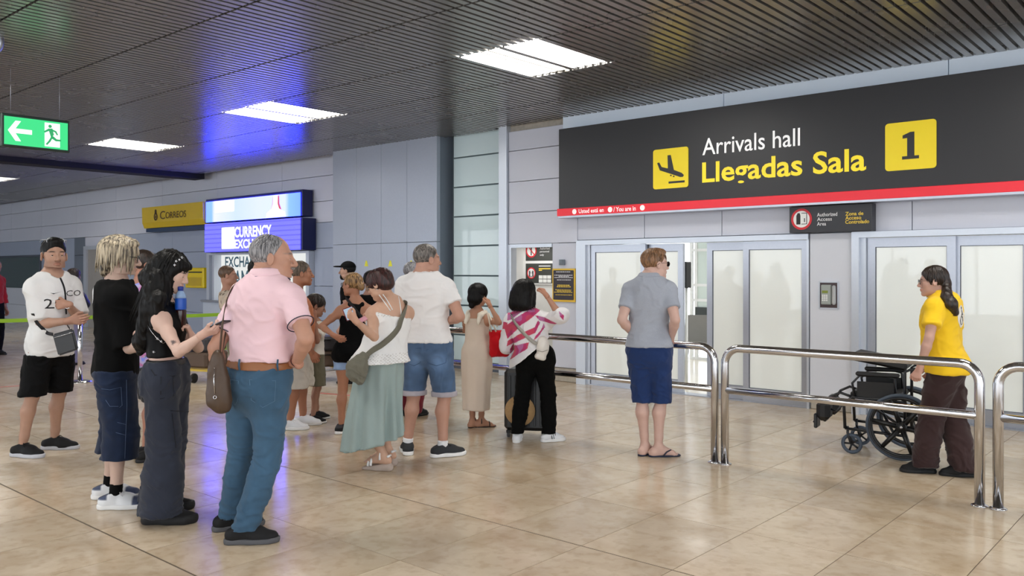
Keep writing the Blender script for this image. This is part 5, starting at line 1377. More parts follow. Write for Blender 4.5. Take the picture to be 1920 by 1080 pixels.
# beige dress woman
def woman_beige():
    p = Person('person in long beige pinafore dress raising a hand', 895, 805, 533, 22, 'f', .92, (198, 140, 108), hface=30, sface=22, hs=1.1, pel=(893,), neck=(894, 581), head=(897,), q=1.1,
               arms={'R': dict(el=(936, 605, -1), wr=(918, 572, 1), dir=(-.3, .5, .8), pn=(-.6, .5, 0), curl=.5), 'L': dict(el=(872, 620, 1), wr=(885, 600, 1))}, feet={'L': (886, 801, 30), 'R': (902, 801, 78)})
    p.body(True)
    bei = cloth('beige_linen', (216, 200, 184), .9, .3, 500, .1, .05, 6)
    zb = p.zpix(768)
    p.skirt('dress', bei, [(p.zpix(596), 895, .145*p.k, .112*p.k, 0), (p.zpix(640), 895, .15*p.k, .12*p.k, 0), (p.zpix(655), 894, .186*p.k, .155*p.k, 0), (p.zpix(690), 894, .19*p.k, .16*p.k, 0), (p.zpix(720), 893, .172*p.k, .145*p.k, 0), (p.zpix(770), 893, .16*p.k, .135*p.k, 0)], zb, fold=(5, .006), amp=.004, seed=6)
    cr = cloth('cream_frill', (232, 224, 208), .9)
    for g in (-1, 1):
        sd = 'R' if g > 0 else 'L'; m = []
        pts = [p.P+p.U*.72*p.TL+p.Rs*g*.07-p.Fs*.11, p.N*.4+p.S[sd]*.6+p.U*.01-p.Fs*.06, p.N*.3+p.S[sd]*.7+p.U*.035, p.P+p.U*.75*p.TL+p.Rs*g*.08+p.Fs*.11]
        p.cloth('frilled_strap', chain(pts, [.018, .03, .032, .02], .02), cr, .008, .006, (), 26, 26, 7)
    p.hair('hair', [('e', 0, -.02, .042, .096, .112, .094), ('e', 0, -.07, -.03, .088, .066, .075), ('e', -.02, -.1, -.1, .032, .028, .034)], H_DARK, [((0, .085, .05), (0, .8, -.45))], amp=.002, locks=dict(n=150, len=.15, w=.006, el=(0, 88), r=(.097, .113, .095), wrap=True))
    for d in 'RL':
        k = p.k; f = p.fd[d]; z0 = p.A[d]*np.array((1, 1, 0)); r = rightof(f)
        sp = [cone(z0-f*.05*k, z0+f*.06*k, .034*k, .038*k, .03), cone(z0+f*.06*k, z0+f*.15*k, .042*k, .038*k, .03)]
        F = grid_of(sp, .007).add(sp); F.plane(np.array((0, 0, .014)), CZV); F.plane(np.array((0, 0, .001)), -CZV)
        P_, Q_ = F.mesh(); so = build_mesh('sandal', [(P_-p.base, Q_)], tinted('dark_brown_leather', (56, 40, 34), .6), p.root, np.ones((len(P_), 3)))
        m = MB()
        for y, h, dz in ((.1, .05, .016), (.0, .085, .05)): m.tube([Vector(z0+f*y*k+r*.048*k*math.cos(a)+CZV*(dz+h*math.sin(a))*k-p.base) for a in np.linspace(math.pi, 0, 9)], .006, 6)
        m.build('sandal_straps', plain('dark_brown_strap', (48, 34, 30), .5), so, True)
    return p
# striped blouse woman
def woman_stripes():
    p = Person('person in white blouse with magenta stripes standing by a suitcase', 1003, 828, 526, 14, 'f', 1.12, (206, 146, 116), hface=34, sface=10, hs=1.1, pel=(1003,), neck=(985, 582), head=(984,), q=1.0, dn=0,
               arms={'R': dict(el=(1050, 592, -1), wr=(1024, 553, 1), dir=(-.45, .3, .7), pn=(-.6, .4, -.3), curl=.7), 'L': dict(el=(950, 645, 1), wr=(985, 660, 1))}, feet={'L': (969, 828, 5), 'R': (1030, 828, 70)}, sw=.17)
    p.body(False)
    blob = [[(1010, 569), (975, 590), (945, 612), (952, 636), (975, 610), (1000, 592), (1022, 574)], [(1008, 600), (1002, 612), (975, 625), (952, 640), (950, 650), (975, 637), (1003, 622), (1012, 604)], [(1018, 605), (1014, 618), (1003, 628), (1000, 637), (1012, 626), (1021, 612)],
            [(992, 640), (960, 648), (956, 656), (955, 675), (972, 662), (988, 652)], [(1002, 590), (1010, 600), (1038, 606), (1042, 604), (1020, 594)], [(952, 585), (962, 582), (975, 580), (985, 578), (960, 598), (951, 600)], [(1045, 580), (1054, 588), (1053, 597), (1047, 590)], [(944, 602), (952, 604), (950, 616), (942, 618)]]
    o0 = pix(985, 610, p.d)
    blob = [[((u-985)/FPX*p.d, -(v-610)/FPX*p.d) for u, v in b] for b in blob]
    def inside(x, y, poly):
        r = np.zeros(len(x), bool); n = len(poly)
        for i in range(n):
            x0, y0 = poly[i]; x1, y1 = poly[(i+1) % n]
            c = ((y0 > y) != (y1 > y)); r ^= c & (x < (x1-x0)*(y-y0)/(y1-y0+1e-12)+x0)
        return r
    def stripes(P):
        L = P-o0; x = L @ CR; y = L[:, 2]; x = x+.004*vnoise(P*18, 2); y = y+.004*vnoise(P*18, 3)
        m = np.zeros(len(P), bool); back = True
        for b in blob: m |= inside(x, y, b)
        c = np.ones((len(P), 3)); n = vnoise(P*np.array((12, 12, 12)), 7); c[m] = (.62, .06, .2); c[m & (n > .2)] = (.72, .09, .16); c[m & (n < -.35)] = (.6, .2, .42)
        return c
    white = cloth('white_viscose', (232, 230, 232), .8, .12, 300)
    a_, b_ = pix(948, 697, p.d), pix(1018, 641, p.d); n_ = nrm(np.cross(b_-a_, CF)); n_ = n_ if n_[2] < 0 else -n_
    p.shirt('blouse', white, 700, .026, .14, 1.12, (.022, .035), .008, seed=111, fx=9, fz=7, color=stripes, hem2=(a_, n_), res=.0048)
    p.trousers('black_trousers', cloth('black_cotton_twill', (10, 10, 11), .9), 640, .075, .012, legs=(0, .003, .01, .012, .008), amp=.005, seed=16, bunch=.008)
    p.hair('hair', [('e', 0, -.022, .04, .098, .114, .097), ('c', (.03, -.055, -.01), (.04, -.075, -.1), .085, .08), ('c', (-.03, -.055, -.01), (-.04, -.075, -.1), .085, .08), ('c', (.06, .02, .0), (.078, -.01, -.1), .045, .045), ('c', (-.06, .02, .0), (-.078, -.01, -.1), .045, .045)], H_DARK, [((0, .085, .05), (0, .85, -.3)), ((0, 0, -.135), (0, .3, -1))], amp=.003, locks=dict(n=260, len=.2, w=.006, el=(0, 88), r=(.1, .116, .098), th=(50, 310), out=.006))
    for d in 'RL': p.shoe(d, M_SHOEW, WHITE_SOLE, .034, 1.05, M_LACEW)
    f = p.fd['R']; z0 = p.A['R']*np.array((1, 1, 0)); m = MB()
    for i in range(3):
        y = .02+i*.022; m.tube([Vector(z0+f*(y+.012)*p.k-CF*.052*p.k+CZV*.03-p.base), Vector(z0+f*y*p.k-CF*.04*p.k+CZV*.075-p.base)], .004, 5)
    m.build('shoe_stripes', M_BLK, [c for c in p.root.children if c.name.startswith('shoe')][-2 if False else 0], True)
    return p
# yellow polo attendant
def woman_yellow():
    p = Person('person in yellow polo shirt and brown trousers pushing a wheelchair', 1758, 888, 501, -56, 'f', 1.24, (216, 164, 144), hface=-72, sface=-43, pel=(1774,), neck=(1767, 549), head=(1749,), hpitch=4, q=1.0, dn=.0, belly=.05,
               arms={'L': dict(el=(1742, 634, -1), wr=(1724, 692, -1), dir=(-.35, .0, -.9), pn=(.6, .6, 0), curl=.75, sh=(-.02, -.03, 0)), 'R': dict(el=(1790, 640, 1), wr=(1752, 690, 1))}, feet={'L': (1732, 886, -80), 'R': (1807, 893, -78)}, sw=.15)
    p.body(False, (50, 36, 30))
    yel = cloth('bright_yellow_pique', (240, 196, 40), .9, .3, 800, .1)
    p.shirt('polo_shirt', yel, 698, .02, .05, .62, (.018, .034), .007, seed=121, fx=9, fz=10)
    p.collar(yel, .045, .012)
    p.trousers('brown_trousers', cloth('dark_brown_twill', (58, 42, 42), .9), 690, .05, .014, legs=(.004, .014, .022, .03, .04), amp=.008, seed=17, fx=9, fz=8, bunch=.012)
    wh = plain('white_patch', (226, 222, 214), .7)
    ax = p.Rs; zz = CAMH-(592-VHOR)/FPX*p.d; tt_ = (zz-p.P[2])/(p.U[2]*p.TL); org = p.P+p.U*tt_*p.TL
    p.decal('round_patch', poly_mb([[(.062*math.cos(t), .088*math.sin(t)) for t in np.linspace(0, 2*math.pi, 28, False)]]), org, ax, CZV, p.Fs, wh, off=.003)
    def thick(pts, w):
        out = []
        for (x0, z0), (x1, z1) in zip(pts[:-1], pts[1:]):
            d = nrm((x1-x0, z1-z0, 0)); n = (-d[1]*w/2, d[0]*w/2); out.append([(x0+n[0], z0+n[1]), (x1+n[0], z1+n[1]), (x1-n[0], z1-n[1]), (x0-n[0], z0-n[1])])
        return out
    icon = thick([(.0, .05), (.004, -.005), (.026, -.008), (.034, -.04)], .012)+thick([(0, .018), (.022, .016)], .008)+disc(-.001, .066, .01, 12)+thick([(-.002+.03*math.cos(t), -.03+.034*math.sin(t)) for t in np.linspace(1.9, 5.9, 16)], .007)
    p.decal('wheelchair_symbol', poly_mb(icon), org, ax, CZV, p.Fs, M_BLK, off=.0055)
    w = lambda u, v, dd: pix(u, v, p.d+dd)
    pt = [surf(p, u, v, p.top, .012) for u, v in ((1775, 557), (1783, 570), (1791, 586))]
    p.hair('hair', [('e', 0, -.02, .042, .084, .106, .092), ('e', 0, -.085, -.01, .055, .045, .055), ('w', p.hp(0, -.1, -.02), pt[0], .034, .04), ('w', pt[0], pt[1], .042, .046), ('w', pt[1], pt[2], .046, .028)], H_DKBROWN, [((0, .075, .06), (0, .85, -.3))], amp=.003, fx=50, locks=dict(n=160, len=.12, w=.006, el=(0, 88), r=(.085, .107, .093), th=(60, 300), wrap=True))
    glasses(p)
    for d in 'RL': p.shoe(d, M_SHOEB, BLACK_SOLE, .03, 1.05, M_LACEB)
    return p
PEOPLE = {}
def all_people():
    for f in (man_jersey, person_blond, man_tank, woman_blackhair, man_pink, man_orange, boy, woman_tank, woman_maroon, man_white, woman_beige, woman_stripes, man_grey, woman_yellow): PEOPLE[f.__name__] = f()
    crowd_far()
# ------------------------------------------------------------------ signs and fixtures on the walls
def wx(u, y): return on_wall(u, 500, y).x
def wz(u, v, y): return on_wall(u, v, y).z
SY = 9.40
sx0 = wx(1047.5, SY)
sg = empty('arrivals_sign', (0, SY, 2.37), 0, 'long charcoal arrivals hall sign with red lower band and yellow symbols', 'sign'); sg.location = (0, 0, 0)
MB().bbox(sx0, 6., SY, 9.6, 2.375, 3.60, .006).build('sign_box', M_CHAR, sg)
MB().bbox(sx0-.012, 6., SY-.025, SY+.05, 2.37, 2.475, .004).build('red_band', M_RED, sg)
MB().box(sx0, 6., SY-.02, 9.6, 2.345, 2.37).build('lower_edge', M_ALU, sg)
YS = SY-.004
def wbox(u0, v0, u1, v1, y): return wx(u0, y), wx(u1, y), wz(u0, v0, y), wz(u1, v1, y)
# plane symbol
a = wx(1225, YS); b = wx(1291, YS); zt = wz(1258, 278, YS); zb = wz(1258, 353, YS)
MB().prism(rrect(a, b, zb, zt, .035), YS-.006, YS).build('symbol_plate', M_YEL, sg)
w_, h_ = b-a, zt-zb
pl = [(.12, .66), (.18, .67), (.25, .55), (.43, .5), (.42, .83), (.51, .83), (.6, .45), (.82, .36), (.88, .30), (.85, .26), (.78, .26), (.2, .47)]
flat_poly('plane_symbol', [[(a+x*w_, zb+z*h_) for x, z in pl], [(a+x*w_, zb+z*h_) for x, z in ((.45, .12), (.9, .12), (.9, .17), (.45, .17))], [(a+x*w_, zb+z*h_) for x, z in ((.5, .34), (.54, .33), (.53, .30), (.49, .31))], [(a+x*w_, zb+z*h_) for x, z in ((.58, .31), (.62, .3), (.61, .27), (.57, .28))]], YS-.006, M_CHAR, sg)
x0, x1 = wx(1317, YS), wx(1500, YS); text_fit('lettering', 'Arrivals hall', x0, x1, wz(1317, 291.5, YS), wz(1498, 239.5, YS)+.0, YS, M_WHT, sg, .004)
x0, x1 = wx(1316.5, YS), wx(1624, YS); text_fit('lettering', 'Llegadas Sala', x0, x1, wz(1425, 347, YS), wz(1316.5, 306, YS)+.01, YS, M_YELT, sg, .02)
a = wx(1660, YS); b = wx(1756, YS); zt = wz(1708, 227.5, YS); zb = wz(1708, 318, YS)
MB().prism(rrect(a, b, zb, zt, .035), YS-.006, YS).build('number_plate', M_YEL, sg)
w_, h_ = b-a, zt-zb
one = [(.34, .22), (.67, .22), (.67, .285), (.58, .285), (.58, .78), (.5, .78), (.35, .72), (.35, .655), (.44, .66), (.44, .285), (.34, .285)]
flat_poly('number_one', [[(a+x*w_, zb+z*h_) for x, z in one]], YS-.006, M_CHAR, sg)
YR = SY-.028; M_WT2 = plain('white_band_print', (250, 240, 240), .5, emit=.3)
for u in (1077, 1144, 1204.5): flat_poly('white_dot', disc(wx(u, YR), 2.422, .036, 20), YR, M_WT2, sg)
text_fit('lettering', 'Usted está en', wx(1085, YR), wx(1132, YR), 2.395, 2.452, YR, M_WT2, sg, .02)
text_fit('lettering', '/ You are in', wx(1150, YR), wx(1192, YR), 2.39, 2.452, YR, M_WT2, sg, .02)
# authorised access sign
AY = 9.50
a, b = wx(1480, AY), wx(1634.5, AY); zb, zt = wz(1480, 437, AY), 2.34
ag = empty('access_sign', (0, 0, 0), 0, 'small black authorized access area sign below the arrivals sign', 'sign')
MB().bbox(a, b, AY, 9.64, zb, zt, .004).build('sign_box', plain('black_sign_face', (34, 34, 40), .4), ag)
cx, cz = wx(1503, AY), wz(1503, 411, AY)
flat_poly('white_disc', disc(cx, cz, .105, 28), AY-.001, M_WHITE, ag); flat_poly('red_ring', ring(cx, cz, .096, .122), AY-.002, plain('red_ring_paint', (208, 40, 52), .5), ag)
flat_poly('door_symbol', [[(cx-.06, cz-.06), (cx-.012, cz-.06), (cx-.012, cz+.04), (cx-.02, cz+.07), (cx-.045, cz+.07), (cx-.06, cz+.04)]]+[[(cx+.0, cz+.065), (cx+.065, cz+.065), (cx+.065, cz+.072), (cx+0, cz+.072)], [(cx+.058, cz-.06), (cx+.065, cz-.06), (cx+.065, cz+.072), (cx+.058, cz+.072)], [(cx+.0, cz-.06), (cx+.065, cz-.06), (cx+.065, cz-.053), (cx, cz-.053)], [(cx+.03, cz-.035), (cx+.04, cz-.035), (cx+.04, cz+.01), (cx+.03, cz+.01)]], AY-.003, M_BLK, ag)
M_WPR = plain('white_print_text', (226, 226, 228), .6); M_YPR = plain('yellow_print_text', (232, 200, 70), .6)
for i, (t, t2) in enumerate((('Authorized', 'Zona de'), ('Access', 'Acceso'), ('Area', 'Controlado'))):
    z = wz(1550, 405.5+i*8.6, AY); ww = {'Authorized': 38, 'Access': 28, 'Area': 17}[t]; w2 = {'Zona de': 34, 'Acceso': 30, 'Controlado': 45}[t2]
    text_fit('lettering', t, wx(1532, AY), wx(1532+ww, AY), z, z+.042, AY-.002, M_WPR, ag, .01)
    z = wz(1600, 404+i*7.7, AY); text_fit('lettering', t2, wx(1585, AY), wx(1585+w2, AY), z, z+.042, AY-.002, M_YPR, ag, .02)
# notice framed in yellow
NY = 9.64
a, b = wx(1037, NY), wx(1080, NY); zb, zt = wz(1058, 566, NY), wz(1058, 503.5, NY)
ng = empty('wall_notice', (0, 0, 0), 0, 'black notice with yellow border on the pier left of the doors', 'notice')
MB().bbox(a, b, NY-.02, NY, zb, zt, .004).build('yellow_board', plain('yellow_board', (232, 190, 60), .5), ng)
MB().prism(rrect(a+.025, b-.025, zb+.03, zt-.025, .012), NY-.026, NY-.02).build('black_face', plain('dark_notice_face', (46, 38, 46), .45), ng)
m = MB(); m2 = MB(); W_ = b-a
rng = random.Random(3)
for k, (zf, wf, col, hgt) in enumerate(((.9, .62, 0, .012), (.8, .78, 0, .01), (.765, .4, 0, .01), (.73, .8, 0, .01), (.66, .55, 0, .01), (.5, .5, 1, .014), (.455, .56, 1, .014), (.36, .7, 1, .01), (.325, .55, 1, .01), (.29, .8, 1, .01), (.21, .68, 1, .01))):
    z = zb+zf*(zt-zb); x = (a+b)/2-wf*W_/2
    while x < (a+b)/2+wf*W_/2:
        l_ = rng.uniform(.012, .035); (m2 if col else m).box(x, x+l_, NY-.028, NY-.026, z-hgt/2, z+hgt/2); x += l_+.008
m.build('white_text_lines', M_WPR, ng); m2.build('yellow_text_lines', M_YPR, ng)
# sensor box
o = MB().bbox(wx(1049, 9.62), wx(1058, 9.62), 9.6, 9.65, wz(1054, 497, 9.62), wz(1054, 486.5, 9.62), .006)
s_ = empty('sensor', (0, 0, 0), 0, 'small grey sensor on the wall above the notice', 'sensor'); o.build('housing', plain('grey_plastic', (120, 130, 142), .5), s_)
MB().bbox(wx(1051, 9.6), wx(1056, 9.6), 9.592, 9.6, wz(1054, 495, 9.6), wz(1054, 488, 9.6), .002).build('lens', plain('dark_lens', (70, 80, 92), .2), s_)
# intercom set in a recess box
IY = 9.63
a, b = wx(1537, IY), wx(1571.5, IY); zb, zt = wz(1554, 578, IY), wz(1554, 529, IY)
ig = empty('intercom', (0, 0, 0), 0, 'grey keypad intercom with handset on the pier between the doors', 'intercom')
fr = MB()
for q in ((a-.01, a+.006, zb-.01, zt+.01), (b-.006, b+.01, zb-.01, zt+.01), (a, b, zb-.01, zb+.006), (a, b, zt-.006, zt+.01)): fr.box(q[0], q[1], IY-.012, IY, q[2], q[3])
fr.build('frame', M_ALUL, ig)
MB().box(a, b, IY-.003, IY+.001, zb, zt).build('recess', plain('dark_recess', (70, 56, 58), .4), ig)
w_, h_ = b-a, zt-zb
MB().bbox(a+.13*w_, a+.68*w_, IY-.04, IY-.003, zb+.14*h_, zb+.9*h_, .008).build('body', plain('grey_green_plastic', (158, 164, 160), .4), ig)
MB().bbox(a+.74*w_, a+.92*w_, IY-.06, IY-.003, zb+.14*h_, zb+.88*h_, .012).build('handset', plain('pale_grey_plastic', (172, 174, 174), .4), ig)
MB().box(a+.2*w_, a+.52*w_, IY-.043, IY-.04, zb+.58*h_, zb+.68*h_).build('display', plain('green_lcd', (128, 140, 50), .3), ig)
m = MB()
for i in range(3):
    for j in range(4): m.box(a+(.2+i*.11)*w_, a+(.28+i*.11)*w_, IY-.044, IY-.04, zb+(.28+j*.065)*h_, zb+(.325+j*.065)*h_)
m.build('keys', M_WHITE, ig)
# signs inside the small doorway
QY = 10.72
for lab, v0, v1, kind in (('upper sign with crossed red circle inside the small doorway', 440, 489, 0), ('lower sign with uniform symbol inside the small doorway', 494, 531, 1)):
    a, b = wx(985.5, QY), wx(1036, QY); zt, zb = wz(1010, v0, QY), wz(1010, v1, QY)
    g_ = empty('doorway_sign', (0, 0, 0), 0, lab, 'sign')
    MB().bbox(a, b, QY, QY+.025, zb, zt, .003).build('board', plain('dark_olive_sign', (58, 60, 56), .5), g_)
    MB().box(a-.02, b+.02, QY+.005, QY+.03, zb-.02, zt+.02).build('frame', M_WHITE, g_)
    cx = a+.22*(b-a); cz = wz(1000, 483, QY) if kind == 0 else wz(1000, 512, QY); r = .085 if kind else .105
    if kind == 0: cz = wz(997, 470, QY)
    flat_poly('white_disc', disc(cx, cz, r, 24), QY-.001, M_WHITE, g_); flat_poly('red_ring', ring(cx, cz, r*.86, r*1.1, 24), QY-.002, plain('red_ring_paint', (208, 40, 52), .5), g_)
    if kind == 0:
        flat_poly('red_bar', [[(cx-.07, cz+.06), (cx-.055, cz+.07), (cx+.07, cz-.06), (cx+.055, cz-.07)]], QY-.003, plain('red_ring_paint', (208, 40, 52), .5), g_)
        flat_poly('figure_symbol', [[(cx-.012, cz-.08), (cx+.01, cz-.08), (cx+.016, cz+.06), (cx-.016, cz+.06)]], QY-.002, plain('dark_figure', (70, 70, 76), .5), g_)
        for i, t in enumerate(('Authorised', 'personnel', 'only')): text_fit('lettering', t, a+.54*(b-a), a+(.54+(.36, .34, .15)[i])*(b-a), wz(1020, 468+i*6.3, QY), wz(1020, 468+i*6.3-4.6, QY), QY-.002, M_WPR, g_, .015)
    else:
        flat_poly('uniform_symbol', [[(cx-.05, cz-.06), (cx+.05, cz-.06), (cx+.05, cz+.03), (cx+.02, cz+.055), (cx, cz+.02), (cx-.02, cz+.055), (cx-.05, cz+.03)]], QY-.0015, plain('dark_figure', (70, 70, 76), .5), g_)
        flat_poly('badge_symbol', [[(cx-.022, cz-.05), (cx+.022, cz-.05), (cx+.022, cz-.005), (cx-.022, cz-.005)], [(cx-.008, cz-.005), (cx+.008, cz-.005), (cx+.03, cz+.05), (cx+.02, cz+.055), (cx, cz+.015), (cx-.02, cz+.055), (cx-.03, cz+.05)]], QY-.003, M_WHITE, g_)
        m = MB()
        for i in range(3):
            for j in range(2): m.box(a+(.5+.155*i)*(b-a), a+(.64+.155*i)*(b-a), QY-.003, QY-.001, zb+(.03+.2*j)*(zt-zb), zb+(.2+.2*j)*(zt-zb))
        m.build('white_squares', M_WHITE, g_)
        m = MB(); m.box(a+.5*(b-a), a+.93*(b-a), QY-.003, QY-.001, zt-.05, zt-.035); m.build('white_text_line', M_WPR, g_)
        m = MB(); m.box(a+.5*(b-a), a+.93*(b-a), QY-.003, QY-.001, zt-.095, zt-.078).box(a+.5*(b-a), a+.62*(b-a), QY-.003, QY-.001, zt-.12, zt-.105); m.build('yellow_text_line', M_YPR, g_)
# yellow stickers on the grey pier
for i, (u, lab) in enumerate(((687, 'left'), (732, 'middle'), (771, 'right'))):
    c = on_wall(u, 494, PFY); tag(MB().prism([(c.x-.05, c.z-.05), (c.x+.05, c.z-.05), (c.x+.015, c.z+.05), (c.x-.015, c.z+.05)], PFY-.004, PFY).build('sticker', plain('yellow_sticker', (226, 222, 60), .6)), 'small yellow triangular sticker, %s of three on the grey pier' % lab, 'sticker', 'yellow stickers on the grey pier')
# ------------------------------------------------------------------ exit sign hanging from the ceiling
ex = empty('exit_sign', (-10.1, 3.215, 2.945), math.pi/2, 'green illuminated exit sign with arrow and running figure hanging from ceiling', 'exit sign')
M_GRN = glow('green_exit_light', (.03, .62, .2), 1.3); M_EXW = glow('white_exit_light', (.9, 1., .92), 1.25)
E1, E2 = .70, .36
MB().bbox(0, E1, 0, .07, 0, E2, .008).build('casing', plain('dark_green_casing', (16, 44, 34), .4), ex)
MB().box(.025, E1-.025, -.004, .004, .025, E2-.03).build('green_face', M_GRN, ex)
flat_poly('arrow', [[(.06, .18), (.135, .29), (.19, .29), (.135, .205), (.3, .205), (.3, .155), (.135, .155), (.19, .07), (.135, .07)]], -.004, M_EXW, ex)
flat_poly('door_symbol', [[(.43, .045), (.59, .045), (.59, .31), (.43, .31)]], -.004, M_EXW, ex)
M_GRN2 = glow('green_exit_figure', (.02, .42, .14), 1.)
flat_poly('running_figure', disc(.485, .272, .018, 14)+[[(.465, .245), (.51, .25), (.525, .18), (.495, .15)], [(.5, .175), (.525, .16), (.555, .135), (.6, .135), (.6, .115), (.545, .112), (.5, .14)], [(.497, .16), (.517, .155), (.488, .1), (.455, .06), (.44, .07), (.47, .11)], [(.5, .245), (.55, .225), (.57, .185), (.556, .18), (.538, .21), (.5, .225)], [(.47, .245), (.42, .21), (.43, .195), (.475, .22)]], -.007, M_GRN2, ex)
for x in (.1, E1-.1): MB().tube([(x, .035, E2), (x, .035, CZ+.06-2.945)], .002, 6).build('hanger', M_ALU, ex, True)
# clock at the left edge
ck = empty('hanging_clock', tuple(at(-21, 78, 8.0)), YAW, 'round white clock with grey rim at the upper left edge', 'clock')
MB().lathe([(.12, -.03), (.135, -.02), (.135, .02), (.12, .03)], n=36, M=Matrix.Rotation(math.pi/2, 3, 'X')).build('rim', M_ALU, ck, True)
MB().lathe([(.118, .028), (.118, .033)], n=36, M=Matrix.Rotation(math.pi/2, 3, 'X')).build('dial', plain('white_dial', (240, 242, 244), .4, emit=.3), ck)
MB().tube([(0, 0, .13), (0, 0, CZ+.06-ck.location.z)], .012, 8).build('hanger', M_ALU, ck, True)
MB().box(-.006, .006, -.04, -.034, -.01, .08).box(-.01, .06, -.04, -.034, -.006, .006).build('hands', M_BLK, ck)
# ------------------------------------------------------------------ post office sign, exchange screens, booth
PY = 9.72
a, b = wx(263, PY), wx(377, PY); zt, zb = 3.17, 2.66
pg = empty('post_office_sign', (0, 0, 0), 0, 'yellow post office sign board with horn emblem above the wall', 'sign')
M_POST = plain('post_yellow', (214, 182, 36), .45)
def xprism(mb, prof, x0, x1):
    n = len(prof); v = [(x0, y, z) for y, z in prof]+[(x1, y, z) for y, z in prof]
    return mb.add(v, [tuple(range(n))[::-1], tuple(range(n, 2*n))]+[(k, n+k, n+(k+1) % n, (k+1) % n)[::-1] for k in range(n)])
xprism(MB(), [(PY+.04, zt), (PY+.3, zt), (PY+.3, zb), (PY+.1, zb), (PY+.05, zb+.13)], a, b).build('board', M_POST, pg)
MB().box(a+.3, b+.1, PY+.3, LY-.03, zb-.1, zt+.02).build('backing', plain('navy_backing', (18, 34, 92), .4), pg)
MB().box(a+.1, b+.2, PY+.1, PY+.3, zb-.1, zb-.01).build('underside', plain('navy_underside', (18, 50, 84), .4), pg)
M_PBR = plain('dark_brown_print', (88, 66, 34), .6)
x0 = wx(297, PY); text_fit('lettering', 'C', x0, x0+.26, 2.845, 3.045, PY+.036, M_PBR, pg, .005); text_fit('lettering', 'ORREOS', x0+.28, wx(344, PY)+.05, 2.855, 3.01, PY+.036, M_PBR, pg, .005)
hx, hz = wx(289, PY), 2.95
flat_poly('horn_emblem', ring(hx, hz-.03, .055, .095, 20)+ring(hx, hz-.03, .015, .035, 12)+disc(hx, hz+.1, .05, 14)+[[(hx-.06, hz+.05), (hx+.06, hz+.05), (hx+.04, hz+.08), (hx-.04, hz+.08)]], PY+.038, M_PBR, pg)
EY = 9.80
x0, x1 = wx(386, EY), -14.14
eg = empty('exchange_screen', (0, 0, 0), 0, 'bright upper advertising screen above the exchange booth', 'screen')
zt, zm = wz(386, 379, EY), wz(386, 419, EY)
M_NAVY = plain('navy_screen_casing', (12, 20, 78), .35)
MB().bbox(x0-.04, x1+.06, EY+.02, LY-.03, zm+.012, zt+.06, .01).build('casing', M_NAVY, eg)
def screen_mat():
    T = NT('bright_led_picture').base((.02, .02, .03), .3)
    tc = T.n('TexCoord'); sx = T.n('SeparateXYZ'); T.l(tc.outputs['Generated'], sx.inputs[0])
    r = T.n('ValToRGB'); cr = r.color_ramp; cr.elements[0].position = 0; cr.elements[0].color = (.015, .029, 1., 1); cr.elements[1].position = 1; cr.elements[1].color = (.012, .025, 1, 1)
    for p_, c_ in ((.07, (.015, .03, 1, 1)), (.1, (.045, .047, 1, 1)), (.35, (.034, .042, 1, 1)), (.6, (.04, .045, 1, 1)), (.86, (.04, .046, 1., 1)), (.9, (.015, .03, 1, 1))):
        e = cr.elements.new(p_); e.color = c_
    T.l(sx.outputs['X'], r.inputs[0]); T.l(r.outputs[0], T.b.inputs['Emission Color']); T.b.inputs['Emission Strength'].default_value = 20.; return T.m
MB().box(x0, x1, EY, EY+.03, zm+.02, zt).build('display', screen_mat(), eg)
M_PW = glow('white_led_shape', (1., .97, .97), 1.15); M_PR = glow('red_led_shape', (.8, .1, .16), .9)
cx = x0+.77*(x1-x0); hz = zt-zm
flat_poly('bottle_picture_backing', [[(cx-.2, zm+.14), (cx+.22, zm+.14), (cx+.13, zm+.3), (cx+.12, zt-.02), (cx-.1, zt-.02), (cx-.12, zm+.3)]], EY-.001, M_PR, eg)  # red shape drawn behind the white bottle
flat_poly('bottle_picture', [[(cx-.35, zm+.03), (cx+.35, zm+.03), (cx+.33, zm+.12), (cx+.12, zm+.2), (cx+.07, zm+.3), (cx+.08, zt-.01), (cx-.09, zt-.01), (cx-.1, zm+.3), (cx-.16, zm+.2), (cx-.33, zm+.12)]], EY-.003, M_PW, eg)
flat_poly('white_caption', [rrect(x0+.4, x0+1.2, zm+.22, zm+.48, .03)], EY-.002, M_PW, eg)
EY2 = 9.72
x0b, x1b = wx(384, EY2), -14.02
e2 = empty('exchange_screen', (0, 0, 0), 0, 'lower violet led screen reading currency exchange', 'screen')
zt2, zb2 = wz(386, 420.5, EY2), wz(386, 473, EY2)
MB().bbox(x0b-.02, x1b+.05, EY2+.02, LY-.03, zb2-.005, zt2, .01).build('casing', M_NAVY, e2)
def led_mat():
    T = NT('violet_led_panel').base((.02, .02, .04), .3)
    tc = T.n('TexCoord'); w = T.n('TexWave', wave_type='BANDS', bands_direction='Z'); w.inputs['Scale'].default_value = 2.; T.l(tc.outputs['Generated'], w.inputs['Vector'])
    r = T.n('ValToRGB'); r.color_ramp.elements[0].color = (.036, .034, .5, 1); r.color_ramp.elements[1].color = (.055, .055, 1., 1); r.color_ramp.elements[0].position = .0; r.color_ramp.elements[1].position = .35
    T.l(w.outputs['Fac'], r.inputs[0]); T.l(r.outputs[0], T.b.inputs['Emission Color']); T.b.inputs['Emission Strength'].default_value = 4.; return T.m
MB().box(x0b, x1b, EY2, EY2+.03, zb2, zt2).build('display', led_mat(), e2)
M_LEDW = glow('white_led_letters', (.95, .96, 1.), 1.6)
flat_poly('white_logo_square', [rrect(wx(416, EY2), wx(440, EY2), zb2+.06, zt2-.1, .02)], EY2-.002, M_LEDW, e2)
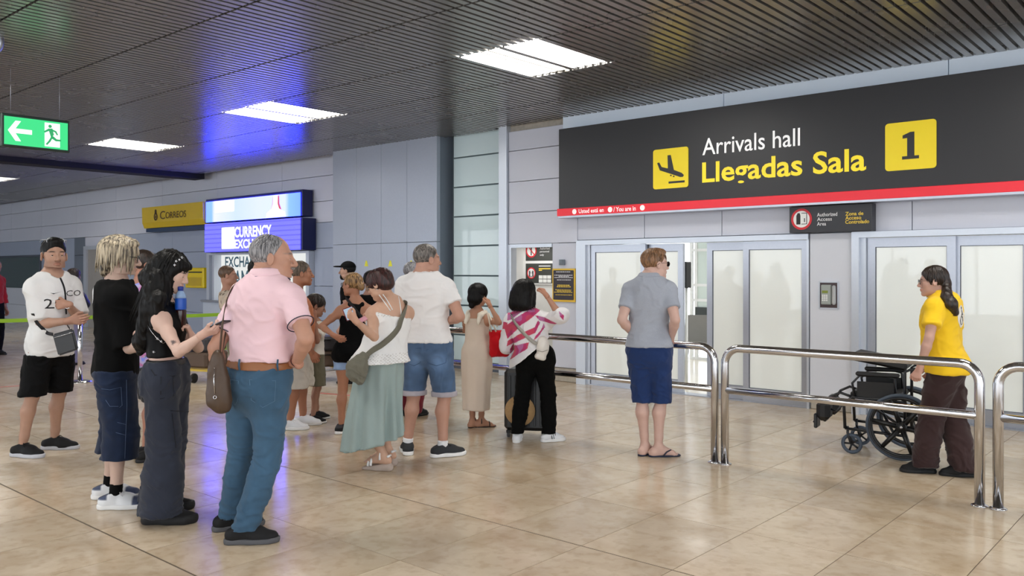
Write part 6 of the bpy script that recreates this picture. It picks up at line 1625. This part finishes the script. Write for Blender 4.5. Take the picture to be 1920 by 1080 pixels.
xa = wx(440, EY2); text_fit('lettering', 'CURRENCY', xa, wx(509, EY2), (zt2+zb2)/2-.02, zt2-.1, EY2-.002, M_LEDW, e2, .03); text_fit('lettering', 'EXCHANGE', xa, wx(514, EY2), zb2+.06, (zt2+zb2)/2-.06, EY2-.002, M_LEDW, e2, .03)
# booth under the screens
bo = empty('exchange_booth', (0, 0, 0), 0, 'bright lit exchange booth window below the screens', 'booth')
bx0, bx1 = -18.0, -14.05
M_BOOTH = glow('lit_booth_wall', (.93, .95, .92), .85)
MB().box(bx0, bx1, 10.16, 10.2, .9, 1.99).build('lit_back', M_BOOTH, bo)
MB().box(bx0, bx0+.12, 9.95, 10.2, 0, 1.96).box(bx1-.1, bx1, 9.95, 10.2, 0, 1.96).box(bx0, bx1, 9.95, 10.2, 1.96, 2.0).box(-17.8, -17.72, 9.98, 10.16, .9, 1.96).build('frame', M_ALUL, bo)
MB().bbox(bx0, bx1, 9.86, 10.18, .0, .9, .01).build('counter_front', plain('pale_counter', (196, 206, 220), .4), bo)
MB().bbox(bx0-.02, bx1+.02, 9.8, 10.18, .9, .94, .008).build('counter_top', M_ALU, bo)
M_TEAL = plain('teal_letters', (74, 120, 136), .5)
text_fit('lettering', 'EXCHANGE', wx(421, 10.14), wx(497, 10.14), wz(440, 501, 10.14), wz(440, 481, 10.14), 10.155, M_TEAL, bo, .02)
text_fit('lettering', 'AM', wx(438, 10.14), wx(464, 10.14), wz(440, 540, 10.14), wz(440, 507, 10.14), 10.155, M_TEAL, bo, .02)
# yellow post box
qx0, qx1 = wx(347, 9.96), wx(381, 9.96); z0, z1 = wz(365, 540, 9.96), wz(365, 502, 9.96)
lb = empty('post_box', (0, 0, 0), 0, 'yellow post box on the blue grey wall', 'post box')
MB().bbox(qx0, qx1, 9.96, 10.07, z0, z1, .02).build('body', plain('bright_post_yellow', (236, 208, 20), .35), lb)
MB().box(qx0+.06, qx1-.06, 9.952, 9.96, z1-.12, z1-.09).build('slot', M_BLK, lb); MB().bbox(qx0+.08, qx1-.08, 9.952, 9.96, z0+.05, z0+.25, .003).build('plate', plain('ochre_plate', (200, 170, 30), .4), lb)
# ------------------------------------------------------------------ corridor furniture seen through the open door
sh = empty('display_cabinet', (0, 0, 0), 0, 'white glazed cabinet in the corridor behind the open door', 'cabinet')
cy = 13.6
cxa, cxb = wx(1293, cy), wx(1345, cy)
f = MB()
for x in (cxa, cxa+.1, cxb): f.box(x, x+.05, cy, cy+.06, 0, 2.3)
for z in (.0, .55, .62, 1.05, 1.32, 1.95, 2.25): f.box(cxa+.05, cxb, cy+.004, cy+.056, z, z+.05)
f.build('frame', M_WHITE, sh)
MB().box(cxa+.1, cxb, cy+.02, cy+.04, .65, 2.25).build('pane', frosted('pale_green_glass', (206, 218, 210)), sh)
MB().box(cxa+.12, cxb, cy-.01, cy+.01, .64, .95).build('dark_base', plain('dark_grille', (52, 58, 56), .5), sh)
tv = on_wall(1284, 512, 10.6); bs = empty('wall_terminal', (0, 0, 0), 0, 'small black terminal on a post just inside the open door', 'terminal')
MB().bbox(tv.x-.035, tv.x+.05, 10.55, 10.7, 1.36, 1.73, .01).build('screen', M_BLK, bs); MB().tube([(tv.x+.0, 10.65, 0), (tv.x+.0, 10.65, 1.36)], .02, 8).build('post', M_WHITE, bs, True)
st_ = on_wall(1296, 690, 11.6); ch = empty('corridor_chair', (st_.x, 11.8, 0), .4, 'grey curved chair in the corridor behind the open door', 'chair')
m = MB(); 
for k in range(8):
    pass
seatp = [(.0, .44), (.25, .42), (.42, .44)]
xprism(MB(), [(-.2, .42), (.2, .44), (.28, .9), (.25, .9), (.17, .48), (-.2, .46)], -.22, .22).build('shell', plain('grey_plastic_shell', (128, 126, 122), .5), ch)
for x in (-.18, .18):
    for y in (-.16, .18): MB().tube([(x, y, 0), (x*.9, y*.9, .43)], .012, 8).build('leg', M_STEEL, ch, True)
for lab, q in (('unseen square light added to brighten the small doorway', (-9.2, -8.1, 10.15, 10.55, 2.0)), ('unseen long light added to brighten the corridor behind the open door', (-6.4, -3.0, 11.0, 11.6, 2.34))):
    g_ = empty('added_indoor_light', (0, 0, 0), 0, lab, 'ceiling light')  # unseen light, added to brighten the interior behind the opening
    MB().box(q[0], q[1], q[2], q[3], q[4], q[4]+.05).build('housing', M_WHITE, g_); MB().box(q[0]+.03, q[1]-.03, q[2]+.03, q[3]-.03, q[4]-.006, q[4]).build('diffuser', glow('added_light_diffuser', (1., .98, .94), 6.), g_)
# ------------------------------------------------------------------ stainless steel railings
RYL = 6.41; RT, RM, RR = .965, .615, .033
def railing(x0, x1, label, posts):
    g_ = empty('railing', (x0, RYL, 0), 0, label, 'railing', 'stainless steel queue railings'); L = x1-x0; r = .13
    def arc(cx, a0, a1): return [(cx+r*math.cos(a), 0, RT-r+r*math.sin(a)) for a in np.linspace(a0, a1, 8)]
    MB().tube([(0, 0, .0), (0, 0, RT-r)]+arc(r, math.pi, math.pi/2)[1:]+[(L*k/6, 0, RT) for k in range(1, 6)]+arc(L-r, math.pi/2, 0)+[(L, 0, .0)], RR, 14).build('hoop', M_STEEL, g_, True)
    MB().tube([(0, 0, RM), (L, 0, RM)], .029, 12).build('middle_rail', M_STEEL, g_, True)
    for x in posts: MB().tube([(x, 0, 0), (x, 0, RT)], RR*.9, 12).build('post', M_STEEL, g_, True)
    for x in [0, L]+list(posts): MB().lathe([(.055, 0), (.055, .008), (.04, .014)], (x, 0, 0), 18).build('base_plate', M_STEEL, g_, True)
    return g_
railing(-6.62, on_floor(1340, 867.5).x, 'long steel railing with the grey polo shirt leaning on it', [])
railing(on_floor(1362, 869.5).x, on_floor(1838, 948).x, 'middle steel railing in front of the wheelchair', [])
railing(on_floor(1873, 953.5).x, .75, 'steel railing at the right edge of the photo', [])
# ------------------------------------------------------------------ queue barrier
def barrier(u, v, label):
    b_ = on_floor(u, v); g_ = empty('barrier_post', (b_.x, b_.y, 0), 0, label, 'barrier post', 'queue barrier posts')
    MB().lathe([(.17, 0), (.17, .015), (.12, .03), (.04, .035)], (0, 0, 0), 24).build('base', M_STEEL, g_, True)
    MB().lathe([(.032, .03), (.032, .96)], (0, 0, 0), 16).build('pole', M_STEEL, g_, True); MB().lathe([(.04, .87), (.04, .98), (.03, .99)], (0, 0, 0), 16).build('head', plain('dark_grey_head', (50, 54, 58), .5), g_, True)
    return b_
b1 = barrier(150, 717, 'steel barrier post beside the white sports jersey'); b2 = barrier(452, 700, 'steel barrier post hidden behind the pink polo shirt'); b0 = barrier(-110, 735, 'steel barrier post outside the left edge')
M_BELT = plain('lime_green_belt', (136, 176, 34), .6)
for (p0, p1, lab) in ((b0, b1, 'lime green barrier belt at the left edge'), (b1, b2, 'lime green barrier belt running behind the black crop top')):
    pts = [Vector((p0.x+(p1.x-p0.x)*t, p0.y+(p1.y-p0.y)*t, .935-.02*math.sin(math.pi*t))) for t in np.linspace(0.005, .995, 8)]
    d_ = (p1-p0).normalized(); n_ = d_.cross(Vector((0, 0, 1)))
    tag(MB().strap(pts, [((0, 0, 1), n_)]*8, .052, .003).build('barrier_belt', M_BELT), lab, 'belt', 'lime green queue belts')
# red lines on the floor
M_TAPE = plain('worn_red_tape', (190, 96, 84), .5, var=.3, scale=20)
for i, (p0, p1) in enumerate((((0, 726), (42, 723)), ((150, 717), (185, 714)), ((600, 737), (660, 742)))):
    A, B = on_floor(*p0), on_floor(*p1); d_ = (B-A).normalized(); n_ = Vector((-d_.y, d_.x, 0))*.03
    tag(mesh_obj('trim_%d' % (i+2), [tuple(q+Vector((0, 0, z))) for z in (.0002, .0022) for q in (A-n_, B-n_, B+n_, A+n_)], [(3, 2, 1, 0), (4, 5, 6, 7)]+[(k, (k+1) % 4, 4+(k+1) % 4, 4+k) for k in range(4)], M_TAPE), kind='structure', label='worn red line on the floor')
# ------------------------------------------------------------------ luggage trolleys
def trolley(u, v, ang, label, load):
    b_ = on_floor(u, v); h = heading(ang); g_ = empty('luggage_trolley', (b_.x, b_.y, 0), math.atan2(h[1], h[0]), label, 'luggage trolley', 'luggage trolleys')
    M_TR = plain('yellow_trolley_paint', (206, 176, 60), .45); M_TG = plain('trolley_steel', (150, 150, 154), .3, .8)
    for y in (-.28, .28): MB().tube([(-.45, y, .16), (.42, y, .2), (.5, y, .45), (.55, y, .98)], .017, 8).build('side_rail', M_TG, g_, True)
    MB().tube([(.55, -.28, .98), (.58, -.1, 1.02), (.58, .1, 1.02), (.55, .28, .98)], .02, 8).build('push_handle', M_BLK, g_, True)
    for k in range(5): MB().box(-.4+k*.2, -.36+k*.2, -.28, .28, .17+.01*k, .2+.01*k).build('deck_bar', M_TR, g_)
    for z in (.45, .6, .75): MB().box(.46, .5, -.28, .28, z, z+.05).build('back_bar', M_TR, g_)
    MB().box(.42, .46, -.27, .27, .4, .5).build('advert_panel', plain('lime_panel', (150, 176, 60), .5), g_)
    for x, y in ((-.4, 0), (.4, -.26), (.4, .26)): MB().lathe([(.06, -.02), (.07, -.015), (.07, .015), (.06, .02)], (x, y, .07), 16, Matrix.Rotation(math.pi/2, 3, 'X')).build('wheel', M_BLK, g_, True)
    return b_, h
for (u, v, ang, lab) in ((618, 712, 60, 'yellow luggage trolley with bags behind the black tank top'), (399, 712, 20, 'luggage trolley left of the pink polo shirt')):
    b_, h = trolley(u, v, ang, lab, None)
    for k, (dx, dz, sz, rgb, nm) in enumerate(((-.15, .21, (.5, .42, .22), (92, 74, 62), 'brown'), (-.15, .44, (.45, .4, .2), (60, 58, 62), 'dark grey'))):
        c = np.array(b_)+h*dx; M_ = Matrix.Translation(Vector((c[0], c[1], dz+.005)))@Matrix.Rotation(math.atan2(h[1], h[0]), 4, 'Z'); q = MB(); q.bbox(-sz[0]/2, sz[0]/2, -sz[1]/2, sz[1]/2, 0, sz[2], .03, M_)
        t_ = empty('travel_bag', (0, 0, 0), 0, '%s travel bag on the %s' % (nm, 'trolley behind the black tank top' if u > 500 else 'trolley left of the pink polo shirt'), 'bag')
        q.build('body', plain('travel_bag_%d' % (k), rgb, .7), t_); MB().tube([tuple(M_ @ Vector(p)) for p in ((-.1, -sz[1]/2, sz[2]*.7), (-.08, -sz[1]/2-.03, sz[2]*.8), (.08, -sz[1]/2-.03, sz[2]*.8), (.1, -sz[1]/2, sz[2]*.7))], .01, 6).build('grip', M_BLK, t_, True)
all_people()
# ------------------------------------------------------------------ things carried, worn or pushed
def sdf_part(name, prims, mat, parent, base, res=.006, amp=0., planes=(), fx=20, fz=12, seed=1):
    F = grid_of(prims, res).add(prims)
    for o, n in planes: F.plane(o, n)
    P, Q = F.mesh(); P = relax(P, Q, 1)
    if amp: P = folds(P, Q, amp, fx, fz, seed)
    return build_mesh(name, [(P-base, Q)], mat, parent, np.ones((len(P), 3)))
def carried(name, label, cat, base): return empty(name, tuple(base), 0, label, cat)
def tubeb(name, pts, r, mat, parent, base, n=6): return MB().tube([Vector(np.asarray(p)-base) for p in pts], r, n).build(name, mat, parent, True)
def strapw(P, parent, base, wpts, mat, w, t=.005, name='strap'):
    o = strap_on(name, P, wpts, mat, w, t, None); 
    for v in o.data.vertices: v.co = v.co-Vector(base)
    o.parent = parent; return o
# brown shoulder bag
p = PEOPLE['man_pink']; D = p.d-.16
base = pix(411, 778, D); g_ = carried('shoulder_bag', 'brown leather shoulder bag hanging beside the pink polo shirt', 'bag', base)
M_BR = tinted('brown_leather', (74, 56, 42), .45, 0, .3, 120, .4, 0, .12, 14)
Rb = np.array((nrm(CR*.85-CF*.5), nrm(CF*.85+CR*.5), CZV))
bp = [ell(pix(411, 738, D), (.07, .05, .115), Rb, .04), ell(pix(408, 695, D), (.058, .036, .12), Rb, .04), cone(pix(400, 752, D), pix(423, 762, D), .032, .032, .04), cone(pix(396, 735, D), pix(400, 690, D), .022, .02, .04), cone(pix(424, 745, D), pix(418, 700, D), .022, .02, .04)]
sdf_part('bag_body', bp, M_BR, g_, base, .006, .004)
tubeb('zip', [pix(402, 690, D-.045), pix(401, 715, D-.05), pix(403, 738, D-.058)], .0025, M_STEEL, g_, base)
MB().tube([Vector(pix(403, 745, D-.06)+.009*(math.cos(t)*CR+math.sin(t)*CZV)-base) for t in np.linspace(0, 6.28, 14, False)], .0022, 6, True).build('zip_ring', M_STEEL, g_, True)
sp = [pix(412, 668, D), pix(414, 640, D-.04), pix(418, 600, D-.06)]+[surf(p, u, v, p.top, .006) for u, v in ((424, 570), (436, 540))]
sp += [sp[-1]+CF*.07+CR*.035+CZV*.028, sp[-1]+CF*.16+CR*.03-CZV*.05, pix(430, 600, D+.22), pix(416, 668, D+.05)]
strapw(p, g_, base, sp, M_BR, .016, .005)
# black crossbody bag of the man in jersey
p = PEOPLE['man_jersey']; D = p.d-.3
base = pix(121, 668, D); g_ = carried('crossbody_bag', 'small black crossbody bag worn over the white sports jersey', 'bag', base)
M_BLE = tinted('black_leather', (30, 30, 32), .4, 0, .25, 150, .5)
q = [pix(97, 627, D), pix(135, 616, D), pix(145, 656, D), pix(108, 668, D)]; n_ = nrm(np.cross(q[1]-q[0], q[3]-q[0])); n_ = n_ if n_ @ CF < 0 else -n_
v = [a+n_*.0 for a in q]+[a-n_*.035 for a in q]; bm = bmesh.new(); vs = [bm.verts.new(Vector(x-base)) for x in v]
for f in ((3, 2, 1, 0), (4, 5, 6, 7), (0, 1, 5, 4), (1, 2, 6, 5), (2, 3, 7, 6), (3, 0, 4, 7)): bm.faces.new([vs[i] for i in f])
bmesh.ops.recalc_face_normals(bm, faces=bm.faces); bmesh.ops.bevel(bm, geom=bm.edges[:], offset=.012, segments=3, affect='EDGES'); me = bpy.data.meshes.new('bag_body'); bm.to_mesh(me); bm.free(); me.materials.append(M_BLE)
ca = me.color_attributes.new('tint', 'FLOAT_COLOR', 'POINT'); ca.data.foreach_set('color', [1.]*4*len(me.vertices)); o = bpy.data.objects.new('bag_body', me); COL.objects.link(o); o.parent = g_; soft(o)
tubeb('zip', [pix(102, 633, D-.012), pix(120, 628, D-.012), pix(136, 623, D-.012)], .003, M_STEEL, g_, base)
strapw(p, g_, base, [surf(p, u, v_, [p.top], .008) for u, v_ in ((61, 588), (68, 603), (78, 614), (88, 624))]+[q[0]+.01*CR], tinted('black_webbing', (18, 18, 22), .7), .028)
a1 = [surf(p, u, v_, [p.top], .007) for u, v_ in ((113, 521), (119, 535), (122, 548))]
strapw(p, g_, base, a1+[surf(p, 123, 562, [p.top], .004), surf(p, 124, 585, [p.top], .004), surf(p, 125, 606, [p.top], .004), q[1]-.02*CR], tinted('black_webbing', (18, 18, 22), .7), .014)
# olive hobo bag
p = PEOPLE['woman_maroon']; D = p.d-.24
base = pix(672, 718, D); g_ = carried('hobo_bag', 'slouchy olive grey hobo bag worn across the white camisole', 'bag', base)
M_OL = cloth('olive_grey_nylon', (112, 110, 98), .8, .3, 300, .1, .1, 20)
bp = [ell(pix(671, 692, D), (.085, .05, .1), Rb, .04), cone(pix(682, 668, D-.01), pix(664, 700, D), .035, .06, .04), cone(pix(656, 685, D), pix(676, 712, D), .03, .035, .03)]
sdf_part('bag_body', bp, M_OL, g_, base, .006, .009, (), 26, 22)
w1 = [surf(p, u, v_, [p.top], .01) for u, v_ in ((752, 600), (747, 615), (733, 632), (715, 647), (700, 656))]
strapw(p, g_, base, [p.S['R']*.55+p.N*.45+p.U*.04*p.k-p.Fs*.015, p.S['R']*.6+p.N*.4+p.U*.02*p.k-p.Fs*.07]+w1+[pix(686, 668, D-.02), pix(676, 682, D-.03)], M_OL, .045, .006)
# black strap on the tank-top woman's back
p = PEOPLE['woman_tank']
g_ = carried('shoulder_strap_bag', 'black strap bag crossing the back of the black tank top', 'bag', p.P); base = p.P
body = p.bodyobj
strapw(p, g_, base, [surf(p, u, v_, [p.top, body], .006) for u, v_ in ((648, 558), (656, 568), (664, 578), (676, 592), (690, 606))], tinted('black_webbing', (18, 18, 22), .7), .03)
sdf_part('bag_body', [ell(p.P+p.Rs*.24*p.k+CZV*.08, (.05, .1, .09), np.array((p.Rs, p.Fs, CZV)), .03)], M_BLE, g_, base, .008, .003)
# red tote
p = PEOPLE['woman_beige']; D = p.d-.1
base = pix(935, 668, D); g_ = carried('tote_bag', 'red tote bag with pale handles beside the beige dress', 'bag', base)
M_RD = cloth('red_canvas', (190, 14, 26), .8, .25, 300)
Rr = np.array((nrm(CR*.9+CF*.4), nrm(CF*.9-CR*.4), CZV))
bp = [ell(pix(935, 646, D), (.08, .045, .1), Rr, .02), cone(pix(924, 664, D), pix(948, 663, D), .028, .028, .03), cone(pix(922, 624, D), pix(942, 624, D), .024, .024, .03), cone(pix(922, 626, D), pix(923, 662, D), .026, .028, .03), cone(pix(943, 626, D), pix(949, 662, D), .024, .028, .03)]
sdf_part('bag_body', bp, M_RD, g_, base, .006, .005, [(pix(930, 616, D), CZV)])
M_CRM = plain('cream_strap', (228, 220, 204), .7)
for du in (0, 9): MB().tube([Vector(x-base) for x in (pix(921+du, 622, D-.04), pix(917+du*.5, 600, D-.06), pix(914+du*.3, 588, D-.04), p.S['R']+p.U*.06*p.k+CR*.012-CF*.02, p.S['R']+p.U*.055*p.k+CF*.06, pix(924+du, 612, D+.08))], .008, 6).build('handle', M_CRM, g_, True)
# white handbag with woven strap
p = PEOPLE['woman_stripes']; D = p.d-.13
base = pix(1017, 680, D); g_ = carried('handbag', 'white handbag on woven strap at the hip of the striped blouse', 'bag', base)
M_CW = tinted('cream_leather', (226, 220, 212), .45, 0, .1, 100)
bp = [ell(pix(1018, 650, D), (.062, .045, .1), Rr, .03), cone(pix(1008, 668, D), pix(1019, 672, D), .028, .022, .03)]
sdf_part('bag_body', bp, M_CW, g_, base, .006, .003); tubeb('zip', [pix(1007, 657, D-.05), pix(1017, 660, D-.055), pix(1027, 656, D-.045)], .002, M_BR, g_, base)
def woven():
    T = NT('black_white_woven_strap').base((.7, .68, .62), .8); tc = T.n('NewGeometry'); w = T.n('TexWave', wave_type='BANDS', bands_direction='DIAGONAL'); w.inputs['Scale'].default_value = 38; T.l(tc.outputs['Position'], w.inputs['Vector'])
    r = T.n('ValToRGB'); r.color_ramp.elements[0].color = (.05, .05, .05, 1); r.color_ramp.elements[1].color = (.72, .68, .6, 1); r.color_ramp.elements[0].position = .4; r.color_ramp.elements[1].position = .5; T.l(w.outputs['Fac'], r.inputs[0]); T.l(r.outputs[0], T.b.inputs['Base Color']); return T.m
strapw(p, g_, base, [surf(p, u, v_, [p.top], .008) for u, v_ in ((957, 588), (961, 598), (970, 611), (982, 625), (996, 638))]+[pix(1006, 645, D-.03)], woven(), .034)
# navy bag of the far woman
d_ = 14.36; base = pix(157, 577, d_-.2); g_ = carried('navy_bag', 'navy shoulder bag carried beyond the green barrier belt', 'bag', base)
sdf_part('bag_body', [ell(pix(155, 562, d_-.2), (.1, .06, .12), None, .04), cone(pix(147, 545, d_-.2), pix(160, 570, d_-.2), .05, .08, .03)], tinted('navy_leather', (22, 24, 50), .5), g_, base, .012)
tubeb('strap', [pix(146, 520, d_-.1), pix(148, 530, d_-.18), pix(152, 545, d_-.2)], .012, plain('navy_strap2', (22, 24, 50), .5), g_, base)
# phones and bottle
def phone(label, c, up, face_n, mat, hl=.072, hw=.036, scr=True):
    g_ = empty('phone', tuple(c), 0, label, 'phone'); up = nrm(up); n = nrm(face_n-up*(face_n @ up)); s_ = np.cross(up, n)
    M_ = Matrix((s_, n, up)).transposed()
    q = MB(); q.bbox(-hw, hw, -.005, .005, -hl, hl, .0035); q.v = [tuple(M_ @ Vector(x)) for x in q.v]; q.build('case', mat, g_)
    if scr:
        q = MB(); q.box(-hw+.004, hw-.004, .005, .0062, -hl+.006, hl-.006); q.v = [tuple(M_ @ Vector(x)) for x in q.v]; q.build('screen', glow('phone_screen', (.45, .6, .75), .8), g_)
    return g_
p = PEOPLE['woman_blackhair']; hd, pn = p.hand['R'][:2]; c = p.Wr['R']+hd*.1+pn*.026
phone('black phone held out in front of the black crop top', c, nrm(CR*.8-CF*.25+CZV*.35), nrm(-CR*.4+CF*.2+CZV), tinted('black_phone_case', (24, 24, 28), .3))
p = PEOPLE['woman_maroon']; hd, pn = p.hand['L'][:2]
phone('phone in red case held up beside the white camisole', pix(655, 588, p.d-.18), nrm(CZV*.9-CR*.35), nrm(CR*.55-CF*.8+CZV*.1), tinted('red_phone_case', (120, 30, 38), .4), .05, .042)
phone('pink phone held beside the phone in red case', pix(684, 597, p.d-.1), nrm(CR*.6+CZV*.3), nrm(CZV-CF*.5), tinted('pink_phone_case', (222, 160, 176), .4), .055, .034, False)
p = PEOPLE['woman_blackhair']; D = p.d-.06; hd, pn = p.hand['L'][:2]
cb = p.Wr['L']+hd*.075*p.k+pn*.045; D = depth(cb); uc = 960+FPX*(cb @ CR)/D; base = pix(uc, 616, D); top = pix(uc, 537, D); g_ = empty('bottle', tuple(base), 0, 'cola bottle with blue label and blue cap held against the black crop top', 'bottle')
k = (top[2]-base[2])
MB().lathe([(.028, 0), (.033, .01), (.034, k*.42), (.033, k*.45)], n=18).build('drink', plain('dark_cola', (44, 18, 14), .15), g_, True)
MB().lathe([(.034, k*.45), (.035, k*.47), (.035, k*.7), (.034, k*.72)], n=18).build('label', plain('blue_label', (28, 86, 190), .35), g_, True)
MB().lathe([(.034, k*.72), (.03, k*.8), (.02, k*.87), (.014, k*.9)], n=18).build('neck', plain('pale_blue_plastic', (150, 180, 220), .15), g_, True)
MB().lathe([(.017, k*.9), (.018, k*.98), (.015, k)], n=18).build('cap', plain('blue_cap', (26, 54, 150), .35), g_, True)
# suitcase and straw hat
p = PEOPLE['woman_stripes']; c0 = on_floor(989, 817.5); h = heading(10); ang = math.atan2(h[1], h[0])-math.pi/2
g_ = empty('suitcase', (c0.x, c0.y, 0), ang, 'black wheeled suitcase behind the striped blouse', 'suitcase')
M_SC = plain('black_hard_shell', (24, 25, 28), .35, var=.1)
MB().bbox(-.21, .21, -.13, .13, .07, .66, .035).build('shell', M_SC, g_)
for x in (-.15, -.09, -.03, .03, .09, .15): MB().bbox(x-.012, x+.012, -.138, -.128, .12, .6, .004).build('rib', M_SC, g_)
MB().box(-.213, .213, -.006, .006, .07, .66).build('zip', plain('grey_zip', (90, 90, 94), .5), g_)
for x, y in ((-.17, -.09), (.17, -.09), (-.17, .09), (.17, .09)):
    MB().bbox(x-.02, x+.02, y-.02, y+.02, .045, .075, .004).build('wheel_fork', M_BLK, g_); MB().lathe([(.02, -.014), (.028, -.01), (.028, .01), (.02, .014)], (x, y, .029), 14, Matrix.Rotation(math.pi/2, 3, 'Y')).build('wheel', plain('grey_castor', (70, 70, 74), .5), g_, True)
for x in (-.1, .1): MB().tube([(x, .1, .64), (x, .1, .92)], .008, 8).build('handle_tube', M_STEEL, g_, True)
MB().bbox(-.12, .12, .085, .115, .91, .94, .008).build('handle_grip', M_BLK, g_)
dh = depth(c0)-.15; c = pix(975, 770, dh); hb = empty('straw_hat', tuple(c), ang, 'straw sun hat hanging on the front of the suitcase', 'hat')
MX = Matrix.Rotation(math.pi/2, 3, 'X')
M_ST = plain('natural_straw', (188, 152, 106), .8, var=.15, scale=60)
MB().lathe([(.145, .0), (.146, .004), (.075, .012), (.07, .05), (.04, .062), (.001, .063)], (0, 0, 0), 32, MX).build('straw', M_ST, hb, True)
MB().lathe([(.0765, .014), (.0745, .034)], (0, 0, 0), 32, MX).build('band', plain('dark_hat_band', (60, 44, 36), .7), hb, True)
# ------------------------------------------------------------------ wheelchair
b_ = on_floor(1690, 864); TH = -58; h = heading(TH); r_ = rightof(h); org = V3(b_)+r_*.285
wc = empty('wheelchair', tuple(org), math.atan2(h[1], h[0]), 'black folding wheelchair with grey castors pushed behind the middle railing', 'wheelchair')
M_FR = plain('black_frame_paint', (18, 20, 26), .35); M_TY = plain('grey_rubber_tyre', (74, 84, 98), .7); M_VN = plain('black_vinyl', (18, 18, 20), .55); M_RIM = plain('black_wheel_plastic', (14, 15, 17), .4)
WR = .283
def circ(cx, y, cz, r, n=40): return [(cx+r*math.cos(2*math.pi*k/n), y, cz+r*math.sin(2*math.pi*k/n)) for k in range(n)]
for y in (.285, -.285):
    sg = 1 if y > 0 else -1
    w = empty('drive_wheel', (0, 0, 0)); w.parent = wc
    MB().tube(circ(0, y, WR, WR-.017), .017, 10, True).build('tyre', M_TY, w, True)
    MB().tube(circ(0, y, WR, WR-.042), .016, 8, True).build('rim', M_RIM, w, True); MB().tube(circ(0, y+sg*.035, WR, WR-.035), .008, 8, True).build('push_ring', M_FR, w, True)
    for k in range(6):
        a = math.radians(60*k+10); MB().tube([(.03*math.cos(a), y, WR+.03*math.sin(a)), ((WR-.045)*math.cos(a), y, WR+(WR-.045)*math.sin(a))], [.024, .017], 8).build('spoke', M_RIM, w, True)
    MB().lathe([(.045, -.022), (.05, 0), (.045, .022)], (0, y, WR), 20, Matrix.Rotation(math.pi/2, 3, 'X')).build('hub', M_RIM, w, True)
    MB().lathe([(.012, -.032), (.012, .032)], (0, y, WR), 12, Matrix.Rotation(math.pi/2, 3, 'X')).build('axle_cap', M_STEEL, w, True)
    # side frame
    yf = sg*.225
    MB().tube([(-.02, yf, .16), (-.02, yf, .74), (-.06, yf, .765), (-.16, yf, .77)], .0125, 8).build('back_tube', M_FR, wc, True)
    MB().tube([(-.19, yf, .77), (-.08, yf, .768)], .018, 10).build('push_handle', plain('grey_black_grip', (30, 30, 32), .7), wc, True)
    MB().tube([(-.02, yf, .48), (.4, yf, .5), (.47, yf, .44), (.46, yf, .22)], .0135, 8).build('seat_rail', M_FR, wc, True)
    MB().tube([(-.02, yf, .2), (.46, yf, .22)], .0125, 8).build('lower_rail', M_FR, wc, True)
    MB().tube([(.05, yf, .48), (.06, yf, .68), (.12, yf, .7), (.34, yf, .69), (.4, yf, .62), (.38, yf, .5)], .011, 8).build('arm_tube', M_FR, wc, True)
    MB().bbox(.02, .37, yf-.03, yf+.03, .69, .725, .01).build('arm_pad', M_VN, wc)
    MB().box(.06, .36, yf-.006, yf+.006, .5, .64).build('skirt_guard', M_VN, wc)
    # castor
    yc = sg*.215
    MB().tube([(.44, yc, .24), (.44, yc, .18), (.41, yc+sg*.028, .1)], .012, 8).tube([(.44, yc, .18), (.41, yc-sg*.028, .1)], .012, 8).build('castor_fork', M_FR, wc, True)
    cw = empty('castor', (0, 0, 0)); cw.parent = wc
    MB().tube(circ(.405, yc, .09, .074, 28), .0155, 8, True).build('tyre', M_TY, cw, True)
    for k in range(5):
        a = math.radians(72*k); MB().tube([(.405, yc, .09), (.405+.064*math.cos(a), yc, .09+.064*math.sin(a))], .009, 6).build('spoke', M_RIM, cw, True)
    # leg rest
    MB().tube([(.4, yf, .5), (.5, yf, .53), (.58, yf, .49), (.7, sg*.19, .3), (.73, sg*.19, .24)], .012, 8).build('leg_rest_tube', M_FR, wc, True)
    MB().tube([(.47, yf, .44), (.53, yf, .36), (.6, sg*.2, .38)], .01, 8).build('hanger', M_FR, wc, True)
    MB().bbox(.58, .7, sg*.19-.085, sg*.19+.085, .27, .45, .04).build('calf_pad', M_VN, wc)
    MB().bbox(.69, .72, sg*.19-.075, sg*.19+.06, .2, .33, .008).build('footplate', M_RIM, wc)
for a, b in (((.06, .22, .2), (.3, -.22, .47)), ((.06, -.22, .2), (.3, .22, .47))): MB().tube([a, b], .0125, 8).build('cross_brace', M_FR, wc, True)
MB().bbox(-.0, .42, -.215, .215, .495, .55, .018).build('seat', M_VN, wc)
M_ = Matrix.Translation(Vector((-.03, 0, .765)))@Matrix.Rotation(-.16, 4, 'Y')
MB().bbox(0, .46, -.2, .2, -.02, .05, .02, M_).build('folded_backrest', M_VN, wc)
